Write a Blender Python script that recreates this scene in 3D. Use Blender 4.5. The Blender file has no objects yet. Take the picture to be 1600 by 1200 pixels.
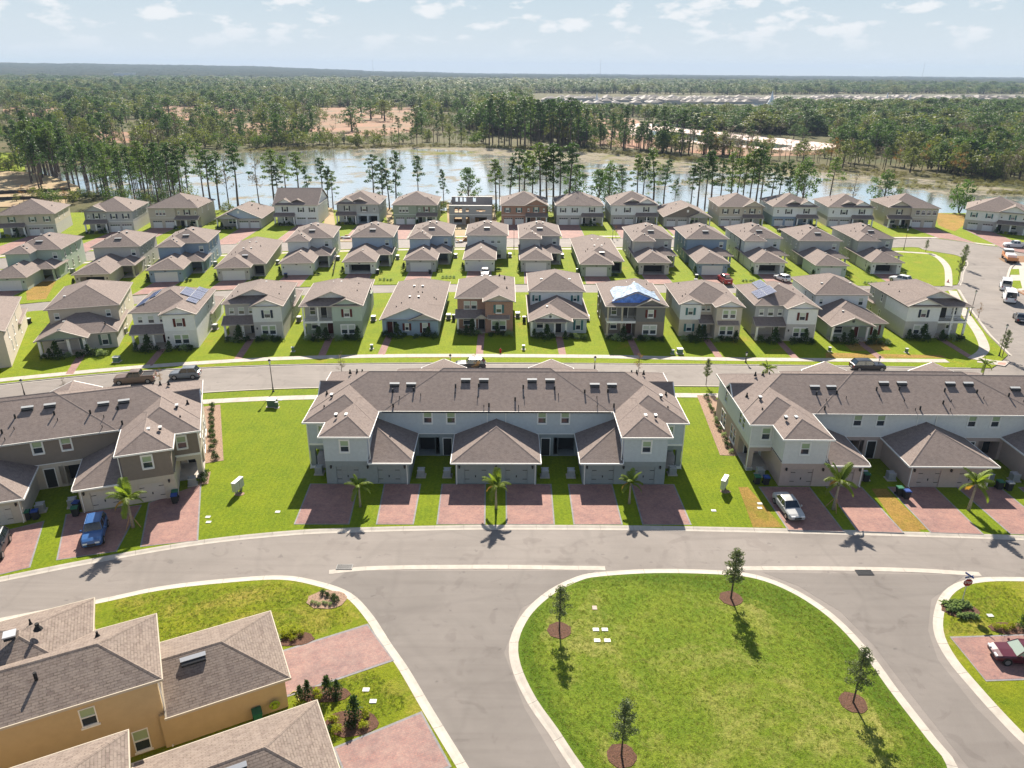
import bpy, bmesh, math, random
from mathutils import Vector, Matrix, noise
from mathutils.geometry import tessellate_polygon
R_ = math.radians
sc = bpy.context.scene
random.seed(7)
# ---------------------------------------------------------------- camera, sky, sun, exposure
CAMH, FPX, PIT, YAW, ROL = 43.0, 1160.0, R_(22.8), R_(.6), R_(.4)
_fw = Vector((math.sin(YAW)*math.cos(PIT), math.cos(YAW)*math.cos(PIT), -math.sin(PIT)))
_r0 = Vector((math.cos(YAW), -math.sin(YAW), 0)); _u0 = _r0.cross(_fw)
_rt = _r0*math.cos(ROL)+_u0*math.sin(ROL); _up = _u0*math.cos(ROL)-_r0*math.sin(ROL)
cam = bpy.data.objects.new('camera', bpy.data.cameras.new('camera'))
sc.collection.objects.link(cam); sc.camera = cam
cam.matrix_world = Matrix.Translation((0, 0, CAMH)) @ Matrix((_rt, _up, -_fw)).transposed().to_4x4()
cam.data.sensor_width = 36; cam.data.lens = FPX/1600*36
cam.data.clip_start = .5; cam.data.clip_end = 40000
SUN_EL, SUN_AZ = R_(35.5), R_(0.0)
sun = bpy.data.objects.new('sun', bpy.data.lights.new('sun', 'SUN')); sc.collection.objects.link(sun)
sun.data.energy = 5.0; sun.data.angle = R_(.5); sun.data.color = (1, .91, .79)
_sd = Vector((math.sin(SUN_AZ)*math.cos(SUN_EL), math.cos(SUN_AZ)*math.cos(SUN_EL), math.sin(SUN_EL)))
sun.rotation_euler = (-_sd).to_track_quat('-Z', 'Y').to_euler()
sc.view_settings.view_transform = 'Standard'; sc.view_settings.look = 'None'
sc.view_settings.gamma = 1; sc.view_settings.use_curve_mapping = False
sc.view_settings.exposure = 1.25
wd = bpy.data.worlds.new('World'); sc.world = wd; wd.use_nodes = True
def build_world():
    nt = wd.node_tree; N = nt.nodes; L = nt.links
    bg = N['Background']; bg.inputs[1].default_value = .05
    sky = N.new('ShaderNodeTexSky'); sky.sky_type = 'NISHITA'; sky.sun_disc = False
    sky.sun_elevation = SUN_EL; sky.sun_rotation = SUN_AZ; sky.air_density = 1.0; sky.dust_density = .15; sky.ozone_density = 4
    tc = N.new('ShaderNodeTexCoord'); sp = N.new('ShaderNodeSeparateXYZ'); L.new(tc.outputs['Generated'], sp.inputs[0])
    # scattered fair-weather cumulus
    mp = N.new('ShaderNodeMapping'); mp.inputs['Scale'].default_value = (1, 1, 2.6); mp.inputs['Location'].default_value = (3.3, 1.9, .4); L.new(tc.outputs['Generated'], mp.inputs[0])
    nz = N.new('ShaderNodeTexNoise'); nz.inputs['Scale'].default_value = 21; nz.inputs['Detail'].default_value = 9; nz.inputs['Roughness'].default_value = .52; L.new(mp.outputs[0], nz.inputs['Vector'])
    cr = N.new('ShaderNodeValToRGB'); cr.color_ramp.elements[0].position = .52; cr.color_ramp.elements[1].position = .61; L.new(nz.outputs['Fac'], cr.inputs[0])
    # clouds thin out into the milky band over the horizon
    mr = N.new('ShaderNodeMapRange'); mr.inputs['From Min'].default_value = .012; mr.inputs['From Max'].default_value = .05; L.new(sp.outputs['Z'], mr.inputs[0])
    mu = N.new('ShaderNodeMath'); mu.operation = 'MULTIPLY'; L.new(cr.outputs[0], mu.inputs[0]); L.new(mr.outputs[0], mu.inputs[1])
    m2 = N.new('ShaderNodeMath'); m2.operation = 'MULTIPLY'; m2.inputs[1].default_value = .9; L.new(mu.outputs[0], m2.inputs[0])
    mix = N.new('ShaderNodeMixRGB'); mix.inputs[2].default_value = (7.9, 8.0, 8.1, 1)
    # the pale blue-white band of a humid day: caps the sky's brightness near the horizon
    zr = N.new('ShaderNodeMapRange'); zr.inputs['From Min'].default_value = 0; zr.inputs['From Max'].default_value = .11; L.new(sp.outputs['Z'], zr.inputs[0])
    cap = N.new('ShaderNodeMixRGB'); cap.inputs[1].default_value = (6.6,7.0,7.2,1); cap.inputs[2].default_value = (4.7,5.9,6.7,1); L.new(zr.outputs[0], cap.inputs[0])
    dk = N.new('ShaderNodeMixRGB'); dk.blend_type = 'DARKEN'; dk.inputs[0].default_value = 1; L.new(sky.outputs[0], dk.inputs[1]); L.new(cap.outputs[0], dk.inputs[2])
    L.new(m2.outputs[0], mix.inputs[0]); L.new(dk.outputs[0], mix.inputs[1]); L.new(mix.outputs[0], bg.inputs[0])
build_world()

def G(px, py, z=0.0):
    """world point where a sight line through the photo meets height z"""
    d = _fw + _rt*((px-800)/FPX) - _up*((py-600)/FPX); t = (z-CAMH)/d.z
    return Vector((d.x*t, d.y*t, z))

# ---------------------------------------------------------------- mesh helpers
class MB:
    def __init__(s): s.v = []; s.f = []; s.m = []; s.uv = {}
    def face(s, pts, mi=0, uv=None):
        n = len(s.v); s.v += [tuple(p) for p in pts]; s.f.append(tuple(range(n, n+len(pts)))); s.m.append(mi)
        if uv: s.uv[len(s.f)-1] = uv
    def box(s, x0, x1, y0, y1, z0, z1, mi=0):
        n = len(s.v)
        s.v += [(x0,y0,z0),(x1,y0,z0),(x1,y1,z0),(x0,y1,z0),(x0,y0,z1),(x1,y0,z1),(x1,y1,z1),(x0,y1,z1)]
        for f in ((0,3,2,1),(4,5,6,7),(0,1,5,4),(1,2,6,5),(2,3,7,6),(3,0,4,7)): s.f.append(tuple(n+i for i in f)); s.m.append(mi)
    def prism(s, poly, z0, z1, mi=0):
        n = len(s.v); k = len(poly)
        s.v += [(p[0],p[1],z0) for p in poly]+[(p[0],p[1],z1) for p in poly]
        tri = tessellate_polygon([[Vector((p[0],p[1],0)) for p in poly]])
        for t in tri:
            a,b,c = [Vector(poly[i][:2]) for i in t]
            if (b-a).cross(c-a) < 0: t = (t[0],t[2],t[1])
            s.f.append(tuple(n+k+i for i in t)); s.m.append(mi)
        area = sum(poly[i][0]*poly[(i+1)%k][1]-poly[(i+1)%k][0]*poly[i][1] for i in range(k))
        for i in range(k):
            j = (i+1)%k; q = (n+i,n+j,n+k+j,n+k+i)
            if area < 0: q = q[::-1]
            s.f.append(q); s.m.append(mi)
    def tube(s, pts, rads, n=8, mi=0, cap=True):
        pts = [Vector(p) for p in pts]; rings = []
        for i, p in enumerate(pts):
            d = (pts[min(i+1,len(pts)-1)]-pts[max(i-1,0)]).normalized()
            a = d.orthogonal().normalized() if abs(d.z) < .9 else Vector((1,0,0)).cross(d).normalized(); b = d.cross(a)
            r = rads[i] if isinstance(rads,(list,tuple)) else rads
            k = len(s.v); rings.append(k)
            s.v += [tuple(p+(a*math.cos(t*2*math.pi/n)+b*math.sin(t*2*math.pi/n))*r) for t in range(n)]
        for i in range(len(rings)-1):
            for t in range(n):
                s.f.append((rings[i]+t, rings[i]+(t+1)%n, rings[i+1]+(t+1)%n, rings[i+1]+t)); s.m.append(mi)
        if cap:
            s.f.append(tuple(rings[0]+t for t in range(n))[::-1]); s.m.append(mi)
            s.f.append(tuple(rings[-1]+t for t in range(n))); s.m.append(mi)
    def mesh(s, name, mats, smooth=False):
        me = bpy.data.meshes.new(name); me.from_pydata(s.v, [], s.f)
        for m in (mats if isinstance(mats,(list,tuple)) else [mats]): me.materials.append(m)
        if any(s.m): me.polygons.foreach_set('material_index', s.m)
        if s.uv:
            ul = me.uv_layers.new(name='u')
            for fi, uv in s.uv.items():
                for li, c in zip(me.polygons[fi].loop_indices, uv): ul.data[li].uv = c
        if smooth: me.polygons.foreach_set('use_smooth', [True]*len(me.polygons))
        me.update(); return me
    def obj(s, name, mats, parent=None, loc=(0,0,0), rot=0, smooth=False):
        return link(name, s.mesh(name, mats, smooth), parent, loc, rot)
COL = sc.collection
def link(name, me, parent=None, loc=(0,0,0), rot=0):
    o = bpy.data.objects.new(name, me); COL.objects.link(o); o.location = loc
    o.rotation_euler = rot if isinstance(rot, tuple) else (0,0,rot)
    if parent is not None: o.parent = parent
    return o
CACHE = {}
def shared(key, name, fn, mats, smooth=False):
    if key not in CACHE:
        mb = MB(); fn(mb); CACHE[key] = mb.mesh(name, mats, smooth)
    return CACHE[key]
def tag(o, label=None, cat=None, group=None, kind=None):
    if label: o['label'] = label
    if cat: o['category'] = cat
    if group: o['group'] = group
    if kind: o['kind'] = kind
    return o
def thing(name, label, cat, loc, rot=0, group=None): return tag(link(name, None, None, loc, rot), label, cat, group)
def structure(name, loc=(0,0,0)): return tag(link(name, None, None, loc), kind='structure')
def dup(o, parent=None, loc=None, rot=None, scale=None, label=None):
    c = o.copy(); COL.objects.link(c)
    if parent is not None: c.parent = parent
    if loc is not None: c.location = loc
    if rot is not None: c.rotation_euler = (0,0,rot)
    if scale is not None: c.scale = (scale,)*3 if not isinstance(scale, tuple) else scale
    if label: c['label'] = label
    for ch in o.children: dup(ch, c)
    return c
def smoothpath(p, step=1.5, closed=False):
    p = [Vector((q[0],q[1])) for q in p]; out = []; n = len(p)
    rng = range(n) if closed else range(n-1)
    for i in rng:
        if closed: a,b,c,d = p[(i-1)%n],p[i],p[(i+1)%n],p[(i+2)%n]
        else: b,c = p[i],p[i+1]; a = p[i-1] if i else b*2-c; d = p[i+2] if i+2 < n else c*2-b
        k = max(1,int((c-b).length/step))
        for j in range(k):
            t = j/k; out.append(.5*((2*b)+(c-a)*t+(2*a-5*b+4*c-d)*t*t+(3*b-a-3*c+d)*t**3))
    if not closed: out.append(p[-1])
    return out
def offset(p, d, closed=False):
    """positive d = to the left of the walking direction"""
    out = []; n = len(p)
    for i in range(n):
        a = p[(i-1)%n] if (closed or i) else p[i]; b = p[(i+1)%n] if (closed or i+1 < n) else p[i]
        t = (b-a).normalized(); out.append(p[i]+Vector((-t.y,t.x))*d)
    return out
def sheet(name, poly, z, m, kind='structure', parent=None, thick=None):
    mb = MB(); pts = [(p[0],p[1]) for p in poly]
    mb.prism(pts, z-(thick or .1), z); o = mb.obj(name, m, parent)
    if kind and parent is None: o['kind'] = kind
    return o
def band(mb, path, o0, o1, z0, z1, closed=False):
    a = offset(path,o0,closed); b = offset(path,o1,closed); n = len(path)
    for i in range(n if closed else n-1):
        j = (i+1)%n; mb.face([(a[i].x,a[i].y,z0),(b[i].x,b[i].y,z1),(b[j].x,b[j].y,z1),(a[j].x,a[j].y,z0)])
def kerb(name, path, side, step=3.0, prof=((0,.012),(.3,.028),(.55,.085),(.75,.11)), closed=False, pieces=True):
    """concrete kerb and gutter cast in bays; side +1 puts it left of the path"""
    root = structure(name); pts = smoothpath(path, .75, closed)
    if closed: pts.append(pts[0])
    L = 0; cur = [0]; segs = []
    for i in range(1,len(pts)):
        L += (pts[i]-pts[i-1]).length; cur.append(i)
        if L >= (step if pieces else 1e9) or i == len(pts)-1: segs.append(cur); cur = [i]; L = 0
    offs = [offset(pts, side*o) for o,_ in prof]
    for sg in segs:
        mb = MB(); k = len(prof)
        for q, i in enumerate(sg):
            sh = 0
            for j in range(k):
                p = offs[j][i].copy()
                if q == 0 or q == len(sg)-1:
                    t = (pts[min(i+1,len(pts)-1)]-pts[max(i-1,0)]).normalized()*(.012 if q == 0 else -.012); p += t
                mb.v.append((p.x,p.y,prof[j][1])); 
        m = len(sg)
        for a in range(m-1):
            for j in range(k-1):
                q = (a*k+j,(a+1)*k+j,(a+1)*k+j+1,a*k+j+1); mb.f.append(q if side > 0 else q[::-1]); mb.m.append(0)
        for a in (0,m-1):      # end faces down to the ground
            base = len(mb.v); mb.v += [(mb.v[a*k][0],mb.v[a*k][1],-.08),(mb.v[a*k+k-1][0],mb.v[a*k+k-1][1],-.08)]
            mb.f.append(tuple([base]+[a*k+j for j in range(k)]+[base+1])); mb.m.append(0)
        mb.obj('kerb_bay', M['concrete'], root)
    return root, offset(pts, side*.72)
def slabs(name, path, width, z, m, length=1.6, gap=.02):
    root = structure(name); pts = smoothpath(path, .4); L = 0; cur = [pts[0]]
    for i in range(1,len(pts)):
        L += (pts[i]-pts[i-1]).length; cur.append(pts[i])
        if L >= length or i == len(pts)-1:
            if L > gap*4:
                c = [q.copy() for q in cur]; t0 = (c[1]-c[0]).normalized(); t1 = (c[-1]-c[-2]).normalized()
                c[0] += t0*gap/2; c[-1] -= t1*gap/2
                dz = random.uniform(-.006,.006)
                poly = offset(c,-width/2)+offset(c,width/2)[::-1]
                mb = MB(); mb.prism([(q.x,q.y) for q in poly], z-.09, z+dz); mb.obj('paving_slab', m, root)
            cur = [pts[i]]; L = 0
    return root

# ---------------------------------------------------------------- materials
M = {}
def mk(name, col, rough=.85, var=None, bump=None, metal=0, spec=.3, world=False, col2=None, trans=0):
    m = bpy.data.materials.new(name); m.use_nodes = True; nt = m.node_tree; N = nt.nodes; L = nt.links
    b = N['Principled BSDF']; b.inputs['Roughness'].default_value = rough; b.inputs['Metallic'].default_value = metal
    b.inputs['Specular IOR Level'].default_value = spec; b.inputs['Base Color'].default_value = (*col,1)
    if var or bump:
        if world: g = N.new('ShaderNodeNewGeometry'); vec = g.outputs['Position']
        else: g = N.new('ShaderNodeTexCoord'); vec = g.outputs['Object']
    if var:
        nz = N.new('ShaderNodeTexNoise'); nz.inputs['Scale'].default_value = var[0]; nz.inputs['Detail'].default_value = 6; nz.inputs['Roughness'].default_value = .65
        L.new(vec, nz.inputs['Vector'])
        c2 = col2 or tuple(c*(1-var[1]) for c in col); c1 = col if col2 else tuple(min(1,c*(1+var[1])) for c in col)
        r = N.new('ShaderNodeValToRGB'); r.color_ramp.elements[0].position = .32; r.color_ramp.elements[1].position = .68
        r.color_ramp.elements[0].color = (*c2,1); r.color_ramp.elements[1].color = (*c1,1)
        L.new(nz.outputs['Fac'], r.inputs[0]); L.new(r.outputs[0], b.inputs['Base Color'])
    if bump:
        nb = N.new('ShaderNodeTexNoise'); nb.inputs['Scale'].default_value = bump[0]; nb.inputs['Detail'].default_value = 5
        L.new(vec, nb.inputs['Vector']); bp = N.new('ShaderNodeBump'); bp.inputs['Strength'].default_value = bump[1]; bp.inputs['Distance'].default_value = bump[2] if len(bump) > 2 else .02
        L.new(nb.outputs['Fac'], bp.inputs['Height']); L.new(bp.outputs[0], b.inputs['Normal'])
    if trans:
        tr = N.new('ShaderNodeBsdfTranslucent'); ms = N.new('ShaderNodeMixShader'); ms.inputs[0].default_value = trans
        tr.inputs[0].default_value = (col[0]*1.5,col[1]*1.5,col[2]*.8,1)
        L.new(b.outputs[0], ms.inputs[1]); L.new(tr.outputs[0], ms.inputs[2]); L.new(ms.outputs[0], N['Material Output'].inputs[0])
    M[name] = m; return m
def mixc(N, L, fac, a, b, mode='MIX'):
    x = N.new('ShaderNodeMixRGB'); x.blend_type = mode
    for i, v in ((0,fac),(1,a),(2,b)):
        if isinstance(v,(int,float)): x.inputs[i].default_value = v
        elif isinstance(v,tuple): x.inputs[i].default_value = (*v,1)
        else: L.new(v, x.inputs[i])
    return x.outputs[0]
def noise_fac(N, L, vec, scale, lo, hi, detail=5, rough=.6, dist=0):
    n = N.new('ShaderNodeTexNoise'); n.inputs['Scale'].default_value = scale; n.inputs['Detail'].default_value = detail
    n.inputs['Roughness'].default_value = rough; n.inputs['Distortion'].default_value = dist; L.new(vec, n.inputs['Vector'])
    r = N.new('ShaderNodeMapRange'); r.inputs['From Min'].default_value = lo; r.inputs['From Max'].default_value = hi; L.new(n.outputs['Fac'], r.inputs[0])
    return r.outputs[0]
def grass(name, a, b, dry, dryamt, stripe=None):
    m = bpy.data.materials.new(name); m.use_nodes = True; nt = m.node_tree; N = nt.nodes; L = nt.links
    bs = N['Principled BSDF']; bs.inputs['Roughness'].default_value = .9; bs.inputs['Specular IOR Level'].default_value = .12
    g = N.new('ShaderNodeNewGeometry').outputs['Position']
    c = mixc(N, L, noise_fac(N,L,g,.25,.35,.65,6,.7), a, b)
    c = mixc(N, L, noise_fac(N,L,g,.12,.62-dryamt,.80-dryamt*.8,7,.75,.4), c, dry)
    if stripe:     # mowing passes
        w = N.new('ShaderNodeTexWave'); w.inputs['Scale'].default_value = stripe[0]; w.inputs['Distortion'].default_value = 1.2; w.inputs['Detail Scale'].default_value = .4
        mp = N.new('ShaderNodeMapping'); mp.inputs['Rotation'].default_value = (0,0,R_(stripe[1])); L.new(g, mp.inputs[0]); L.new(mp.outputs[0], w.inputs[0])
        c = mixc(N, L, w.outputs['Fac'], c, mixc(N,L,1.0,c,(.91,.94,.88),'MULTIPLY'))
    v = noise_fac(N,L,g,5,.3,.7,8,.8); c = mixc(N, L, v, mixc(N,L,1.0,c,(.45,.5,.4),'MULTIPLY'), mixc(N,L,1.0,c,(1.42,1.36,1.3),'MULTIPLY'))
    L.new(c, bs.inputs['Base Color'])
    h = noise_fac(N,L,g,9,.2,.8,6,.8); bp = N.new('ShaderNodeBump'); bp.inputs['Strength'].default_value = .8; bp.inputs['Distance'].default_value = .09
    L.new(h, bp.inputs['Height']); L.new(bp.outputs[0], bs.inputs['Normal'])
    M[name] = m
def asphalt(name, col):
    m = bpy.data.materials.new(name); m.use_nodes = True; nt = m.node_tree; N = nt.nodes; L = nt.links
    bs = N['Principled BSDF']; bs.inputs['Roughness'].default_value = .85; bs.inputs['Specular IOR Level'].default_value = .3
    g = N.new('ShaderNodeNewGeometry').outputs['Position']
    c = mixc(N,L, noise_fac(N,L,g,.13,.35,.65,6,.7,.6), tuple(x*.9 for x in col), tuple(x*1.08 for x in col))
    # faint swept tyre and dirt streaks along the road
    mp = N.new('ShaderNodeMapping'); mp.inputs['Scale'].default_value = (.05,.9,1); L.new(g, mp.inputs[0])
    c = mixc(N,L, noise_fac(N,L,mp.outputs[0],1.0,.45,.75,4,.6,.8), c, mixc(N,L,1.0,c,(.87,.86,.86),'MULTIPLY'))
    w = N.new('ShaderNodeTexVoronoi'); w.feature = 'DISTANCE_TO_EDGE'; w.inputs['Scale'].default_value = .11
    mp2 = N.new('ShaderNodeMapping'); L.new(g, mp2.inputs[0])
    nn = N.new('ShaderNodeTexNoise'); nn.inputs['Scale'].default_value = .16; L.new(g, nn.inputs[0])
    wv = mixc(N,L,.82,g,nn.outputs['Color'],'ADD'); L.new(wv, w.inputs['Vector'])
    mr = N.new('ShaderNodeMapRange'); mr.inputs['From Min'].default_value = 0; mr.inputs['From Max'].default_value = .035; mr.inputs['To Min'].default_value = .22; mr.inputs['To Max'].default_value = 0; L.new(w.outputs['Distance'], mr.inputs[0])
    c = mixc(N,L, mr.outputs[0], c, tuple(x*.62 for x in col))
    c = mixc(N,L, noise_fac(N,L,g,14,.3,.7,3,.8), mixc(N,L,1.0,c,(.9,.9,.9),'MULTIPLY'), c)
    c = mixc(N,L, noise_fac(N,L,g,.9,.66,.74,6,.7), c, tuple(min(1,x*1.35) for x in col))
    c = mixc(N,L, noise_fac(N,L,g,.45,.60,.66,3,.5,1.0), c, mixc(N,L,1.0,c,(.88,.87,.87),'MULTIPLY'))
    c = mixc(N,L, noise_fac(N,L,g,.9,.70,.73,2,.5), c, mixc(N,L,1.0,c,(.72,.72,.73),'MULTIPLY'))
    L.new(c, bs.inputs['Base Color']); M[name] = m
def pavers(name, ang, cols, mortar, w=.21, h=.105, ms=.007):
    m = bpy.data.materials.new(name); m.use_nodes = True; nt = m.node_tree; N = nt.nodes; L = nt.links
    bs = N['Principled BSDF']; bs.inputs['Roughness'].default_value = .85; bs.inputs['Specular IOR Level'].default_value = .25
    g = N.new('ShaderNodeNewGeometry').outputs['Position']
    mp = N.new('ShaderNodeMapping'); mp.inputs['Rotation'].default_value = (0,0,R_(ang)); L.new(g, mp.inputs[0])
    br = N.new('ShaderNodeTexBrick'); br.inputs['Scale'].default_value = 1; br.inputs['Brick Width'].default_value = w; br.inputs['Row Height'].default_value = h
    br.inputs['Mortar Size'].default_value = ms; br.inputs['Color1'].default_value = (*cols[0],1); br.inputs['Color2'].default_value = (*cols[1],1); br.inputs['Mortar'].default_value = (*mortar,1)
    L.new(mp.outputs[0], br.inputs[0])
    c = mixc(N,L, noise_fac(N,L,g,1.3,.35,.7,7,.75), br.outputs['Color'], cols[2])
    c = mixc(N,L, noise_fac(N,L,g,.35,.4,.7,5,.7), c, mixc(N,L,1.0,c,(.74,.77,.82),'MULTIPLY')); c = mixc(N,L, noise_fac(N,L,g,6,.45,.75,2,.7), c, mixc(N,L,1.0,c,(1.25,1.22,1.2),'MULTIPLY'))
    L.new(c, bs.inputs['Base Color'])
    bp = N.new('ShaderNodeBump'); bp.inputs['Strength'].default_value = .5; bp.inputs['Distance'].default_value = .01; bp.invert = True
    L.new(br.outputs['Fac'], bp.inputs['Height']); L.new(bp.outputs[0], bs.inputs['Normal']); M[name] = m
def shingles(name, a, b, c3, w=.33, h=.143, mo=.014):
    """courses follow the roof through its u (along the eave) v (up the slope) map in metres"""
    m = bpy.data.materials.new(name); m.use_nodes = True; nt = m.node_tree; N = nt.nodes; L = nt.links
    bs = N['Principled BSDF']; bs.inputs['Roughness'].default_value = .9; bs.inputs['Specular IOR Level'].default_value = .15
    uv = N.new('ShaderNodeUVMap').outputs[0]
    br = N.new('ShaderNodeTexBrick'); br.inputs['Scale'].default_value = 1; br.inputs['Brick Width'].default_value = w; br.inputs['Row Height'].default_value = h
    br.inputs['Mortar Size'].default_value = mo; br.inputs['Mortar Smooth'].default_value = .3; br.inputs['Bias'].default_value = -.1
    br.inputs['Color1'].default_value = (*a,1); br.inputs['Color2'].default_value = (*b,1); br.inputs['Mortar'].default_value = (*[x*.52 for x in a],1); L.new(uv, br.inputs[0])
    c = mixc(N,L, noise_fac(N,L,uv,2.2,.4,.7,5,.8), br.outputs['Color'], c3)
    c = mixc(N,L, noise_fac(N,L,uv,.28,.35,.7,6,.7,.5), c, mixc(N,L,1.0,c,(.84,.85,.87),'MULTIPLY'))
    L.new(c, bs.inputs['Base Color'])
    # each course lies over the next: saw-tooth relief
    sp = N.new('ShaderNodeSeparateXYZ'); L.new(uv, sp.inputs[0]); dv = N.new('ShaderNodeMath'); dv.operation = 'DIVIDE'; dv.inputs[1].default_value = h; L.new(sp.outputs[1], dv.inputs[0])
    fr = N.new('ShaderNodeMath'); fr.operation = 'FRACT'; L.new(dv.outputs[0], fr.inputs[0])
    iv = N.new('ShaderNodeMath'); iv.operation = 'SUBTRACT'; iv.inputs[0].default_value = 1; L.new(fr.outputs[0], iv.inputs[1])
    bp = N.new('ShaderNodeBump'); bp.inputs['Strength'].default_value = .55; bp.inputs['Distance'].default_value = .012; L.new(iv.outputs[0], bp.inputs['Height'])
    b2 = N.new('ShaderNodeBump'); b2.inputs['Strength'].default_value = .4; b2.inputs['Distance'].default_value = .01; L.new(noise_fac(N,L,uv,40,.2,.8,2,.7), b2.inputs['Height']); L.new(bp.outputs[0], b2.inputs['Normal'])
    L.new(b2.outputs[0], bs.inputs['Normal']); M[name] = m
def siding(name, col, pitch=.18, vertical=False):
    m = mk(name, col, .75, (1.5,.05)); nt = m.node_tree; N = nt.nodes; L = nt.links
    tc = N.new('ShaderNodeTexCoord'); sp = N.new('ShaderNodeSeparateXYZ'); L.new(tc.outputs['Object'], sp.inputs[0])
    dv = N.new('ShaderNodeMath'); dv.operation = 'DIVIDE'; dv.inputs[1].default_value = pitch; L.new(sp.outputs['X' if vertical else 'Z'], dv.inputs[0])
    fr = N.new('ShaderNodeMath'); fr.operation = 'FRACT'; L.new(dv.outputs[0], fr.inputs[0])
    if vertical: gt = N.new('ShaderNodeMath'); gt.operation = 'GREATER_THAN'; gt.inputs[1].default_value = .85; L.new(fr.outputs[0], gt.inputs[0]); fr = gt
    bp = N.new('ShaderNodeBump'); bp.inputs['Strength'].default_value = .5; bp.inputs['Distance'].default_value = .02; L.new(fr.outputs[0], bp.inputs['Height'])
    L.new(bp.outputs[0], N['Principled BSDF'].inputs['Normal'])

grass('lawn_grass', (.15,.215,.006), (.20,.25,.008), (.27,.235,.03), .02, (.55,0))
grass('lot_grass', (.165,.235,.006), (.22,.265,.008), (.34,.24,.03), .05)
grass('island_grass', (.125,.195,.014), (.185,.235,.024), (.34,.31,.10), .13)
grass('edge_grass', (.105,.17,.012), (.155,.205,.02), (.26,.25,.06), .06)
grass('ring_grass', (.085,.15,.010), (.125,.185,.014), (.18,.19,.03), .04, (.7,0))
grass('tired_grass', (.145,.20,.008), (.215,.24,.012), (.36,.28,.07), .11)
grass('dry_grass', (.26,.17,.04), (.36,.22,.06), (.16,.18,.01), .10)
asphalt('asphalt', (.232,.206,.184))
asphalt('side_asphalt', (.19,.170,.153))
pavers('pavers', 0, ((.31,.155,.125),(.20,.11,.105),(.34,.20,.16)), (.25,.18,.16))
pavers('pavers_turned', -26, ((.33,.175,.145),(.24,.135,.125),(.33,.225,.19)), (.20,.15,.14), .32, .16, .016)
pavers('paver_border', 0, ((.24,.23,.23),(.20,.19,.2),(.28,.26,.25)), (.2,.19,.18))
shingles('shingle', (.255,.205,.18), (.195,.153,.134), (.275,.225,.198))
shingles('shingle_taupe', (.25,.20,.165), (.165,.125,.108), (.27,.22,.185), .42, .2, .035)
mk('concrete', (.43,.39,.335), .85, (1.1,.12), (8,.2,.01), world=True)
mk('walk_concrete', (.43,.385,.335), .85, (.7,.14), world=True)
mk('mulch', (.11,.055,.035), .95, (9,.55), (14,1,.06), world=True)
mk('mulch_pale', (.30,.20,.14), .95, (7,.5), (14,1,.06), world=True)
mk('white_trim', (.78,.77,.73), .55, (2,.04))
mk('cream_trim', (.46,.40,.31), .6)
mk('taupe_trim', (.42,.37,.32), .6)
mk('gutter_white', (.80,.78,.72), .45)
mk('stucco_bluegrey', (.50,.54,.55), .9, (2.5,.06), (30,.25,.01))
mk('stucco_slate', (.26,.29,.285), .9, (2.5,.06), (30,.25,.01))
mk('stucco_white', (.66,.66,.63), .9, (2.5,.05), (30,.25,.01))
mk('stucco_grey', (.46,.44,.41), .9, (2.5,.06), (30,.25,.01))
mk('stucco_pink', (.46,.36,.31), .9, (2.5,.05), (30,.25,.01))
mk('stucco_taupe', (.23,.19,.155), .9, (2.5,.05), (30,.25,.01))
mk('stucco_cream', (.52,.46,.37), .9, (2.5,.05), (30,.25,.01))
mk('stucco_tan', (.50,.375,.21), .9, (1.2,.05), (30,.3,.01))
mk('stucco_brown', (.36,.235,.165), .9, (2.5,.06), (30,.25,.01))
mk('stucco_green', (.30,.345,.27), .9, (2.5,.05), (30,.25,.01))
mk('stucco_mint', (.43,.50,.42), .9, (2.5,.05), (30,.25,.01))
mk('stucco_blue', (.25,.32,.40), .9, (2.5,.05), (30,.25,.01))
mk('stucco_darkgrey', (.17,.165,.155), .9, (2.5,.05), (30,.25,.01))
mk('block_grey', (.33,.33,.33), .95, (4,.1))
siding('siding_white', (.74,.75,.74)); siding('siding_grey', (.42,.42,.41)); siding('siding_blue', (.40,.47,.54)); siding('siding_tan', (.42,.38,.32))
siding('batten_white', (.68,.68,.66), .4, True)
mk('brick_brown', (.34,.20,.145), .9, (5,.2))
mk('stone_foot', (.36,.34,.34), .9, (6,.35))
mk('blind', (.50,.54,.46), .4, spec=.5); mk('blind_green', (.33,.42,.25), .3, spec=.6)
mk('glass_dark', (.035,.045,.055), .06, spec=.9)
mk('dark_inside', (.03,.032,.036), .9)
mk('shutter_maroon', (.10,.018,.014), .6); mk('shutter_teal', (.05,.15,.15), .6); mk('shutter_navy', (.02,.03,.05), .6); mk('shutter_dark', (.035,.04,.04), .6); mk('shutter_green', (.10,.15,.12), .6)
mk('door_maroon', (.09,.015,.012), .5); mk('door_dark', (.025,.028,.03), .5); mk('door_teal', (.06,.15,.14), .5)
mk('garage_white', (.66,.66,.64), .55); mk('garage_grey', (.27,.295,.285), .55); mk('garage_pink', (.42,.345,.31), .55); mk('garage_cream', (.56,.51,.45), .55)
mk('black_metal', (.018,.018,.02), .4, spec=.5); mk('grey_metal', (.30,.31,.32), .4, metal=.6); mk('galvanised', (.52,.53,.54), .45, metal=.5)
mk('ac_grey', (.30,.31,.31), .5, (3,.1)); mk('utility_green', (.10,.17,.12), .6); mk('white_plastic', (.56,.56,.54), .45)
mk('rubber', (.02,.02,.02), .8); mk('solar', (.06,.085,.17), .6, spec=.04); mk('solar_frame', (.42,.44,.47), .6, spec=.05)
mk('tarp', (.10,.22,.60), .45, (1.5,.4)); mk('tarp_silver', (.30,.38,.48), .6, (1.3,.55), (2,.9,.15), spec=.06)
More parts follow.
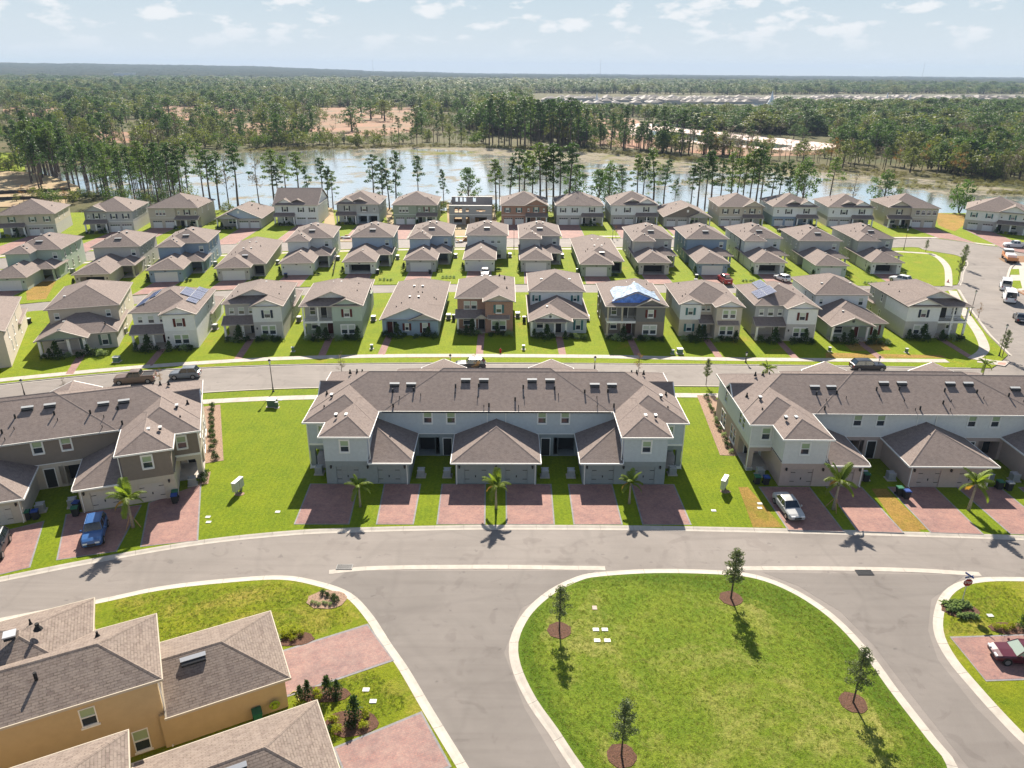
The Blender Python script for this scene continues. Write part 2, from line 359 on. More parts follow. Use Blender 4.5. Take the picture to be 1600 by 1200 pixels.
mk('bin_body', (.02,.022,.024), .6); mk('lid_green', (.02,.13,.07), .45); mk('lid_blue', (.02,.06,.24), .45); mk('lid_grey', (.25,.27,.28), .5); mk('lid_white', (.6,.62,.63), .5)
mk('red_paint', (.50,.02,.02), .4); mk('sign_red', (.28,.012,.016), .35); mk('sign_blue', (.02,.06,.22), .4); mk('sign_white', (.8,.8,.8), .5)
mk('wood', (.36,.22,.10), .8, (3,.3)); mk('bark', (.085,.06,.045), .95, (3,.3)); mk('bark_pine', (.11,.085,.07), .95, (2,.3)); mk('palm_bark', (.32,.27,.21), .9, (6,.3))
mk('dirt', (.30,.19,.10), .95, (.08,.35), world=True, col2=(.36,.30,.17)); mk('sand_pink', (.66,.52,.46), .9, (.05,.2), world=True)
mk('orange_dirt', (.33,.15,.085), .95, (.028,.3), world=True, col2=(.13,.11,.055)); mk('hose_yellow', (.55,.5,.05), .5); mk('hose_green', (.25,.36,.02), .5)
mk('rust', (.30,.13,.05), .8); mk('lamp_glass', (.7,.7,.68), .3)
def leaf(name, c, tr=.35, v=.35):
    m = mk(name, c, .6, (.9,v), spec=.25, trans=tr); nt = m.node_tree; N = nt.nodes; L = nt.links
    oi = N.new('ShaderNodeObjectInfo'); mr = N.new('ShaderNodeMapRange'); mr.inputs['To Min'].default_value = .72; mr.inputs['To Max'].default_value = 1.25; L.new(oi.outputs['Random'], mr.inputs[0])
    b = N['Principled BSDF']; src = b.inputs['Base Color'].links[0].from_socket
    mu = N.new('ShaderNodeVectorMath'); mu.operation = 'SCALE'; L.new(src, mu.inputs[0]); L.new(mr.outputs[0], mu.inputs['Scale']); L.new(mu.outputs[0], b.inputs['Base Color'])
    b.inputs['Base Color'].links[0]
leaf('leaf_pine', (.042,.082,.030)); leaf('leaf_pine_light', (.085,.135,.032)); leaf('leaf_oak', (.062,.115,.032)); leaf('leaf_olive', (.125,.15,.045)); leaf('leaf_young', (.12,.15,.07), .35)
leaf('leaf_palm', (.16,.22,.03), .45); leaf('leaf_palm_old', (.38,.22,.04), .35); leaf('leaf_shrub', (.04,.075,.02)); leaf('leaf_lime', (.27,.30,.02)); leaf('leaf_grey', (.24,.32,.17)); leaf('leaf_bare', (.15,.125,.095), .2); leaf('leaf_rust', (.22,.12,.035), .3)
leaf('leaf_marsh', (.16,.15,.035), .3)
# ---------------------------------------------------------------- land, roads, lake
def P(*pts, z=0): return [G(x,y,z).to_2d() for x,y in pts]
LAKE = P((-160,300),(60,262),(150,256),(250,243),(380,237),(560,231.5),(700,229),(830,233),(950,239),(1050,249),(1200,262),(1400,275),(1530,286),(1680,300)) + \
       [Vector(p) for p in ((330,300),(300,262),(215,252),(160,250),(100,249),(40,249),(-30,249),(-100,252),(-135,262),(-150,285))]
def inside(p, poly):
    x,y = p; c = False; n = len(poly)
    for i in range(n):
        a = poly[i]; b = poly[i-1]
        if (a[1] > y) != (b[1] > y) and x < (b[0]-a[0])*(y-a[1])/(b[1]-a[1])+a[0]: c = not c
    return c
SAND = P((985,196),(1010,192),(1100,203),(1275,221),(1310,228),(1240,234),(1120,226),(1010,214),(975,205))
DIRTS = [P((250,165),(390,171),(400,182),(260,186)), P((20,165),(140,168),(150,178),(20,180)), P((500,168),(640,166),(655,180),(640,206),(560,212),(470,214),(440,206),(500,190)),
         P((360,196),(470,186),(480,208),(430,216),(370,212)), P((900,188),(990,185),(1010,212),(1080,222),(1290,236),(1200,243),(1060,236),(900,218)),
         P((130,206),(210,206),(215,222),(140,222)), P((-30,146),(30,146),(30,152),(-30,152))]
TOWN = P((845,158),(1000,150),(1300,147),(1640,147),(1640,162),(1300,164),(1200,172),(1000,176),(860,166))
def hills(x, y):
    d = math.hypot(x,y); a = math.degrees(math.atan2(x,y)); t = max(0,min(1,(d-3800)/4600)); t = t*t*(3-2*t)
    h = 8+noise.noise(Vector((x/900,y/900,3)))*7
    left = max(0,min(1,(-a-1)/20)); h += 62*left**1.15+6*noise.noise(Vector((a/3.5,1.7,0)))*(.5+left)
    if -33 < a < -10: h += 5
    return t*h
def build_terrain():
    m = bpy.data.materials.new('open_ground'); m.use_nodes = True; nt = m.node_tree; N = nt.nodes; L = nt.links
    b = N['Principled BSDF']; b.inputs['Roughness'].default_value = .95; b.inputs['Specular IOR Level'].default_value = .1
    g = N.new('ShaderNodeNewGeometry').outputs['Position']
    c = mixc(N,L, noise_fac(N,L,g,.02,.35,.65,7,.7), (.075,.085,.028), (.15,.125,.06))
    c = mixc(N,L, noise_fac(N,L,g,.006,.60,.70,6,.7), c, (.28,.20,.12))
    c = mixc(N,L, noise_fac(N,L,g,.5,.3,.7,5,.7), mixc(N,L,1.0,c,(.6,.6,.6),'MULTIPLY'), c); L.new(c, b.inputs['Base Color']); M['open_ground'] = m
    mb = MB(); rs = [6,30,60,120,180,240]; 
    while rs[-1] < 12500: rs.append(rs[-1]*1.09)
    na = 96; n0 = 0
    for r in rs:
        for i in range(na+1):
            a = R_(-75+150*i/na); x = r*math.sin(a); y = r*math.cos(a)-(5 if r < 40 else 0)
            z = -.55
            if inside((x,y), LAKE): z = -1.6
            mb.v.append((x,y,z+hills(x,y)))
    for j in range(len(rs)-1):
        for i in range(na):
            a = j*(na+1)+i; mb.f.append((a,a+1,a+na+2,a+na+1)); mb.m.append(0)
    tag(mb.obj('terrain', m, smooth=True), kind='structure')
build_terrain()
def build_lake():
    m = bpy.data.materials.new('lake_water'); m.use_nodes = True; nt = m.node_tree; N = nt.nodes; L = nt.links
    b = N['Principled BSDF']; g = N.new('ShaderNodeNewGeometry').outputs['Position']
    sp = N.new('ShaderNodeSeparateXYZ'); L.new(g, sp.inputs[0])
    # floating leaves: open water in the middle, dense mats towards the far shore and the east
    far = N.new('ShaderNodeMapRange'); far.inputs['From Min'].default_value = 385; far.inputs['From Max'].default_value = 425; L.new(sp.outputs[1], far.inputs[0])
    ad = N.new('ShaderNodeMath'); ad.operation = 'MULTIPLY_ADD'; ad.inputs[1].default_value = .55; L.new(sp.outputs[0], ad.inputs[0]); L.new(sp.outputs[1], ad.inputs[2])
    far.inputs['From Min'].default_value = 385; far.inputs['From Max'].default_value = 455; L.new(ad.outputs[0], far.inputs[0])
    n1 = N.new('ShaderNodeTexNoise'); n1.inputs['Scale'].default_value = .055; n1.inputs['Detail'].default_value = 9; n1.inputs['Roughness'].default_value = .72; L.new(g, n1.inputs[0])
    s = N.new('ShaderNodeMath'); s.operation = 'MULTIPLY_ADD'; s.inputs[1].default_value = .17; L.new(far.outputs[0], s.inputs[0]); L.new(n1.outputs['Fac'], s.inputs[2])
    n3 = N.new('ShaderNodeTexNoise'); n3.inputs['Scale'].default_value = .5; n3.inputs['Detail'].default_value = 6; n3.inputs['Roughness'].default_value = .8; L.new(g, n3.inputs[0])
    s2 = N.new('ShaderNodeMath'); s2.operation = 'MULTIPLY_ADD'; s2.inputs[1].default_value = .3; L.new(n3.outputs['Fac'], s2.inputs[0]); L.new(s.outputs[0], s2.inputs[2])
    r = N.new('ShaderNodeMapRange'); r.inputs['From Min'].default_value = .68; r.inputs['From Max'].default_value = .79; L.new(s2.outputs[0], r.inputs[0])
    pad = mixc(N,L, noise_fac(N,L,g,.35,.35,.65,6,.8), (.34,.31,.26), (.20,.17,.11))
    pad = mixc(N,L, noise_fac(N,L,g,.03,.5,.65,5,.7), pad, (.16,.17,.05))
    b.inputs['Base Color'].default_value = (.90,.92,.94,1); b.inputs['Metallic'].default_value = .9; b.inputs['Roughness'].default_value = .09
    df = N.new('ShaderNodeBsdfDiffuse'); L.new(pad, df.inputs[0]); ms = N.new('ShaderNodeMixShader'); L.new(r.outputs[0], ms.inputs[0]); L.new(b.outputs[0], ms.inputs[1]); L.new(df.outputs[0], ms.inputs[2]); L.new(ms.outputs[0], N['Material Output'].inputs[0])
    bp = N.new('ShaderNodeBump'); bp.inputs['Strength'].default_value = .08; bp.inputs['Distance'].default_value = .05; L.new(noise_fac(N,L,g,1.2,.2,.8,4,.6), bp.inputs['Height']); L.new(bp.outputs[0], b.inputs['Normal'])
    M['lake_water'] = m
    sheet('lake', smoothpath(LAKE, 8, True), -.45, m, thick=.3)
    w = mk('basin_water', (.05,.10,.13), .08, spec=.9)
    sheet('basin_water', P((1010,203),(1060,206),(1240,227),(1215,231),(1100,221),(1020,211)), -.36, w, thick=.05)
    sheet('basin_water', P((1020,192.5),(1085,192.5),(1110,196),(1060,197),(1020,196)), -.36, w, thick=.05)
    for i,q in enumerate(DIRTS): sheet('dirt', smoothpath(q,15,True), -.42, M['orange_dirt'], thick=.1)
    sheet('sand_bank', smoothpath(SAND,10,True), -.39, M['sand_pink'], thick=.1)
    sheet('meadow', P((-40,236),(35,238),(40,270),(-40,275)), -.40, M['lot_grass'], thick=.1)
    sheet('graded_ground', P((-120,262),(60,268),(125,290),(110,306),(100,320),(-200,325)), -.30, M['dirt'], thick=.1)
build_lake()
sheet('asphalt', [(-210,15),(-210,100),(-150,110),(-150,205),(-60,218),(100,222),(160,222),(175,180),(175,15)], 0, M['asphalt'], thick=.6)

# near islands of land -------------------------------------------------
LP = [(-75,31),(-60,43),(-46.5,49.4),(-42.8,50.7),(-35.8,53.1),(-31.1,54.9),(-25.7,56.0),(-20.5,56.5),(-16.8,55.6),(-13.7,54.0),(-11.35,51.2),(-9.2,47.65),(-7.45,44.9),(-5.15,40.8),(-2.6,36.4),(0.8,30.5),(4.5,24)]
r, inn = kerb('west_corner_kerb', LP, -1)
sheet('west_corner_lawn', [(q.x,q.y) for q in inn]+[(4,18),(-80,18)], .10, M['tired_grass'])
IP = [(8.8,57.0),(6.6,56.3),(4.0,54.4),(1.84,51.7),(.66,48.9),(.38,46.7),(.77,44.2),(1.8,41.3),(3.15,38.7),(4.5,35.9),(6.8,32),(10.5,28.8),(15.5,27.2),(20.5,27.5),(25.5,29.4),(29,32.2),(30.6,35.9),(30.4,38.2),(29.9,42.5),(29.5,47.1),(28.4,51.2),(26.3,54.5),(23.5,56.6),(20,57.3),(14,57.5)]
r, inn = kerb('island_kerb', IP, 1, closed=True)
inn = inn[:-1]
sheet('island_lawn_edge', [(q.x,q.y) for q in inn], .10, M['ring_grass'])
core = [(5.5,54.0),(3.6,50.5),(3.0,46.6),(4.3,41.5),(7,36.3),(10,33),(15.5,31),(21,31.5),(26,35),(27.2,38.5),(26.8,43),(25.6,47),(23.5,50.5),(20,53.3),(14,54.7),(9,54.9)]
rj = random.Random(2)
def ragged(poly, d, a): q = smoothpath(poly,.35,True); q = offset(q,d,True); return [(p.x+rj.uniform(-a,a),p.y+rj.uniform(-a,a)) for p in q]
sheet('island_lawn_edge', ragged(core,-.75,.22), .103, M['edge_grass']); sheet('island_lawn', ragged(core,.1,.3), .106, M['island_grass'])
EP = [(110,54.0),(80,55.2),(60,55.9),(48.3,56.3),(44,56.2),(41.2,55.3),(38.9,53.5),(36.95,50.9),(35.8,48.5),(35.35,45.8),(35.5,42.8),(35.8,40),(36.3,37.4),(37.8,33),(40.5,28),(44,22)]
r, inn = kerb('east_corner_kerb', EP, 1)
sheet('east_corner_lawn', [(q.x,q.y) for q in inn]+[(50,18),(110,18)], .10, M['tired_grass'])
# concrete valley gutters across the two side streets
slabs('valley_gutter', [(-16.3,57.0),(-13,57.55),(-8,57.75),(0,57.8),(9.5,57.6)], .62, .016, M['concrete'], 3.2)
slabs('valley_gutter', [(21,57.6),(30,57.6),(38,57.35),(44.5,56.75)], .62, .016, M['concrete'], 3.2)
sheet('side_street', [(-14.6,57.2),(8.5,57.2),(1.5,52),(0,46.6),(1.5,41),(4.2,35),(8,29.6),(8,18),(5,18),(-1.5,32),(-7,42.5),(-10.8,48.8),(-13.2,52.5),(-16,55.1)], .008, M['side_asphalt'])
sheet('side_street', [(24.2,57.0),(43,56.6),(38,53.2),(35.6,49.2),(34.6,45.8),(34.8,41),(35.6,37),(39,26),(39,18),(32,18),(29.5,31.5),(31.3,35.9),(30.6,42.5),(30.2,47.4),(29.2,51.5),(26.8,55)], .008, M['side_asphalt'])
# strip with the town houses, between the main road and the back road
NP = [(-110,30),(-80,43),(-60,50.6),(-46.2,56.1),(-38.9,59.0),(-30.3,61.9),(-21.8,63.6),(-14.9,64.2),(-5.8,64.6),(0,64.7),(14,64.6),(29,64.1),(40,63.6),(52.6,62.9),(80,61),(110,58)]
NPx = [(x,y-.75) for x,y in NP]
r, inn = kerb('town_house_kerb', NPx, 1)
back = [(120,84),(80,97.8),(60,100.6),(45,101.5),(27.8,101.9),(5,101.9),(-15,101.4),(-34,100.3),(-50,97.6),(-69,92.7),(-90,84.5),(-115,72)]
r2, inn2 = kerb('back_street_near_kerb', back, 1, step=6, prof=((0,.012),(.3,.03),(.36,.13),(.52,.14),(.53,.10)))
sheet('town_house_lawn', [(q.x,q.y) for q in inn]+[(q.x,q.y) for q in inn2], .10, M['lawn_grass'])
slabs('back_street_near_sidewalk', [(x,y-3.9) for x,y in back][::-1], 1.5, .125, M['walk_concrete'])
# block of the front row
front = [(-150,60),(-110,84),(-90,94),(-74.2,101),(-57.9,106),(-45,108.1),(-30,109.5),(-10,110.2),(15,110.2),(40,109.8),(60,109.3),(74,108.6)]
alleyS = [(-150,106),(-115,127.5),(-90,138),(-72,143),(-50,148),(-30,151),(-12,152.3),(30,152.4),(60,152.3),(90,152.0)]
east1 = P((1500,453),(1516.5,480),(1530,498),(1548,522),(1566,540),(1582,556))
r, inF = kerb('back_street_far_kerb', front, 1, step=6, prof=((0,.012),(.3,.03),(.36,.13),(.52,.14),(.53,.10)))
r, inE = kerb('avenue_west_kerb', [tuple(q) for q in east1], -1, step=6, prof=((0,.012),(.3,.03),(.36,.13),(.52,.14),(.53,.10)))
kerb('alley_near_kerb', alleyS[::-1], 1, step=30, prof=((0,.012),(.18,.02),(.3,.10)))
sheet('front_row_lawn', [(q.x,q.y) for q in inF]+[(77.5,109.3),(79.3,110.8)]+[(q.x,q.y) for q in inE[::-1]]+[(90,151.8)]+[(x,y-.25) for x,y in alleyS[::-1]], .10, M['lot_grass'])
swf = [(-130,76),(-110,87.5),(-90,97),(-75.4,102.9),(-58.8,108.0),(-47,110.6),(-37.6,112.2),(-25,113.4),(-9,114.0),(15,113.8),(32,112.9),(50,112.6),(64,112.4),(72,112.3)]
slabs('front_row_sidewalk', swf, 1.5, .125, M['walk_concrete'])
slabs('avenue_sidewalk', [tuple(q) for q in P((1520,562),(1535,551),(1537,540),(1528,520),(1516,503),(1500,478),(1488,455))], 1.6, .13, M['walk_concrete'])
sheet('kerb_ramp', P((1530,560),(1552,564),(1578,566),(1570,573),(1556,571),(1526,567)), .128, M['walk_concrete'])
sheet('ramp_pad', P((1560,567),(1573,568),(1570,571.5),(1558,570)), .134, mk('brick_pad', (.5,.22,.17), .8))
# block of the second row
alleyN = [(-150,112),(-118,133),(-92,143.5),(-73,149.5),(-50,154.5),(-30,157.2),(-12,158.3),(30,158.6),(60,158.4),(90,158.2),(96,158.2)]
near3 = [(-160,140),(-130,162),(-110,174.5),(-95,181),(-70,187.5),(-50,191.5),(-28,194.5),(-5,196),(25,196.8),(60,197),(92,196.6)]
eastN = P((1425,386),(1448,391),(1472,395),(1496,399),(1509,405),(1513,412),(1507,424),(1504.5,438),(1501,446))
r, inA = kerb('lane_near_kerb', near3+[tuple(q) for q in eastN], -1, step=8, prof=((0,.012),(.3,.03),(.36,.13),(.52,.14),(.53,.10)))
kerb('alley_far_kerb', alleyN, 1, step=30, prof=((0,.012),(.18,.02),(.3,.10)))
sheet('second_row_lawn', [(q.x,q.y) for q in inA]+[(x,y+.25) for x,y in alleyN[::-1]], .10, M['lot_grass'])
slabs('lane_near_sidewalk', [(x,y-2.6) for x,y in near3]+[tuple(q) for q in P((1440,396),(1462,401),(1473,409),(1480,419),(1482,432),(1482,448))], 1.5, .125, M['walk_concrete'], 2.2)
# lakeside land
far3 = [(-170,150),(-140,171),(-115,184),(-95,191.5),(-70,198),(-45,202.5),(-20,205.5),(5,206.6),(30,207.2),(60,207.3),(90,206.5)]
farE = P((1398,372.5),(1435,371.5),(1474,375),(1510,380),(1536,384),(1564,387),(1600,392),(1680,408))
r, inB = kerb('lane_far_kerb', far3+[tuple(q) for q in farE], 1, step=8, prof=((0,.012),(.3,.03),(.36,.13),(.52,.14),(.53,.10)))
sheet('lakeside_lawn', [(q.x,q.y) for q in inB]+[(190,190),(200,235),(160,252),(100,252),(0,251),(-60,252),(-100,250),(-170,240)], .10, M['lot_grass'])
slabs('lane_far_sidewalk', [(x,y+3.4) for x,y in far3]+[(q.x,q.y+2.6) for q in farE[2:6]], 1.5, .125, M['walk_concrete'], 2.2)
# east side of the avenue
EL = P((1587,411),(1578,417),(1573,430),(1573,441),(1578,449),(1592,456),(1620,468),(1700,490))
r, inC = kerb('avenue_east_kerb', [tuple(q) for q in EL], 1, step=6, prof=((0,.012),(.3,.03),(.36,.13),(.52,.14),(.53,.10)))
sheet('avenue_east_land', [(q.x,q.y) for q in inC]+[(175,120),(175,185),(128,181)], .10, M['walk_concrete'])
for q in (((1579,421),(1592,421),(1593,430),(1578,430)),((1578,439),(1594,439),(1597,451),(1588,452),(1580,447))): sheet('verge', P(*q), .115, M['lot_grass'])
sheet('dirt', P((1590,456),(1600,454),(1640,452),(1660,475),(1608,466)), .115, M['orange_dirt'])
sheet('dirt', P((1560,404),(1580,400),(1640,400),(1640,410),(1600,413),(1570,410)), .02, M['orange_dirt'])
sheet('bare_lot', P((1460,333),(1508,336),(1506,352),(1492,362),(1478,358),(1466,352)), .112, M['dry_grass'])
sheet('brown_lawn', P((40,432),(92,432),(72,468),(42,470)), .112, M['dry_grass'])
sheet('brown_lawn', [(42.4,63.5),(42.9,72),(41.2,72),(40.4,63.7)], .112, M['dry_grass'])
for q in (((28.6,64.3),(25.5,64.3),(26.3,72.3),(27.4,72.3)), ((40.9,64),(43.3,63.9),(42.9,71.6),(41.3,71.6))): sheet('brown_lawn', q, .114, M['dry_grass'])
for q in (((1320,540),(1372,528),(1392,548),(1330,549)), ((1290,552),(1470,556),(1480,560),(1290,560)),((640,556),(720,556),(720,560),(640,560))): sheet('brown_lawn', P(*q), .114, M['dry_grass'])
# site dirt round the two unfinished lakeside houses
for q in (((508,325),(520,325),(524,352),(530,372),(612,372),(606,350),(600,325),(612,325),(618,366),(615,378),(505,378)), ((698,320),(772,320),(776,345),(782,368),(700,369))): sheet('site_dirt', P(*q), .112, M['dirt'])
# drives -----------------------------------------------------------
def drive(pts, border=.18, m='pavers'):
    """paved drive: border course and field"""
    q = [Vector((p[0],p[1])) for p in pts]; area = sum(q[i].x*q[(i+1)%4].y-q[(i+1)%4].x*q[i].y for i in range(4))
    if area < 0: q = q[::-1]
    sheet('driveway_border', q, .118, M['paver_border'])
    sheet('driveway', offset(q, border, True), .124, M[m])
for a in ((-21.9,-16.4,-21.6,-15.9),(-13.6,-9.4,-13.2,-9.3),(-7.1,-2.1,-7.0,-1.95),(.1,5.3,.15,5.2),(7.15,12.2,7.1,12.2),(14.3,19.2,14.2,19.3)):
    drive([(a[0],72.9),(a[1],72.9),(a[3],64.75),(a[2],64.75)])
for a in ((28.6,34.4,28.9,34.6),(36.2,40.3,35.9,40.6),(43.2,48.6,43.3,48.6),(51,56,51.3,56.2),(58,64,58.3,64.3)):
    drive([(a[0],72.4),(a[1],72.4),(a[3],63.6-.03*(a[1]-30)),(a[2],63.75-.03*(a[0]-30))])
drive(P((232,787),(315,757),(310,846),(219,856))); drive(P((103,805),(222,790),(183,863),(88,877))); drive(P((-70,850),(70,815),(48,888),(-10,902)))
drive(P((440,1018),(575,976),(616,1034),(440,1094)), .25, 'pavers_turned'); drive(P((520,1170),(659,1113),(706,1200),(560,1265)), .25, 'pavers_turned')
drive([(36.9,48.3),(46,48.7),(46,43.8),(37.0,43.4)])
# storm drain gratings
def grate(x, y):
    r = thing('drain_grating', {0:'dark iron drain grating in the gutter left of the grass island'}.get(0 if x < 0 else 1,'dark iron drain grating in the gutter near the stop sign'), 'drain grating', (x,y,.034), 0, 'street drain gratings')
    mb = MB(); mb.box(-.75,.75,-.36,.36,-.15,.0); mb.obj('pit', M['dark_inside'], r)
    for i in range(16): link('bar', shared('gb','bar',lambda b: b.box(-.018,.018,-.33,.33,0,.025),M['black_metal']), r, (-.66+i*.088,0,0))
    mb = MB(); [mb.box(*q) for q in ((-.76,.76,-.38,-.33,-.02,.03),(-.76,.76,.33,.38,-.02,.03),(-.76,-.7,-.33,.33,-.02,.03),(.7,.76,-.33,.33,-.02,.03))]; mb.obj('frame', M['black_metal'], r)
grate(-15.0,57.75); grate(33.7,56.95)
# ---------------------------------------------------------------- house builder
def win_mesh(w, h, style):
    """frame, sill and glazing bar of one sash window; origin bottom centre, wall plane y=0, outside is -y"""
    def f(b):
        t = .07; d0,d1 = -.035,.06
        b.box(-w/2,-w/2+t,d0,d1,0,h); b.box(w/2-t,w/2,d0,d1,0,h); b.box(-w/2+t,w/2-t,d0,d1,h-t,h); b.box(-w/2+t,w/2-t,d0,d1,0,t)
        b.box(-w/2+t,w/2-t,d0+.005,d1,h/2-.035,h/2+.035); b.box(-w/2-.08,w/2+.08,-.09,-.002,-.12,-.002)
        if style == 'lintel': b.box(-w/2-.1,w/2+.1,-.07,-.002,h+.002,h+.16); b.box(-w/2-.1,-w/2-.002,-.06,-.002,0,h); b.box(w/2+.002,w/2+.1,-.06,-.002,0,h)
    return shared(('win',w,h,style), 'window', f, M['white_trim'])
def pane_mesh(w, h, mat): return shared(('pane',w,h,mat),'pane', lambda b: b.box(-w/2,w/2,.05,.062,0,h), M[mat])
def garage_mesh(w, h, mat, hard=True, wins=False):
    def f(b):
        n = 4; rows = h/n; cols = max(2,int(w/.6))
        b.box(-w/2,w/2,.12,.16,0,h)
        for i in range(n):
            for j in range(cols):
                x0 = -w/2+w*j/cols+.04; x1 = -w/2+w*(j+1)/cols-.04
                if wins and i == n-1: b.box(x0,x1,.10,.119,i*rows+.1,(i+1)*rows-.08,1)
                else: b.box(x0,x1,.095,.119,i*rows+.04,(i+1)*rows-.04)
        if hard:
            for s in (-1,1):
                for z in (.25*h,.78*h): b.box(s*(w/2-.05)-(.5 if s > 0 else 0),s*(w/2-.05)+(0 if s > 0 else .5),.08,.094,z-.03,z+.03,2)
            b.box(-.06,.06,.07,.094,h*.36,h*.48,2)
    return shared(('gar',w,h,mat,hard,wins),'garage_door',f,[M[mat],M['glass_dark'],M['black_metal']])
def door_mesh(w, h, mat):
    def f(b):
        b.box(-w/2,w/2,.06,.11,0,h,0)
        for x in (-1,1):
            for z0,z1 in ((.12,.42),(.48,.92)): b.box(x*w*.24-w*.17,x*w*.24+w*.17,.045,.059,h*z0,h*z1,0)
        for q in ((-w/2-.09,-w/2,-.03,.06,0,h+.09),(w/2,w/2+.09,-.03,.06,0,h+.09),(-w/2,w/2,-.03,.06,h,h+.09)): b.box(*q,1)
    return shared(('door',w,h,mat),'door',f,[M[mat],M['white_trim']])
class House:
    def __init__(s, name, label, x, y, rot, group=None, cat='house', z=.1, shing='shingle', trim='white_trim'):
        s.root = thing(name, label, cat, (x,y,z), R_(rot), group); s.w = {}; s.rf = MB(); s.fa = MB(); s.k = 0; s.sh = shing; s.tm = trim
    def wall(s, mat): return s.w.setdefault(mat, MB())
    def panel(s, p, q, z0, z1, mat, ops):
        """vertical wall from p to q, seen from its right-hand side, with real openings"""
        p = Vector(p); q = Vector(q); L = (q-p).length; d = (q-p)/L; nrm = Vector((d.y,-d.x)); mb = s.wall(mat)
        us = sorted({0,L}|{round(u-w/2,3) for u,z,w,h,*_ in ops}|{round(u+w/2,3) for u,z,w,h,*_ in ops})
        zs = sorted({z0,z1}|{round(z,3) for u,z,w,h,*_ in ops}|{round(z+h,3) for u,z,w,h,*_ in ops})
        def pt(u,z,dd=0): v = p+d*u-nrm*dd; return (v.x,v.y,z)
        for i in range(len(us)-1):
            for j in range(len(zs)-1):
                uc = (us[i]+us[i+1])/2; zc = (zs[j]+zs[j+1])/2
                if any(abs(uc-o[0]) < o[2]/2 and o[1] < zc < o[1]+o[3] for o in ops): continue
                mb.face([pt(us[i],zs[j]),pt(us[i+1],zs[j]),pt(us[i+1],zs[j+1]),pt(us[i],zs[j+1])])
        ang = math.atan2(d.y,d.x)
        for o in ops:
            u,z,w,h,kind = o[:5]; arg = o[5] if len(o) > 5 else None; a,b = u-w/2,u+w/2; dp = .16
            if kind == 'void': dp = arg or 2.0
            if kind == 'hole':
                dp = .2
            for f in ([pt(a,z),pt(a,z,dp),pt(a,z+h,dp),pt(a,z+h)],[pt(b,z),pt(b,z+h),pt(b,z+h,dp),pt(b,z,dp)],[pt(a,z+h),pt(a,z+h,dp),pt(b,z+h,dp),pt(b,z+h)],[pt(a,z),pt(b,z),pt(b,z,dp),pt(a,z,dp)]): mb.face(f)
            c = p+d*u; loc = (c.x,c.y,z)
            if kind in ('win','shut','lintel','gwin','darkwin'):
                wo = link('window', win_mesh(w,h,'lintel' if kind == 'lintel' else 'plain'), s.root, loc, ang)
                up = 'blind_green' if kind == 'gwin' or kind == 'lintel' and arg is None else ('glass_dark' if kind == 'darkwin' else 'blind')
                link('pane', pane_mesh(w-.14,h/2-.1,'glass_dark'), wo, (0,0,.07)); link('pane', pane_mesh(w-.14,h/2-.1,up), wo, (0,0,h/2+.035))
                if kind == 'shut':
                    for sx in (-1,1):
                        link('shutter', shared(('sh',h,arg),'shutter',lambda b: (b.box(-.19,.19,-.07,-.004,0,h),[b.box(-.15,.15,-.085,-.071,h*k/9+.02,h*(k+1)/9-.03) for k in range(1,8)]),M[arg]), s.root, (c.x+d.x*sx*(w/2+.23)+nrm.x*0,c.y+d.y*sx*(w/2+.23),z), ang)
            elif kind == 'door':
                link('door', door_mesh(w,h,arg or 'door_dark'), s.root, loc, ang)
            elif kind == 'garage':
                mt,hd,wn = arg or ('garage_white',False,False)
                link('garage_door', garage_mesh(w,h,mt,hd,wn), s.root, loc, ang)
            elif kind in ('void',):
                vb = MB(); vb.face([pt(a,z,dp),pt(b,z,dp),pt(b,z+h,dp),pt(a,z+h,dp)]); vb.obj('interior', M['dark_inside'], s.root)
    def block(s, x0,x1,y0,y1,z0,z1, mat, F=(),L=(),R=(),B=(), skip=''):
        if 'F' not in skip: s.panel((x0,y0),(x1,y0),z0,z1,mat,[(o[0]-x0,*o[1:]) for o in F])
        if 'R' not in skip: s.panel((x1,y0),(x1,y1),z0,z1,mat,[(o[0]-y0,*o[1:]) for o in R])
        if 'B' not in skip: s.panel((x1,y1),(x0,y1),z0,z1,mat,[(x1-o[0],*o[1:]) for o in B])
        if 'L' not in skip: s.panel((x0,y1),(x0,y0),z0,z1,mat,[(y1-o[0],*o[1:]) for o in L])
        s.wall(mat).face([(x0,y0,z1-.01),(x1,y0,z1-.01),(x1,y1,z1-.01),(x0,y1,z1-.01)])
    def roof(s, x0,x1,y0,y1,z, pitch=.417, ax='y', e0='h', e1='h', ov=.4, gm='siding_white', fascia='FLRB', half=None):
        """x0..y1 are wall lines; ax = direction of the ridge; ends: h hip, g gable, p gable over a skirt roof"""
        x0-=ov; x1+=ov; y0-=ov; y1+=ov; s.k += 1; dz = .004*s.k; z += dz; rf = s.rf; fa = s.fa
        T = (lambda a,b,c: (a,b,c)) if ax == 'y' else (lambda a,b,c: (b,a,c))
        a0,a1,b0,b1 = (x0,x1,y0,y1) if ax == 'y' else (y0,y1,x0,x1)   # a across, b along the ridge
        hw = (a1-a0)/2; m = (a0+a1)/2; h = hw*pitch; sl = math.hypot(1,pitch)
        g0 = e0 in 'gp'; g1 = e1 in 'gp'; q0 = b0+(0 if e0 == 'g' else 1.0 if e0 == 'p' else hw); q1 = b1-(0 if g1 else hw)
        if q0 > q1: mid = (q0+q1)/2; q0 = q1 = mid
        hh = h
        def F(pts, fn):
            P3 = [Vector(T(*p)) for p in pts]; nn = (P3[1]-P3[0]).cross(P3[2]-P3[0])
            uv = [fn(*p) for p in pts]
            if nn.z < 0: P3 = P3[::-1]; uv = uv[::-1]
            rf.face(P3, 0, uv)
        s0 = b0 if e0 != 'p' else b0+1.0
        if e0 == 'p':
            q0 = s0
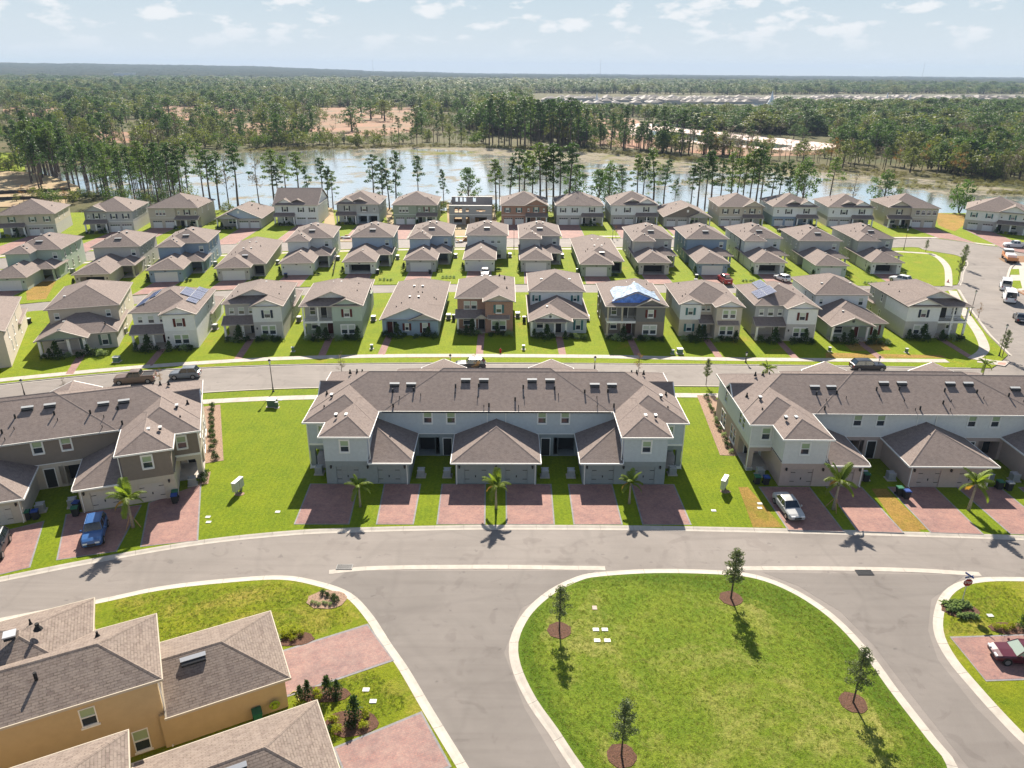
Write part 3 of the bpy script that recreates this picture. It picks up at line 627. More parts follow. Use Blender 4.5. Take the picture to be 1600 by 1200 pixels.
        for sgn,a in ((-1,a0),(1,a1)):
            pts = [(a,b0 if e0 != 'p' else s0,z),(a,b1,z),(m,q1,z+h),(m,q0,z+h)]
            F(pts, lambda A,B,C,a=a: (B, abs(A-a)*sl))
        if e0 == 'h': F([(a0,b0,z),(a1,b0,z),(m,q0,z+h)], lambda A,B,C: (A,(B-b0)*sl))
        if e1 == 'h': F([(a1,b1,z),(a0,b1,z),(m,q1,z+h)], lambda A,B,C: (A,(b1-B)*sl))
        for e,b,sg in ((e0,b0,1),(e1,b1,-1)):
            if e == 'g':
                y = b+sg*(ov-.02); th = .0
                g = s.wall(gm); pp = [Vector(T(a0+ov,y,z-.02)),Vector(T(a1-ov,y,z-.02)),Vector(T(m,y,z+h-ov*pitch))]; g.face(pp if (sg > 0) == (ax == 'y') else pp[::-1])
                for sn in (-1,1):   # rake boards
                    aa = a0 if sn < 0 else a1; t = .09
                    q = [T(aa,b-sg*.03,z-.16),T(m,b-sg*.03,z+h-.16),T(m,b-sg*.03,z+h+.015),T(aa,b-sg*.03,z+.015)]; r = [T(aa,b+sg*t,z-.16),T(m,b+sg*t,z+h-.16),T(m,b+sg*t,z+h+.015),T(aa,b+sg*t,z+.015)]
                    fa.face(q); fa.face(r[::-1]); fa.face([q[0],r[0],r[1],q[1]]); fa.face([q[3],q[2],r[2],r[3]])
            if e == 'p':
                y = s0+1.1; g = s.wall(gm); pp = [Vector(T(a0+.15,y,z+.1)),Vector(T(a1-.15,y,z+.1)),Vector(T(m,y,z+h-.05))]; g.face(pp if ax == 'y' else pp[::-1])
                F([(a0,b0,z),(a1,b0,z),(a1-2.1,b0+2.1,z+2.1*pitch),(a0+2.1,b0+2.1,z+2.1*pitch)], lambda A,B,C: (A,(B-b0)*sl))
                for aa,ab in ((a0,a0+1.0),(a1,a1-1.0)): F([(aa,b0,z),(aa,s0,z),(ab,s0,z+1.0*pitch)], lambda A,B,C,aa=aa: (B,abs(A-aa)*sl))
                for sn in (-1,1):
                    aa = a0 if sn < 0 else a1
                    q = [T(aa,s0-.03,z-.02),T(m,s0-.03,z+h-.12),T(m,s0-.03,z+h+.015),T(aa,s0-.03,z+.02)]; fa.face(q); fa.face([(v[0],v[1]+.06,v[2]) for v in q][::-1])
        # soffit and fascia / gutter
        c = [T(a0,b0,z-.012),T(a1,b0,z-.012),T(a1,b1,z-.012),T(a0,b1,z-.012)]; fa.face(c)
        t = .07; lo = z-.17; hi = z+.012
        if 'F' in fascia and not (ax == 'y' and e0 == 'g'): fa.box(x0-t,x1+t,y0-t,y0,lo,hi)
        if 'B' in fascia and not (ax == 'y' and e1 == 'g'): fa.box(x0-t,x1+t,y1,y1+t,lo,hi)
        if 'L' in fascia and not (ax == 'x' and e0 == 'g'): fa.box(x0-t,x0,y0,y1,lo,hi)
        if 'R' in fascia and not (ax == 'x' and e1 == 'g'): fa.box(x1,x1+t,y0,y1,lo,hi)
        # hip and ridge caps
        cap = [((m,q0,z+h),(m,q1,z+h))]
        if e0 == 'h': cap += [((a0,b0,z),(m,q0,z+h)),((a1,b0,z),(m,q0,z+h))]
        if e1 == 'h': cap += [((a0,b1,z),(m,q1,z+h)),((a1,b1,z),(m,q1,z+h))]
        for u,v in cap:
            u = Vector(T(*u)); v = Vector(T(*v)); dd = v-u
            if dd.length < .3: continue
            n_ = Vector((-dd.y,dd.x,0)).normalized()*.13; up = Vector((0,0,.03)); dn = Vector((0,0,-.03)) if abs(dd.z) > .1 else Vector((0,0,-.045))
            rf.face([u-n_+dn,u+up,v+up,v-n_+dn],0,[(0,0),(0,.13),(dd.length,.13),(dd.length,0)]); rf.face([u+up,u+n_+dn,v+n_+dn,v+up],0,[(0,.13),(0,0),(dd.length,0),(dd.length,.13)])
        return m,q0,q1,z+h
    def shed(s, x0,x1,y0,y1,z,rise,ends=True):
        """lean-to roof, low edge at y0"""
        s.k += 1; z += .004*s.k; L = math.hypot(y1-y0,rise)
        s.rf.face([(x0,y0,z),(x1,y0,z),(x1,y1,z+rise),(x0,y1,z+rise)],0,[(x0,0),(x1,0),(x1,L),(x0,L)])
        s.fa.box(x0,x1,y0-.1,y0-.002,z-.17,z+.012)
        for x,q in ((x0,-1),(x1,1)):
            t = .09*q; s.fa.face([(x,y0-.1,z-.17),(x,y1,z+rise-.17),(x,y1,z+rise+.01),(x,y0-.1,z+.01)]); s.fa.face([(x+t,y0-.1,z-.17),(x+t,y1,z+rise-.17),(x+t,y1,z+rise+.01),(x+t,y0-.1,z+.01)])
            s.fa.face([(x,y0-.1,z+.01),(x,y1,z+rise+.01),(x+t,y1,z+rise+.01),(x+t,y0-.1,z+.01)])
        s.fa.face([(x0,y0,z-.02),(x1,y0,z-.02),(x1,y1,z-.02),(x0,y1,z-.02)])
    def column(s, x, y, z0, z1, w=.3, mat='white_trim'):
        link('column', shared(('col',w,round(z1-z0,2),mat),'column',lambda b: (b.box(-w/2,w/2,-w/2,w/2,0,z1-z0),b.box(-w/2-.05,w/2+.05,-w/2-.05,w/2+.05,0,.25),b.box(-w/2-.05,w/2+.05,-w/2-.05,w/2+.05,z1-z0-.2,z1-z0)),M[mat]), s.root, (x,y,z0))
    def slab(s, x0,x1,y0,y1,z1,mat='walk_concrete',z0=-.1,name='porch_floor'):
        mb = MB(); mb.box(x0,x1,y0,y1,z0,z1); mb.obj(name, M[mat], s.root)
    def rail(s, x0,x1,y,z,h=.95,mat='black_metal'):
        def f(b):
            b.box(0,x1-x0,-.025,.025,h-.05,h); b.box(0,x1-x0,-.025,.025,.08,.13)
            n = int((x1-x0)/.14); [b.box((x1-x0)*i/n-.012,(x1-x0)*i/n+.012,-.012,.012,.13,h-.05) for i in range(n+1)]
        link('railing', shared(('rail',round(x1-x0,2),h,mat),'railing',f,M[mat]), s.root, (x0,y,z))
    def boxvent(s, x, y, z, w=.5, d=.4, rot=0, mat='white_plastic', tilt=0):
        link('roof_vent', shared(('bv',w,d,mat),'roof_vent',lambda b: (b.box(-w/2,w/2,-d/2 if w < 1 else -.08,d/2,.10 if w < 1 else .17,.2 if w < 1 else .22,0),b.box(-w/2+.04,w/2-.04,-d/2+.04 if w < 1 else -d/2-.12,d/2-.04,-.15,.10 if w < 1 else .17,1)),[M[mat],M['dark_inside']]), s.root, (x,y,z), (tilt*math.cos(rot),0,rot) if tilt else rot)
    def pipe(s, x, y, z, h=.4, r=.06):
        link('vent_pipe', shared(('vp',h,r),'vent_pipe',lambda b: (b.tube([(0,0,-.25),(0,0,h)],r,8),b.tube([(0,0,-.2),(0,0,.05)],[r*2.4,r*1.2],8)),M['rubber']), s.root, (x,y,z))
    def strip(s, x0,x1,y,z0,z1,t=.05,name='band'):
        mb = MB(); mb.box(x0,x1,y-t,y-.003,z0,z1); mb.obj(name,M['white_trim'],s.root)
    def downpipe(s, x, y, z1, z0=.1, mat='gutter_white'):
        link('downpipe', shared(('dp',round(z1-z0,1),mat),'downpipe',lambda b: (b.box(-.045,.045,-.035,.035,0,z1-z0),b.box(-.045,.045,-.3,-.035,0,.07)),M[mat]), s.root, (x,y,z0))
    def sconce(s, x, y, z): link('wall_lamp', shared('sconce','wall_lamp',lambda b: (b.box(-.09,.09,-.2,-.03,0,.06),b.box(-.07,.07,-.18,-.05,-.24,0),b.box(-.1,.1,-.03,-.003,-.2,.1)),M['black_metal']), s.root, (x,y,z))
    def done(s):
        for k,mb in s.w.items(): mb.obj('interior' if k == 'dark_inside' else 'wall', M[k], s.root)
        if s.rf.f: s.rf.obj('roof', M[s.sh], s.root)
        if s.fa.f: s.fa.obj('fascia', M[s.tm], s.root)
        return s.root
def rz(z, run, pitch=.417): return z+run*pitch
# ---------------------------------------------------------------- town houses
def townhouse(label, cx, y, rot, up, low, gd, flip=False, sidelow=None, upF=None, outw=None):
    """three-storey-wide terrace: local x is measured from its middle, y from the garage fronts"""
    H = House('town_house', label, cx, y, rot, 'town house terraces', 'town house'); low2 = sidelow or low; upF = upF or up; ow = outw or upF
    E = 6.05; sf = 3.0
    def lw(x, z=4.35): return (x,z,1.0,1.5,'lintel')
    # main body: ground floor stands back 0.0, recessed entries are dark voids
    for lo,hi,skip in ((-14.2,14.2,''),):
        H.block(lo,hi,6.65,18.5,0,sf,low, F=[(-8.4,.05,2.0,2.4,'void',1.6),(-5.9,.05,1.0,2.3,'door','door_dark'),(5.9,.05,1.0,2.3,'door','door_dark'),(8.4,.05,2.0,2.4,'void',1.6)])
        H.block(lo,hi,6.65,18.5,sf,E,up, F=[lw(-8.15),lw(-5.4),lw(5.4),lw(8.15)])
    for sx in (-1,1):
        # entry columns
        H.column(sx*7.1,6.9,0,2.7,.5,low)
        # garage wing with an upper floor over its outer half
        a,b = sorted((sx*19.0,sx*9.75)); c,d = sorted((sx*19.0,sx*14.2))
        g1 = sx*16.6; g2 = sx*12.0
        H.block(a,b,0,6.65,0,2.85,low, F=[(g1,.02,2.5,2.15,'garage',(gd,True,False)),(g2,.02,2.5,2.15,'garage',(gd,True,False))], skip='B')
        H.block(c,d,0,6.65,2.85,E,upF, F=[(sx*16.7,4.0,1.0,1.45,'lintel')], skip='B')
        for x in (sx*18.4,sx*14.3,sx*10.2): H.sconce(x,0,2.25)
        xr0,xr1 = (-18.7,-9.75) if sx < 0 else (9.75,18.7)
        H.roof(xr0,xr1,.47,12,3.02, ov=.4, fascia='R' if sx < 0 else 'L'); H.shed(*((-14.15,-9.35) if sx < 0 else (9.35,14.15)),-.4,.08,2.85,.185)
        H.downpipe(sx*9.95,-.05,2.8); H.downpipe(sx*14.0,.2,E,3.1)
        # outer end wing: porch below, room over it
        e,f = sorted((sx*21.6,sx*19.0))
        H.block(e,f,3.6,18.2,sf,E,ow, F=[(sx*19.9,4.0,1.0,1.5,'lintel')], L=[(y_,3.9,1.0,1.5,'darkwin') for y_ in (6.6,8.0,14.5)] if sx < 0 else (), R=[(y_,3.9,1.0,1.5,'darkwin') for y_ in (6.6,8.0,14.5)] if sx > 0 else ())
        H.block(e,f,7.6,18.2,0,sf,low2, L=[(y_,.5,1.0,2.0,'darkwin') for y_ in (9.4,10.6,14.0,15.2)] if sx < 0 else (), R=[(y_,.5,1.0,2.0,'darkwin') for y_ in (9.4,10.6,14.0,15.2)] if sx > 0 else (), F=[(sx*20.3,.1,1.0,2.2,'door','door_dark')])
        mb = MB(); mb.box(e,f,3.6,3.75,2.5,2.99); mb.box(*((e,e+.15) if sx < 0 else (f-.15,f)),3.75,7.6,2.5,2.99); mb.obj('beam',M[low2],H.root)
        H.strip(e-.03,f,3.6,3.0,3.25); H.column(sx*21.3,3.9,0,2.5,.55,low2); H.column(sx*21.3,3.9,0,.3,.7,'white_trim')
        H.slab(e,f,3.6,7.6,.12); H.downpipe(sx*21.65,3.55,E)
        # ground-floor wall behind the garage wing
        i,j = sorted((sx*19.0,sx*14.2)); H.block(i,j,6.65,18.4,0,E,up,skip='F')
        # roofs of the end
        i,j = sorted((sx*21.6,sx*14.2)); H.roof(i,j,3.6,18.2,E, ov=.4,e1='h')
        i,j = sorted((sx*19.0,sx*14.2)); H.roof(i,j,0,10,E, ov=.4, fascia='FLR')
        # small street-side gable over the outer wall
        i,j = sorted((sx*21.6,sx*17.4)); H.roof(i,j,11.2,13.8,E,.75,'x',ov=.4,e0='g' if sx < 0 else 'h',e1='g' if sx > 0 else 'h',gm=ow,fascia='')
        m,q0,q1,zt = -0,0,0,0
        for dx,yy,zz,w,d in ((-17.6+.65,3.2,7.0,.34,.55),(-17.6-.5,3.2,7.0,.34,.55),(-19.6,8.0,7.35,.34,.55)): H.boxvent(-sx*dx if sx > 0 else dx,yy,zz,w,d)
        for dx,yy,zz in ((-17.6,13.8,8.05),(-16.9,13.6,8.1),(-18.5,13.9,7.95),(-20.0,5.7,6.75),(-20.6,9.8,6.85)): H.pipe(-sx*dx if sx > 0 else dx,yy,zz,.35,.09)
    # middle double garage
    H.block(-4.55,4.55,0,6.65,0,2.85,low, F=[(-2.3,.02,2.5,2.15,'garage',(gd,True,False)),(2.3,.02,2.5,2.15,'garage',(gd,True,False))], skip='B')
    H.roof(-4.55,4.55,0,12,2.85,ov=.45,fascia='FLR'); [H.downpipe(x,-.05,2.8) for x in (-4.4,4.4)]; [H.sconce(x,0,2.25) for x in (-4.1,0,4.1)]
    for x in (-1.1,1.1): H.downpipe(x,6.6,E,4.0)
    H.strip(-14.2,14.2,6.65,2.93,3.02,.03)
    # long roof and its rear cross roofs
    H.roof(-21.6,21.6,6.65,18.2,E,ax='x',ov=.4); H.roof(-13.0,13.0,6.65,19.3,E,ax='x',ov=.4,fascia='FB')
    for x in (-7.2,7.2): H.roof(x-2.6,x+2.6,8.4,19.9,E,ax='y',ov=.4,e1='g',gm=up,fascia='LR')
    for x in (-12.4,-10.4,-3.8,-1.6,4.3,6.5,11.9,14.0): H.boxvent(x,10.85 if abs(x) < 8 else 10.2,rz(E,4.75 if abs(x) < 8 else 4.0)+.08,1.2,.42,0,'white_plastic',R_(22))
    for x,yy in ((-12.5,9.1),(-10,9.3),(-5,9.9),(-2.2,10),(3.2,9.8),(7.0,9.6),(10.6,9.1),(13.4,9.2),(-12.2,6.9),(-.9,7.0),(2.2,7.9),(13.9,7.0)): H.pipe(x,yy,rz(E,yy-6.25),.5,.10)
    for x,yy in ((-11.6,8.2),(-9.1,8.6),(-5,8.9),(-2.3,8.2),(3.3,8.2),(-1.5,6.9),(2.6,6.9),(7.4,8.7),(11.9,6.9),(12.0,8.3)): H.pipe(x,yy,rz(E,yy-6.25),.35,.045)
    return H.done()
townhouse('grey-blue town house terrace in the middle, three palms before its garages', -.97,72.95,0,'stucco_bluegrey','stucco_slate','garage_grey')
townhouse('off-white town house terrace on the right with pink-beige garages', 49.9,72.35,-.75,'stucco_white','stucco_pink','garage_pink',outw='stucco_white')
_a = R_(19.5); _o = Vector((-34.25,74.3)); _v = Vector((21.6,3.6)); _v.rotate(Matrix.Rotation(_a,2))
townhouse('taupe and white town house terrace on the left, turned to the curving road', *(_o-_v), 19.5,'stucco_taupe','stucco_cream','garage_cream',sidelow='stucco_cream')
# ---------------------------------------------------------------- bottom-left tan houses
def tan_house(label, x, y, rot, second=False):
    """garage front is the +x end of the local frame; origin at its near corner, body runs to -x"""
    H = House('tan_house', label, x, y, rot, 'tan stucco houses', 'house', shing='shingle_taupe', trim='cream_trim'); st = 'stucco_tan'
    xa = -11.2 if second else -7.9
    H.block(xa-.3,0,0,7.2,0,2.9,st, R=[(3.6,.02,4.9,2.15,'garage',('garage_cream',False,False))], skip='L')
    H.roof(xa+.42,0,0,7.2,2.9,ax='x',ov=.35,fascia='FRB',e0='g',gm=st)
    if second:
        H.block(-27,xa,.25,6.8,0,6.0,st); H.roof(-27,xa,.25,6.8,6.0,ax='x',ov=.35)
    else:
        H.block(-26,xa,.25,6.6,0,6.0,st, F=[(-12.1,3.75,.95,1.5,'gwin'),(-9.55,.25,1.0,1.85,'gwin')])
        H.roof(-26,xa,.25,6.6,6.0,ax='x',ov=.35)
        H.block(-19.5,-12,6.6,10.6,0,6.0,st,skip='F'); H.roof(-19.5,-12,2.5,10.6,6.0,ax='y',ov=.35)
        H.boxvent(-16.2,6.2,7.95,.75,.75,0,'galvanised')
        for a in ((-14.6,2.2,6.85),(-16.6,1.4,6.5)): H.pipe(*a,.7 if a[0] > -15 else .6,.11 if a[0] > -15 else .06)
        for a in ((-14.6,6.3,8.0,.3,.13),(-15.2,7.6,7.6,.3,.06),(-11.2,5.2,6.9,.25,.08)): H.pipe(*a)
    H.boxvent(-5.6,2.9,rz(2.9,3.2)+.1,1.7,.5,0,'galvanised',R_(22)); H.sconce(.2,.7,2.2)
    return H
TA = R_(26.2)
def TL(o, x, y):    # local point of a tan house to world
    return (o[0]+x*math.cos(TA)-y*math.sin(TA), o[1]+x*math.sin(TA)+y*math.cos(TA))
OA = (-15.75,41.05); OB = (-9.88,31.87)
H = tan_house('tan stucco house with brown hip roofs filling the lower left corner', *OA, 26.2); H.downpipe(-7.8,.15,6.0); H.done()
H = tan_house('second tan house at the bottom edge, only its low brown roof in frame', *OB, 26.2, True); H.done()

# ---------------------------------------------------------------- detached houses
def rear_house(label, x, y, rot, kind='bump', wall='stucco_grey', up=None, door='white', W=9.7, open_=False, win=True, sidewin=0, yb=12.7, D=26, porch=True):
    """second row: garage faces the lane in front; kinds bump, plain, low"""
    H = House('house', label, x, y, rot, 'second row houses', trim='taupe_trim'); up = up or wall; E = 5.9
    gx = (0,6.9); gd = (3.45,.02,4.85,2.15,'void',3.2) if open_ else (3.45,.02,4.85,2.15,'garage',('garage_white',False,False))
    if kind == 'low':
        H.block(0,6.9,0,4,0,2.9,wall,F=[gd]); H.block(0,W,3.2,27.5,0,2.9,wall,F=[(8.3,.1,2.3,2.35,'void',2.0)],L=[(9,.9,.9,1.4,'darkwin')] if x > 0 else (),R=[(9,.9,.9,1.4,'win')] if x < 0 else ())
        H.roof(0,6.9,0,12,2.9,fascia='FLR'); H.roof(0,W,3.2,27.5,2.9)
        H.boxvent(5.2,5.6,rz(2.9,2.4)+.25,1.3,.5,0,'galvanised',R_(22)); [H.boxvent(a,10.5,4.75,.4,.45) for a in (4.0,5.7)]; [H.boxvent(a,17.5,4.75,.4,.4) for a in (4.1,5.6)]
        [H.pipe(a,b,c) for a,b,c in ((2.3,9.5,4.0),(1.7,8.3,3.75),(7,15,4.2))]
    else:
        H.block(0,6.9,0,8.6,0,2.85,wall,F=[gd],L=[(3,.9,.6,1.5,'darkwin')] if x > 40 else ())
        H.roof(0,6.9,0,yb+3,2.85,fascia='FLR')
        yB = 9.0 if kind == 'bump' else yb
        if kind == 'bump':
            H.block(0,4.7,9.0,yb+1,0,E,up); H.roof(0,4.7,9.0,yb+6,E,fascia='FLR')
        F2 = []
        if win: F2 = [(W-1.3,3.75,.95,1.35,'win')] if kind != 'plain2' else [(W-3.4,3.9,.9,.9,'win'),(W-1.9,3.9,.9,.9,'win'),(3.9,4.0,.7,.7,'darkwin')]
        sw = [(yb+q,z,.7,1.5,'darkwin') for q in (2.2,5.5,9) for z in (.9,3.8)]
        H.block(0,W,yb,D,0,E,up,F=F2+([(W-2.1,.1,1.6,2.1,'win')] if kind == 'plain2' else []),L=sw if x > 0 else (),R=sw if x < -5 else ())
        H.roof(0,W,yb,D,E)
        if porch and kind != 'plain2':
            H.roof(5.5,W,7.2,yb+2,2.85,ax='y',fascia='FR',ov=.4); H.column(W-.2,7.4,0,2.8,.35,wall if 'white' not in wall else 'white_trim'); H.slab(6.9,W,7.2,yb,.12)
            H.block(8.9,W,7.4+2.6,yb,0,2.8,wall)
        ay = yb+2.2
        H.boxvent(W/2,ay+.2,rz(E,2.6)+.1,1.5,.5,0,'white_plastic',R_(22)); H.boxvent(W/2-.7,yb+W/2+.9,rz(E,4.9)+.05,.4,.4); H.boxvent(W/2+.9,yb+W/2+1.2,rz(E,4.7),.4,.4)
        for a,b in ((1.6,yb+3.3),(1.1,yb+5),(2.3,yb+6)): H.pipe(a,b,rz(E,a+.3),.3,.07)
        if kind == 'bump': H.boxvent(2.9,11.8,6.95,.3,.3); H.boxvent(3.7,11.2,6.5,.3,.3)
        H.boxvent(3.7,5.0,4.35,.3,.35)
    [H.sconce(a,0,1.9) for a in (.5,6.45)]
    mb = MB(); mb.box(3.2,3.65,-.05,-.004,2.35,2.5); mb.obj('house_number', M['black_metal'], H.root)
    # air conditioner pads are added as things of their own later
    return H.done()
R2 = [
 ('pale green two-storey house with its garage cut by the left edge',-106.9,151.0,9,'bump','stucco_mint'),
 ('taupe-grey house with an open dark garage, second from the left in the second row',-91.2,154.4,8,'plain','stucco_cream','stucco_grey'),
 ('slate-blue two-storey house with a white garage door beside the brown bare lawn house',-77.4,158.6,8,'bump','stucco_blue'),
 ('long low beige house, leftmost single-storey one in the second row',-63.3,160.3,7,'low','stucco_grey'),
 ('off-white house with a blue-lidded bin left of its garage door in the second row',-50.6,165.3,4,'bump','stucco_white'),
 ('grey-white house whose open garage is full of boxes',-36.7,166.9,2,'plain','stucco_white','siding_blue'),
 ('pale blue house with a dark bin right of its closed garage, mid second row',-23.0,169.2,0,'bump','siding_grey','siding_blue'),
 ('off-white boxy house with twin small upper windows and a car at its garage',-9.4,169.9,0,'plain2','stucco_white'),
 ('pale blue-grey house just left of the low house with green-grey garage walls',3.7,169.6,0,'bump','siding_grey'),
 ('long low grey house, rightmost single-storey one in the second row',17.3,165.5,0,'low','stucco_green'),
 ('beige house with its garage door half raised',30.8,167.5,0,'bump','stucco_grey'),
 ('blue-grey house with the red pickup parked at its garage',44.2,167.3,0,'plain','stucco_blue'),
 ('white house with an open garage and the white hatchback on its drive',57.7,168.3,0,'bump','stucco_white'),
 ('grey-green house with a closed white garage, second from the right in the second row',70.9,165.7,-1,'plain','stucco_mint','siding_grey'),
 ('cream-grey house at the right end of the second row beside the open green lawn',85.1,169.0,-2,'bump','stucco_white','siding_grey')]
for i,(l,x,y,r,k,w,*u) in enumerate(R2):
    rear_house(l,x,y,r,k,w,u[0] if u else None,open_=i in (1,5,10,12,14),yb=12.7 if i < 10 else 12.2)

def front_house(spec):
    H = House('house', spec['l'], spec['x'], spec['y'], spec.get('r',0), 'front row houses facing the back street', trim='taupe_trim')
    spec['f'](H); return H.done()
def F1(H):
    H.block(-10,0,0,20,0,5.9,'stucco_cream',F=[(-3,.8,1.2,1.6,'win'),(-3,3.8,1.2,1.4,'win')],R=[(q,z,.5,1.7,'darkwin') for q,z in ((4,3.6),(5,1.2),(8,.9),(9,2.6),(13,3.8),(15,1))])
    H.roof(-10,0,0,20,5.9,ax='y',e0='g',gm='stucco_cream'); H.block(-5,0,20,23,0,2.9,'stucco_cream'); H.roof(-5,0,14,23,2.9)
def F2(H):   # low front with gabled porch before a two-storey back
    H.block(0,11,2.2,10,0,2.9,'stucco_grey',F=[(2.6,1.7,1.5,.7,'darkwin'),(5.9,.1,1.0,2.3,'door','shutter_green'),(9.2,.6,1.0,1.8,'shut','shutter_green')])
    H.roof(0,6.9,0,9,2.85,e0='g',gm='stucco_green',fascia='LR'); H.roof(0,11,2.2,9,2.85,ax='x',fascia='FR'); H.roof(0,11,3,14,2.85,fascia='R')
    [H.column(a,.15,.0,2.8,.4) for a in (.2,4.3,6.6)]; H.slab(0,7,0,2.2,.18); mb = MB(); mb.box(0,3.8,0,.25,0,.7); mb.obj('porch_wall',M['stone_foot'],H.root)
    H.block(.4,11,7.5,22,0,5.9,'stucco_cream',F=[(1.6,4.0,.8,1.1,'win'),(9.4,3.9,.8,1.2,'win')],R=[(q,z,.5,1.6,'darkwin') for q,z in ((10,3.8),(13,3.6),(12,.9),(18,3.7))]); H.roof(.4,11,7.5,22,5.9)
    H.boxvent(3.2,4.6,4.3,.4,.3); H.pipe(9.4,3.6,3.9); H.boxvent(2.6,10.6,7.0,.4,.4)
    mb = MB(); mb.box(3.2,3.7,-.02,.0,4.2,4.6); mb.obj('gable_vent',M['white_trim'],H.root)
def gabled_front(H, lw, rw, rlow, sh, W=10, gx=5.0, solar=0, porchroof=True, tri=3, rd=(7.5,2), door='door_maroon', pent=False, dy=2.0):
    """left half back with porch and lean-to roof; right half forward with a gable"""
    E = 5.9
    up = [(1.1+i*(gx-1.6)/(max(1,tri-1))*.95,4.0+(0 if i != 1 else -.1),.8 if i != 1 else 1.0,1.1 if i != 1 else 1.3,'win') for i in range(tri)]
    H.block(0,gx,dy,8,3,E,lw,F=up,skip='RB'); H.block(0,gx,dy+.9,8,0,3,rlow,F=[(1.9,1.5,.9,.9,'darkwin'),(gx-.8,.1,1.0,2.3,'door',door)],skip='B')
    H.block(gx,W,0,8,3.05,E,rw,F=[(gx+(W-gx)/2,3.75,1.05,1.4,'shut',sh)],skip='B'); H.block(gx,W,0,8,0,3.05,rlow,F=[(gx+(W-gx)/2-.65+i*1.25,.75,1.1,1.6,'lintel') for i in range(2)],skip='B')
    H.block(0,W,8,14.5,0,E,rlow,L=[(q,z,.7,1.4,'darkwin') for q in (9.5,13) for z in (.9,3.9)],R=[(q,z,.7,1.4,'darkwin') for q in (9.5,13) for z in (.9,3.9)],skip='F'); H.block(W-4.8,W,14.5,20,0,2.9,rlow)
    H.roof(gx,W,0,9,E,e0='g',gm=rw,fascia='LR'); H.roof(0,W,dy,14.5,E,e0='p' if pent else 'h',gm='siding_white'); H.roof(W-4.8,W,10,20,2.9)
    H.shed(-.3,gx-.02,-.1,dy,2.7,1.0); [H.column(a,.15,.05,2.6,.32) for a in (.1,gx-1.9)]; H.slab(0,gx,-.1,dy+.9,.18)
    H.sconce(gx+.5,0,2.0); H.downpipe(W-.1,-.05,E)
    H.boxvent(W/2-.5,9.5,7.6,.4,.4); H.boxvent(W/2+.9,9.3,7.6,.4,.4); [H.pipe(a,b,rz(E,min(a,W-a)+.3),.25,.08) for a,b in ((1.4,6.5),(.9,4.5),(W-1.5,9),(W-1.1,5))]
def panels(H, u0, y0, side, nx, ny, W=10.2):
    """rows of panels lying on a side slope; u0 = plan distance from the eave wall, side -1 left / +1 right"""
    sl = math.atan(.417)
    for i in range(nx):
        for j in range(ny):
            u = u0+(i+.5)*1.70*math.cos(sl); o = link('solar_panel', shared('solar','solar_panel',lambda b: (b.box(-.79,.79,-.47,.47,.0,.05,0),b.box(-.83,.83,-.51,.51,-.03,.035,1),[b.box(-.79,.79,-.47+k*.31-.008,-.47+k*.31+.008,.05,.056,1) for k in (1,2)]),[M['solar'],M['solar_frame']]), H.root)
            o.location = (u if side < 0 else W-u, y0+j*1.06, 5.9+(u+.4)*.417+.14); o.rotation_euler = (0, side*sl, 0)
def F3(H): gabled_front(H,'siding_white','siding_white','stucco_white','shutter_maroon',W=10.3,gx=5.2); panels(H,.5,4.6,1,1,2,10.3); panels(H,.4,7.0,1,2,4,10.3); panels(H,.4,11.4,1,1,2,10.3); panels(H,.2,4.2,-1,1,4,10.3); panels(H,1.2,7.0,-1,1,4,10.3)
def F4(H): gabled_front(H,'stucco_grey','batten_white','stucco_grey','shutter_navy',W=9.9,gx=5.0,door='door_dark',pent=True)
def balcony_front(H, lw, rw, rlow, sh, mirror=False, W=10, gx=5.0, tarp=False, posts='white_trim', door='door_maroon'):
    E = 5.9; X = (lambda a: W-a) if mirror else (lambda a: a)
    def blk(a,b,*r,**k):
        if mirror:
            a,b = W-b,W-a
            if 'F' in k: k['F'] = [(W-o[0],*o[1:]) for o in k['F']]
        H.block(a,b,*r,**k)
    blk(gx,W,0,8,3.05,E,rw,F=[(gx+(W-gx)/2,3.8,1.0,1.4,'shut',sh)],skip='B'); blk(gx,W,0,8,0,3.05,rlow,F=[(gx+(W-gx)/2-.62+i*1.25,.75,1.1,1.6,'lintel',1) for i in range(2)],skip='B')
    blk(0,gx,1.9,8,3.05,E,lw,F=[(1.4,3.7,1.0,1.6,'darkwin'),(3.3,3.15,1.0,2.2,'door','door_dark')],skip='B'); blk(0,gx,2.2,8,0,3.05,rlow,F=[(1.5,1.0,1.2,1.5,'win'),(gx-.8,.1,1.0,2.2,'door',door)],skip='B')
    H.block(0,W,8,14.5,0,E,rlow,L=[(q,z,.7,1.4,'darkwin') for q in (9.5,13) for z in (.9,3.9)],skip='F'); a,b = sorted((X(W-5),X(W))); H.block(a,b,14.5,20,0,2.9,rlow)
    a,b = sorted((X(0),X(gx))); mb = MB(); mb.box(a,b,-.02,1.9,2.75,3.12); mb.obj('balcony_floor',M['white_trim'],H.root); H.rail(a,b,.05,3.12,.95,'black_metal' if mirror else 'grey_metal')
    for q in (.12,gx/2+.1): H.column(X(q),.12,.1,2.7,.3,posts); H.column(X(q),.12,3.12,E-.1,.24,posts)
    H.slab(a,b,-.05,2.2,.15)
    a,b = sorted((X(gx),X(W))); H.roof(a,b,0,9,E,e0='g',gm=rw,fascia='LR'); H.roof(0,W,0,14.5,E,e0='p',gm='siding_white' if not tarp else 'tarp'); a,b = sorted((X(W-5),X(W))); H.roof(a,b,12,20,2.9 if mirror else 5.0)
    H.boxvent(W/2-.5,8.5,7.7,.4,.4); H.boxvent(W/2+.7,8.5,7.7,.4,.4); [H.pipe(a,b,rz(E,min(a,W-a)+.3),.25,.08) for a,b in ((X(W-1.5),11),(X(W-1.3),6.5))]
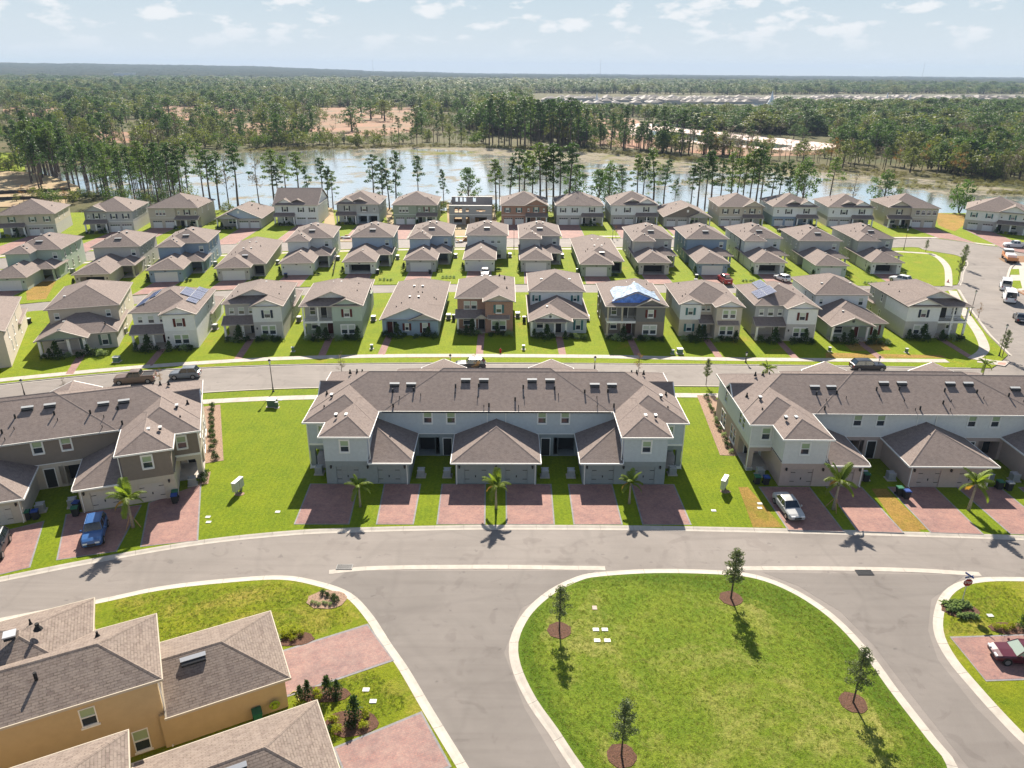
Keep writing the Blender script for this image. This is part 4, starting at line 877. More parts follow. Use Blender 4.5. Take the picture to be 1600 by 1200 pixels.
def F5(H): balcony_front(H,'stucco_grey','stucco_mint','stucco_green','shutter_maroon')
def F6(H):
    H.block(0,9.8,.0,25,0,2.9,'stucco_blue',F=[(1.65,.1,1.9,2.4,'void',1.4),(4.3,.9,.7,1.3,'shut','shutter_maroon'),(7.5,.6,.95,1.8,'shut','shutter_maroon')],R=[(6,.9,.8,1.4,'darkwin')]); H.door = None
    H.roof(0,9.8,.0,25,2.9,e0='g',gm='siding_blue',fascia='LR'); H.roof(5.1,9.8,-.35,8,2.9,e0='g',gm='siding_grey',fascia='LR'); H.block(5.1,9.8,-.3,.0,0,2.9,'stucco_blue',F=[(7.5,.6,.95,1.8,'shut','shutter_maroon')],skip='B')
    link('door', door_mesh(.95,2.2,'door_maroon'), H.root, (1.2,.9,.1))
    for y in (7.3,14.6): [H.boxvent(a,y,4.85,.4,.5) for a in (4.1,5.7)]
    [H.pipe(a,b,rz(2.9,min(a,9.8-a)+.3),.25,.09) for a,b in ((2,4.2),(6,11),(8.2,10.7),(8.6,10.3),(5.3,10.2),(2.8,5.4))]
def F7(H):
    E = 5.9; b = 'brick_brown'
    H.block(0,5,2.2,8,0,E,b,F=[(1.7,3.75,1.1,1.5,'win'),(2.95,3.75,1.1,1.5,'win'),(1.8,.8,1.6,1.7,'darkwin'),(4.3,.1,1.05,2.3,'door','door_dark')],skip='B')
    H.block(5,9.9,0,8,0,E,b,F=[(7.4,3.75,1.0,1.5,'shut','shutter_teal'),(6.75,.6,1.2,1.7,'lintel'),(8.05,.6,1.2,1.7,'lintel')],skip='B'); H.block(0,9.9,8,14.5,0,E,'stucco_brown',skip='F'); H.block(5,9.9,14.5,20,0,2.9,'stucco_brown')
    H.roof(0,9.9,2.2,14.5,E); H.roof(5,9.9,0,10,E,e0='g',gm='stucco_cream',fascia='LR'); H.roof(5,9.9,13,20,4.9)
    H.shed(-.3,5,.0,2.2,2.75,1.0); H.roof(3.3,5.4,-.2,2.2,2.75,.6,e0='g',gm='stucco_cream',fascia='',ov=.2); H.shed(5.5,9.3,-.75,0,2.85,.5); [H.column(a,.15,.0,2.7,.32) for a in (.15,3.2)]; H.slab(0,5,0,2.2,.15)
    H.boxvent(4.2,10,7.7,.4,.4); H.boxvent(5.7,10,7.7,.4,.4); [H.pipe(*a,.3,.09) for a in ((8.4,12,7.0),(8.8,6,6.6),(7.4,13,7.2))]
def low_front(H, wall, up, gm, sh, posts, W=10.0, skirt=True, door='door_dark', back=8.6):
    E = 5.9
    H.block(0,W,1.9,10,0,2.9,wall,F=[(1.9,.9,1.6,1.5,'darkwin'),(5.0,.1,1.0,2.3,'door',door),(8.5,.6,.9,1.8,'shut',sh)])
    H.roof(0,6.9,-.1,9,2.85,e0='g',gm=gm,fascia='LR'); H.roof(0,W,1.9,16,2.85,fascia='FLR')
    if skirt: H.shed(.8,6.1,-.75,-.15,2.85,.45)
    [H.column(a,.1,0,2.7,.3) for a in posts]; H.slab(0,7,-.1,1.9,.15); H.rail(.3,posts[-2]-.2,.1,.15,.8,'white_trim')
    H.block(.2,W-.2,back,21,0,E,up,F=[(1.3,3.9,.7,1.15,'shut',sh),(W-1.6,3.9,.7,1.15,'shut',sh)] if skirt else [(1.3,4.0,.7,1.0,'win'),(W-1.4,3.8,.9,1.4,'win')],L=[(10.5,4,.6,1.2,'darkwin'),(14,4,.6,1.2,'darkwin')]); H.roof(.2,W-.2,back,21,E)
    H.boxvent(2.3,12.5,6.95,.4,.4); H.boxvent(7.6,12.5,6.95,.4,.4); H.boxvent(3.0,3.6,4.3,.35,.35)
    mb = MB(); mb.box(3.2,3.6,-.12,-.09,3.5,3.9); mb.obj('gable_vent',M['white_trim'],H.root)
def F8(H): low_front(H,'stucco_bluegrey','siding_white','siding_white','shutter_teal',(.2,2.3,4.2,6.2))
def F9(H):
    balcony_front(H,'stucco_darkgrey','stucco_darkgrey','stucco_taupe','shutter_maroon',tarp=True,posts='cream_trim')
    # wrinkled tarpaulin over the ridge
    mb = MB(); n = 14; vs = {}
    sl = .417; W = 10
    for i in range(n+1):
        for j in range(n+1):
            x = 1.2+7.9*i/n; y = .75+7.2*j/n*(.82+.18*math.sin(i*.9)); z = 6.0+(min(x,W-x)+.4)*sl+.06+.05*noise.noise(Vector((x*1.5,y*1.5,0)))
            vs[i,j] = (x+.15*noise.noise(Vector((x,y,5))),y+.3*noise.noise(Vector((x*2,y,9)))*(j in (0,n)),z)
    for i in range(n):
        for j in range(n): mb.face([vs[i,j],vs[i+1,j],vs[i+1,j+1],vs[i,j+1]])
    mb.obj('tarpaulin',M['tarp_silver'],H.root,smooth=False)
    mb = MB(); mb.face([(.9,.72,6.5),(9.1,.72,6.5),(5,.72,8.25)]); mb.face([(.3,.4,6.12),(9.5,.4,6.12),(9.0,.71,6.5),(.9,.71,6.5)]); mb.face([(.9,.73,6.5),(5,.73,8.25),(5,1.3,8.3),(.9,1.3,6.55)]); mb.obj('tarpaulin',M['tarp'],H.root)
def F10(H):
    E = 5.9; s = 'stucco_cream'
    H.block(0,3.6,1.6,9,3.05,E,'siding_white',F=[(1.8,3.9,.9,1.3,'shut','shutter_teal')],skip='B'); H.block(0,3.6,1.6,9,0,3.05,s,F=[(1.8,.9,1.0,1.4,'shut','shutter_teal')],skip='B')
    H.block(3.6,5.9,2.8,9,0,E,s,F=[(4.3,4.3,.7,.9,'win'),(5.2,4.3,.7,.9,'win'),(4.6,.1,1.1,2.3,'door','door_teal')],skip='B')
    H.block(5.9,10.3,0,9,0,E,s,F=[(7.5,3.8,1.0,1.5,'lintel'),(8.75,3.8,1.0,1.5,'lintel'),(7.3,.8,1.1,1.6,'lintel'),(8.6,.8,1.1,1.6,'lintel')],skip='B'); H.block(0,10.3,9,14.5,0,E,s,skip='F',L=[(11,4,.6,1.3,'darkwin')])
    H.roof(0,3.6,1.6,9,E,e0='g',gm='siding_white',fascia='L'); H.roof(5.9,10.3,0,10,E,e0='g',gm='siding_white',fascia='LR'); H.roof(0,10.3,2.4,14.5,E); H.shed(3.3,5.9,.6,2.7,2.7,.9); H.shed(6.2,9.8,-.75,0,2.85,.55); H.column(3.55,.8,0,2.6,.3)
    H.slab(3.3,5.9,.6,2.8,.12); H.boxvent(4.5,11,7.7,.6,.4); [H.pipe(*a,.3,.09) for a in ((1.4,5,6.5),(.8,4.6,6.3),(1.6,12,6.6),(8.9,6,6.5))]
def F11(H): gabled_front(H,'siding_grey','siding_white','stucco_grey','shutter_maroon',W=10.1,gx=5.0); panels(H,.7,4.2,-1,2,4,10.1); panels(H,2.0,8.6,-1,1,4,10.1)
def F12(H): low_front(H,'stucco_green','siding_white','stucco_green','shutter_maroon',(.2,3.6,6.2),skirt=False,door='door_maroon',back=9.2)
def F13(H): balcony_front(H,'siding_white','siding_white','stucco_grey','shutter_navy',mirror=True,W=10.7)
fr = [dict(l='cream house at the left edge, a tall plain side wall with small windows',x=-76.9,y=108.4,r=25,f=F1),
 dict(l='grey-green house with a wide low porch gable before a two-storey back, near the left edge',x=-74.6,y=112.3,r=17,f=F2),
 dict(l='white two-storey house with solar panels on both roof slopes, behind the parked pickup',x=-61.4,y=116.1,r=8,f=F3),
 dict(l='grey and white two-storey house with navy shutters left of the balcony house',x=-48.1,y=121.3,r=5.5,f=F4),
 dict(l='sage-green two-storey house with a balcony and maroon shutters',x=-34.7,y=122.1,r=4,f=F5),
 dict(l='blue single-storey house with maroon shutters and a long gable roof',x=-21.5,y=124.1,r=0,f=F6),
 dict(l='brown brick two-storey house with teal shutters, behind the parked black car',x=-8.5,y=125.4,r=0,f=F7),
 dict(l='pale blue house with teal shutters and a four-column porch gable',x=4.5,y=123.7,r=0,f=F8),
 dict(l='dark grey house with a blue and silver tarpaulin on its roof',x=17.7,y=122.9,r=0,f=F9),
 dict(l='cream house with a teal door and two front gables',x=30.6,y=122.6,r=-.5,f=F10),
 dict(l='grey-white house with one block of solar panels on its left roof slope',x=43.6,y=121.9,r=-1,f=F11),
 dict(l='grey-green house with a low white-railed porch gable right of the solar-panel house',x=56.6,y=121.6,r=0,f=F12),
 dict(l='corner house with a balcony over its porch, beside the avenue',x=70.2,y=123.6,r=0,f=F13)]
for q in fr: front_house(q)

def lake_house(label, x, y, rot, W=13, wall='stucco_grey', up='siding_grey', sh='shutter_dark', gl=True, style=0, garage='garage_white', D=15, open_=False):
    """lakeside row: garage one side, columned porch the other, upper gables"""
    H = House('house', label, x, y, rot, 'lakeside row houses', trim='taupe_trim'); E = 5.9; X = (lambda a: a) if gl else (lambda a: W-a)
    def S(a,b): return sorted((X(a),X(b)))
    def blk(a,b,y0,y1,z0,z1,m,F=(),**k): a,b = S(a,b); H.block(a,b,y0,y1,z0,z1,m,F=[(X(o[0]),*o[1:]) for o in F],**k)
    gw = W*.54
    gd = [(gw*.28,.02,2.6,2.15,'garage',(garage,False,True)),(gw*.74,.02,2.6,2.15,'garage',(garage,False,True))] if not open_ else [(gw*.28,.02,2.6,2.3,'void',4),(gw*.74,.02,2.6,2.3,'void',4)]
    sw = [(q,z,.7,1.4,'darkwin') for q in (4,9) for z in (.9,3.9)]
    low = style == 3
    uw = [(gw*.25,3.8,1.0,1.3,'shut',sh),(gw*.72,3.8,1.0,1.3,'shut',sh)]
    if style == 2: uw = [(gw*.45+q,3.7,.75,1.5,'win') for q in (-1,0,1)]
    if style == 6: uw = [(gw*.2,3.9,.6,1.0,'darkwin'),(gw*.65,3.7,1.2,1.4,'shut',sh)]
    if style == 5: uw = [(1.0+q*1.65,3.8,1.25,1.4,'darkwin') for q in range(4)]
    if low:
        blk(0,gw,0,D,0,2.9,wall,F=gd); blk(gw,W,3,D,0,2.9,wall,F=[(gw+1.8,.8,1.0,1.4,'lintel'),(gw+3.0,.8,1.0,1.4,'lintel'),(gw+.6,.1,1.0,2.2,'door','door_dark')])
        H.roof(0,W,0.0,D+3,2.9,.45,e0='g',gm=up,fascia='LR'); a,b = S(gw-.3,W); H.roof(a,b,-.8,8,2.85,.42,e0='g',gm=wall,fascia='LR'); [H.column(X(q),-.6,0,2.7,.3) for q in (gw+.1,W-.2)]; a,b = S(gw,W); H.slab(a,b,-.8,3,.12)
        mb = MB(); c = W/2; mb.box(c-.3,c+.3,-.06,-.02,4.3,5.0); mb.obj('gable_vent',M['white_trim'],H.root)
        [H.boxvent(q,9,5.4,.4,.4) for q in (5,8)]; [H.pipe(*q,.3,.1) for q in ((3,6,4.4),(10,8,4.4))]
    else:
        blk(0,gw,0,D,2.95,E,up,F=uw,skip='B'); blk(0,gw,0,D,0,2.95,wall,F=gd,skip='B')
        blk(gw,W,.6,D,2.95,E,up,F=[(gw+(W-gw)/2,3.8,1.0,1.4,'shut',sh)]+([(gw+.8,4,.55,.9,'win'),(W-.8,4,.55,.9,'win')] if style in (1,2) else []),skip='B')
        blk(gw,W,2.2,D,0,2.95,wall,F=[(gw+(W-gw)*.62,.8,1.5,1.5,'darkwin'),(gw+.9,.1,1.0,2.2,'door','door_dark')],skip='B')
        for k_ in ('L','R'):
            x_ = 0 if k_ == 'L' else W
            if k_ == 'L': H.panel((x_-.015,D),(x_-.015,0),2.95,E,up,[(D-o[0],*o[1:]) for o in sw if o[1] > 3])
            else: H.panel((x_+.015,0),(x_+.015,D),2.95,E,up,[o for o in sw if o[1] > 3])
        if style == 4: H.roof(0,W,0,D,E,.5,ax='x',e0='g',e1='g',gm=up)
        else: H.roof(0,W,0,D,E,.42)
        a,b = S(gw,W); H.roof(a,b,.6 if style != 1 else -.2,8,E,.5,e0='h' if style in (0,2) else 'g',gm=up,fascia='LR')
        if style == 0: a2,b2 = S(gw*.45,W*.72); H.roof(a2,b2,-.2,8,E,.42,fascia='LR',ov=.3)
        if style in (6,4): a2,b2 = S(gw*.4,gw*1.35); H.roof(a2,b2,.0,9,E,.42,e0='p',gm='siding_white',fascia='')
        a,b = S(gw-.1,W+.3); H.shed(a,b,-1.3,.6,2.65,.85); [H.column(X(q),-1.1,0,2.6,.35) for q in (gw+.15,(gw+W)/2,W-.1)]; a,b = S(gw,W); H.slab(a,b,-1.3,2.2,.12)
        H.strip(*S(0,gw),0,2.9,3.0); H.boxvent(W*.5,9.5,8.2,.4,.4); [H.pipe(*q,.3,.1) for q in ((2.2,6,7.0),(W-2,7,6.9),(3,10,7.3))]
    return H.done()
lk = [('beige two-storey house at the left edge of the lakeside row, three stepped roofs',-139.0,205.8,14,14,'stucco_grey','stucco_cream','shutter_green',False,0),
 ('grey lakeside house with a hipped porch and a white car at its garage',-118.6,212.2,8,12.6,'stucco_grey','siding_grey','shutter_navy',False,1),
 ('cream house with three narrow upper windows together, lakeside row',-103.8,219.2,2,14.0,'stucco_cream','stucco_cream','shutter_dark',True,2),
 ('low single-storey house with a blue-white gable in the lakeside row, left part',-84.3,219.4,2,12.7,'stucco_grey','siding_blue','shutter_dark',False,3),
 ('white house with a straight ridge roof parallel to the lane, lakeside row',-69.0,225.3,1.5,12.8,'siding_white','siding_white','shutter_dark',False,4),
 ('unfinished grey house with open garages and bare dirt on both sides',-50.9,227.8,0,12.6,'stucco_bluegrey','siding_grey','shutter_dark',False,6),
 ('sage green lakeside house with maroon shutters, left of the roofless shell',-33.8,226.8,0,13,'stucco_green','stucco_green','shutter_maroon',True,2),
 None,
 ('brown brick lakeside house with teal shutters',-1.2,227.0,0,13.7,'brick_brown','brick_brown','shutter_teal',True,1),
 ('white lakeside house with three stepped hip roofs and dark shutters, middle of the row',15.6,227.3,0,13.9,'stucco_grey','siding_white','shutter_dark',True,0),
 ('white lakeside house with a blue skirted gable, left of the low grey house',32.2,228.4,0,14,'stucco_grey','siding_white','shutter_dark',True,6),
 ('low single-storey lakeside house with two overlapping front gables, right part',48.0,225.6,-1,13.8,'stucco_grey','stucco_taupe','shutter_dark',True,3),
 ('beige lakeside house with a broad dark front roof slope, right of the low house',64.8,226.8,-2,13,'stucco_grey','stucco_cream','shutter_dark',True,1),
 ('slate and white lakeside house with a dark car before its garage',81.3,227.3,-3,13.1,'stucco_blue','siding_white','shutter_dark',True,6),
 ('white lakeside house with small twin windows and black shutters, third from the right',98.0,227.0,-5,13,'stucco_grey','siding_white','shutter_dark',True,6),
 ('cream lakeside house with a row of four wide upper windows, second from the right',116.2,226.6,-4,14.5,'stucco_cream','stucco_cream','shutter_dark',False,5),
 ('white two-storey house at the right end of the lakeside row, turned to the cul-de-sac',138.2,224.0,-32,15.5,'stucco_grey','siding_white','shutter_teal',True,1)]
for i,q in enumerate(lk):
    if q: lake_house(q[0],*q[1:4],W=q[4],wall=q[5],up=q[6],sh=q[7],gl=q[8],style=q[9],open_=i == 5,garage='garage_white')
# roofless shell under construction
H = House('house_shell','grey block shell of a house without roof, light showing through its openings',-17.0,227.2,0,'lakeside row houses')
op = [(2.2,3.6,1.0,1.5,'hole'),(3.4,3.6,1.0,1.5,'hole'),(5.5,3.9,.9,.9,'hole'),(8.7,4.0,.9,.5,'hole'),(9.6,3.85,.9,.8,'hole'),(10.5,4.0,.9,.5,'hole'),(2.6,.6,2.4,1.6,'hole'),(5.6,.1,1.1,2.3,'hole'),(9.6,.02,3.6,2.2,'hole')]
H.block(0,12.9,0,.2,0,5.6,'block_grey',F=op,skip='LRB'); H.panel((12.9,.2),(0,.2),0,5.6,'block_grey',[(12.9-o[0],*o[1:]) for o in op])
H.panel((0,12.5),(0,0),0,5.6,'block_grey',[(4,3.6,1,1.4,'hole')]); H.panel((12.9,0),(12.9,12.5),0,5.6,'block_grey',[(4,3.6,1,1.4,'hole')]); H.panel((0,12.3),(12.9,12.3),0,6.4,'block_grey',[(1.6,4.9,.8,1.3,'hole'),(3,4.9,.8,1.3,'hole'),(4.2,4.9,.8,1.3,'hole'),(7.2,4.9,.9,1.3,'hole'),(3,.3,4,2,'hole')]); H.strip(0,12.9,0,2.9,3.05,.08); mb = MB(); mb.box(0,12.9,-.12,.3,5.6,5.75); mb.box(0,12.9,12.2,12.5,6.4,6.5); mb.obj('top_plate',M['white_trim'],H.root); H.slab(0,12.9,.2,12.3,2.95,'wood',2.75,'floor_deck')
for i in range(12): link('prop', shared('prop','prop',lambda b: b.box(-.05,.05,-.05,.05,0,2.2),M['wood']), H.root, (4.0+.45*i,-1.2-.3*(i%3),0), (R_(12*((i%3)-1)),0,0))
H.done()

# drives of the second and third rows, and front paths
def yat(path, x):
    for a,b in zip(path,path[1:]):
        if a[0] <= x <= b[0]: return a[1]+(b[1]-a[1])*(x-a[0])/(b[0]-a[0])
    return path[-1][1]
def hl(x, y, r, lx, ly): a = R_(r); return (x+lx*math.cos(a)-ly*math.sin(a), y+lx*math.sin(a)+ly*math.cos(a))
for l,x,y,r,*_ in R2:
    p = hl(x,y,r,.7,0); q = hl(x,y,r,6.2,0); drive([p,q,(q[0]+.2,yat(alleyN,q[0])+.35),(p[0]-.2,yat(alleyN,p[0])+.35)])
    for o in COL.objects[-2:]: o.location.z = .006
for q in lk:
    if not q: continue
    l,x,y,r,W,*_ = q; gl = q[8]; a,b = (.3,W*.5) if gl else (W*.5,W-.3); kp = far3+[tuple(v) for v in farE]; p = hl(x,y,r,a,0); s_ = hl(x,y,r,b,0)
    drive([p,s_,(s_[0]+(0 if r > -20 else -5),yat(kp,s_[0])+(.6 if x < 110 else 2.2)),(p[0]+(0 if r > -20 else -5),yat(kp,p[0])+(.6 if x < 110 else 2.2))])
    for o in COL.objects[-2:]: o.location.z = .016
for q,dx in zip(fr,(0,5.9,4.4,4.2,4.2,1.2,4.3,5.0,4.2,4.6,4.1,5.0,6.6)):
    if not dx: continue
    p = hl(q['x'],q['y'],q['r'],dx-.6,-.1); s_ = hl(q['x'],q['y'],q['r'],dx+.6,-.1); yy = yat(swf,p[0])+.7; sh = (p[1]-yy)*math.tan(R_(q['r']))
    sheet('front_path',[p,s_,(s_[0]+sh,yy),(p[0]+sh,yy)],.122,M['pavers'])
# ---------------------------------------------------------------- vegetation
def at_plane(px, py, Y):
    d = _fw + _rt*((px-800)/FPX) - _up*((py-600)/FPX); t = Y/d.y
    return d.x*t, CAMH+d.z*t
def leafquad(mb, c, s, rnd, flat=.0):
    n = Vector((rnd.gauss(0,1),rnd.gauss(0,1),rnd.gauss(0,1)+flat)).normalized(); a = n.orthogonal().normalized(); b = n.cross(a); t = rnd.random()*6.28
    a,b = a*math.cos(t)+b*math.sin(t), b*math.cos(t)-a*math.sin(t); s2 = s*rnd.uniform(.45,.8)
    mb.face([c-a*s,c-b*s2*.8,c+a*s,c+b*s2])
def clump(mb, c, r, n, s, rnd, squash=.7):
    for _ in range(n):
        v = Vector((rnd.gauss(0,1),rnd.gauss(0,1),rnd.gauss(0,1))); v = v.normalized()*r*rnd.random()**.45; v.z *= squash
        leafquad(mb, c+v, s*rnd.uniform(.7,1.3), rnd)
def make_tree(kind, seed, bark='bark_pine', leafm='leaf_pine', detail=1.0):
    """unit-less meshes of a tree 10 m tall: (trunk mesh, crown mesh)"""
    rnd = random.Random(seed); tr = MB(); cr = MB(); H = 10.0
    def limb(p, q, r0, r1, n=4): tr.tube([p,(p+q)/2+Vector((0,0,.12)),q],[r0,(r0+r1)/2,r1],n,cap=False)
    bend = Vector((rnd.uniform(-.5,.5),rnd.uniform(-.5,.5),0))
    def tp(z): t = z/H; return Vector((bend.x*t*t*1.0+math.sin(t*5+seed)*.07,bend.y*t*t,z))
    if kind == 'pine':
        tr.tube([tp(z) for z in (0,2,4,6,8,9.6)],[.16,.13,.11,.085,.055,.02],7)
        z0 = rnd.uniform(3.6,5.8); k = rnd.randint(15,22)
        for i in range(k):
            z = z0+(H-z0-.2)*(i/(k-1))**.85; f = (z-z0)/(H-z0); L = (1.45*(1-f)**.75+.22)*rnd.uniform(.3,1.25); a = i*2.4+rnd.uniform(-.5,.5)
            p = tp(z); q = p+Vector((math.cos(a)*L,math.sin(a)*L,.12+.25*rnd.random())); limb(p,q,.035,.012)
            clump(cr,q,.62*rnd.uniform(.7,1.15),int(46*detail),.155,rnd,.62); 
            if rnd.random() < .6: clump(cr,p+(q-p)*.55+Vector((0,0,.12)),.34,int(14*detail),.14,rnd,.6)
        for i in range(rnd.randint(1,4)):   # dead stubs and low tufts
            z = rnd.uniform(2.6,z0); a = rnd.random()*6.28; p = tp(z); q = p+Vector((math.cos(a)*.8,math.sin(a)*.8,.05)); limb(p,q,.02,.006)
            if rnd.random() < .5: clump(cr,q,.3,int(10*detail),.13,rnd)
    elif kind == 'broad':
        tr.tube([tp(z) for z in (0,1.5,3,5)],[.26,.21,.17,.1],7)
        for i in range(20):
            a = i*2.4; f = i/19; z = 3.0+6.0*f; L = 2.9*math.sin(math.pi*min(1,.22+f*.78))**.8*rnd.uniform(.5,1.1); p = tp(min(z*.6,5)); q = Vector((math.cos(a)*L,math.sin(a)*L,z+rnd.uniform(-.5,.5)))
            limb(p,q,.06,.015); clump(cr,q,1.05*rnd.uniform(.7,1.2),int(55*detail),.21,rnd,.75)
        for i in range(5): clump(cr,Vector((rnd.uniform(-1,1),rnd.uniform(-1,1),rnd.uniform(6,9))),1.0,int(40*detail),.2,rnd)
    elif kind == 'bare':
        tr.tube([tp(z) for z in (0,3,6,9)],[.14,.1,.07,.02],6)
        for i in range(16):
            a = i*2.4; z = rnd.uniform(2.8,8.6); L = rnd.uniform(.8,2.0)*(1-.05*z); p = tp(z); q = p+Vector((math.cos(a)*L,math.sin(a)*L,rnd.uniform(.5,1.3))); limb(p,q,.03,.008)
            clump(cr,q,.7,int(16*detail),.14,rnd); clump(cr,p+(q-p)*.6,.5,int(8*detail),.13,rnd)
    elif kind == 'bush':
        for i in range(4): a = i*1.6; limb(Vector((0,0,0)),Vector((math.cos(a)*2,math.sin(a)*2,5)),.15,.03)
        for i in range(16):
            a = i*2.4; r = 3.4*math.sqrt(i/16); clump(cr,Vector((math.cos(a)*r,math.sin(a)*r,rnd.uniform(2.2,8.2)*(1-.06*r))),1.8*rnd.uniform(.7,1.2),int(45*detail),.36,rnd,.8)
    elif kind == 'young':   # staked street oak: narrow airy crown
        tr.tube([tp(z)*Vector((.3,.3,1)).x if False else Vector((tp(z).x*.3,tp(z).y*.3,z)) for z in (0,2.5,5,7.5,9.4)],[.13,.11,.08,.05,.015],6)
        for i in range(26):
            f = i/25; z = 3.4+5.6*f; a = i*2.4; L = (1.5*math.sin(math.pi*min(1,.25+f*.72))**.7)*rnd.uniform(.3,1.1); p = Vector((0,0,z-.6)); q = Vector((math.cos(a)*L,math.sin(a)*L,z)); limb(p,q,.028,.008,3); clump(cr,q,.5,int(70*detail),.115,rnd,.95); clump(cr,p+(q-p)*.5,.42,int(34*detail),.11,rnd)
    return tr.mesh('trunk',M[bark]), cr.mesh('crown',M[leafm])
PR = {}
def protos(kind, n, **k):
    key = (kind,tuple(sorted(k.items())))
    if key not in PR: PR[key] = [make_tree(kind,i*13+5,**k) for i in range(n)]
    return PR[key]
def tree(name, label, x, y, h, pr, group, w=1.0, z=-.4, cat='tree'):
    t,c = random.choice(pr); r = thing(name,label,cat,(x,y,z),random.random()*6.28,group); s = h/10
    r.scale = (s*w,s*w,s); link('trunk',t,r); link('crown',c,r); return r
pine = protos('pine',7); pineL = protos('pine',4,leafm='leaf_pine_light'); broad = protos('broad',4,leafm='leaf_oak'); olive = protos('broad',3,leafm='leaf_olive',bark='bark'); bare = protos('bare',4,leafm='leaf_bare',bark='bark'); rust = protos('bare',2,leafm='leaf_rust',bark='bark')
bush = protos('bush',4,leafm='leaf_olive',bark='bark',detail=.7); bushg = protos('bush',3,leafm='leaf_pine_light',bark='bark',detail=.7)
LN = ['the left-edge house','the white-car house','the triple-window cream house','the low blue-gabled house','the straight-ridged house','the unfinished house','the sage house','the roofless shell','the brick house','the stepped-roof house','the blue-gabled house','the low twin-gabled house','the plain beige house','the slate house','the black-shuttered house','the four-window cream house','the right-end house']
LX = [-132,-112,-97,-78,-63,-45,-27,-11,6,22,39,55,71,88,104,124,150]
OC = {}
ORD = ['first','second','third','fourth','fifth','sixth','seventh','eighth','ninth','tenth','eleventh','twelfth']
def shorelabel(x, desc):
    i = min(range(17),key=lambda k: abs(LX[k]-x*.885)); k = OC.get((i,desc),0); OC[i,desc] = k+1
    return f'{desc} behind {LN[i]}, {ORD[min(k,11)]} from the left'
def clumplabel(px, d, desc):
    i = min(int((px-28)/42),5); row = ('front','middle','back')[min(2,int(d*3))]; k = OC.get((i,row,desc),0); OC[i,row,desc] = k+1
    return f'{desc} in the {row} {("leftmost","left","left-centre","right-centre","right","rightmost")[i]} of the western clump, {ORD[min(k,11)]} there'
def farlabel(x, y, desc):
    xx = x/y*228; i = min(range(17),key=lambda k: abs(LX[k]-xx)); k = OC.get((i,desc),0); OC[i,desc] = k+1
    return f'{desc} seen over {LN[i]}, {ORD[k%12]} in {("front","rear")[k//12]}'
shore = [(160,246,0),(178,238,0),(196,232,0),(212,224,0),(222,245,0),(232,228,0),(243,236,0),(253,228,0),(262,243,0),(271,232,0),(282,226,0),(306,227,0),(318,238,0),(331,240,0),(346,236,1),(360,227,0),(395,240,1),(420,237,0),(430,262,0),(441,246,0),(460,241,0),(478,262,1),(499,250,0),(508,263,0),(516,270,0),(580,246,0),(594,252,0),(605,267,0),(615,240,0),(651,247,1),(692,267,1),(731,259,2),(775,252,0),(781,262,0),(797,250,0),(812,237,0),(820,240,0),(833,250,0),(845,227,0),(856,240,0),(867,229,0),(878,238,0),(892,227,0),(901,255,2),(938,262,2),(955,252,2),(975,262,0),(1000,245,0),(1008,250,0),(1027,236,0),(1042,253,0),(1057,282,1),(1085,262,0),(1097,250,0),(1110,240,0),(1119,240,0),(1132,252,0),(1150,243,0),(1158,250,0),(1169,245,0),(1181,238,0),(1192,231,0),(1199,240,0),(1212,260,0),(1224,256,0),(1241,254,0),(1252,262,0),(1264,248,3),(1307,249,0),(1340,268,1),(1390,266,4)]
random.seed(11)
for px,ty,k in shore:
    Y = random.uniform(252,262) if px > 290 else random.uniform(256,285); X,Z = at_plane(px,ty,Y)
    if k == 0: tree('pine_tree',shorelabel(X,'tall pine'),X,Y,Z+.8,random.choice((pine,pine,pineL)),'pines along the near lake shore',random.uniform(1.0,1.35))
    elif k == 1: tree('sparse_tree',shorelabel(X,'sparse-crowned tree'),X,Y,Z+.8,random.choice((bare,pine)),'sparse trees along the near lake shore',.9)
    else: tree('oak_tree',shorelabel(X,'broad dark-crowned oak'),X,Y,Z+.8,broad if k < 4 else protos('broad',4,leafm='leaf_oak'),'broad trees along the near lake shore',.95 if k != 4 else 1.25)
tree('vine_covered_tree','tree wholly covered in vines, standing alone by the bare lot at the lake',153,252,13.5,protos('bush',3,leafm='leaf_oak',bark='bark'),None,.8)
# understory along the shore, one by one
random.seed(5)
for i in range(60):
    px = 285+i*17.5+random.uniform(-8,8); Y = random.uniform(249.5,253); X,Z = at_plane(px,300,Y)
    if 508 < px < 600 and i % 3: continue
    tree('shore_bush',shorelabel(X,'low waterside bush'),X,Y,random.uniform(2.0,5.0),random.choice((bush,bushg)),'bushes along the near lake shore',1.1)
# dense clump west of the lake
random.seed(8)
for i in range(88):
    u = random.random(); px = 28+250*u; d = random.random(); Y = 268+d*70+(1-u)*22; ty = 178+60*u**.8+(1-d)*34+random.uniform(-8,10); X,Z = at_plane(px,ty,Y)
    if Z < 7: continue
    tree('pine_tree',clumplabel(px,d,'pine'),X,Y,min(Z+.6,27),random.choice((pine,pineL,pine,pineL,broad)),'pines in the clump west of the lake',random.uniform(1.0,1.35))
for i in range(26):
    px = 20+i*11; Y = random.uniform(262,275); X,Z = at_plane(px,290,Y)
    tree('woodland_bush',f'bush below the western clump, {ORD[i%12]} from the left in its {("left","middle","right")[i//12]} part',X,Y,random.uniform(3,7),random.choice((bush,bushg,rust)),'bushes below the clump west of the lake',1.1)
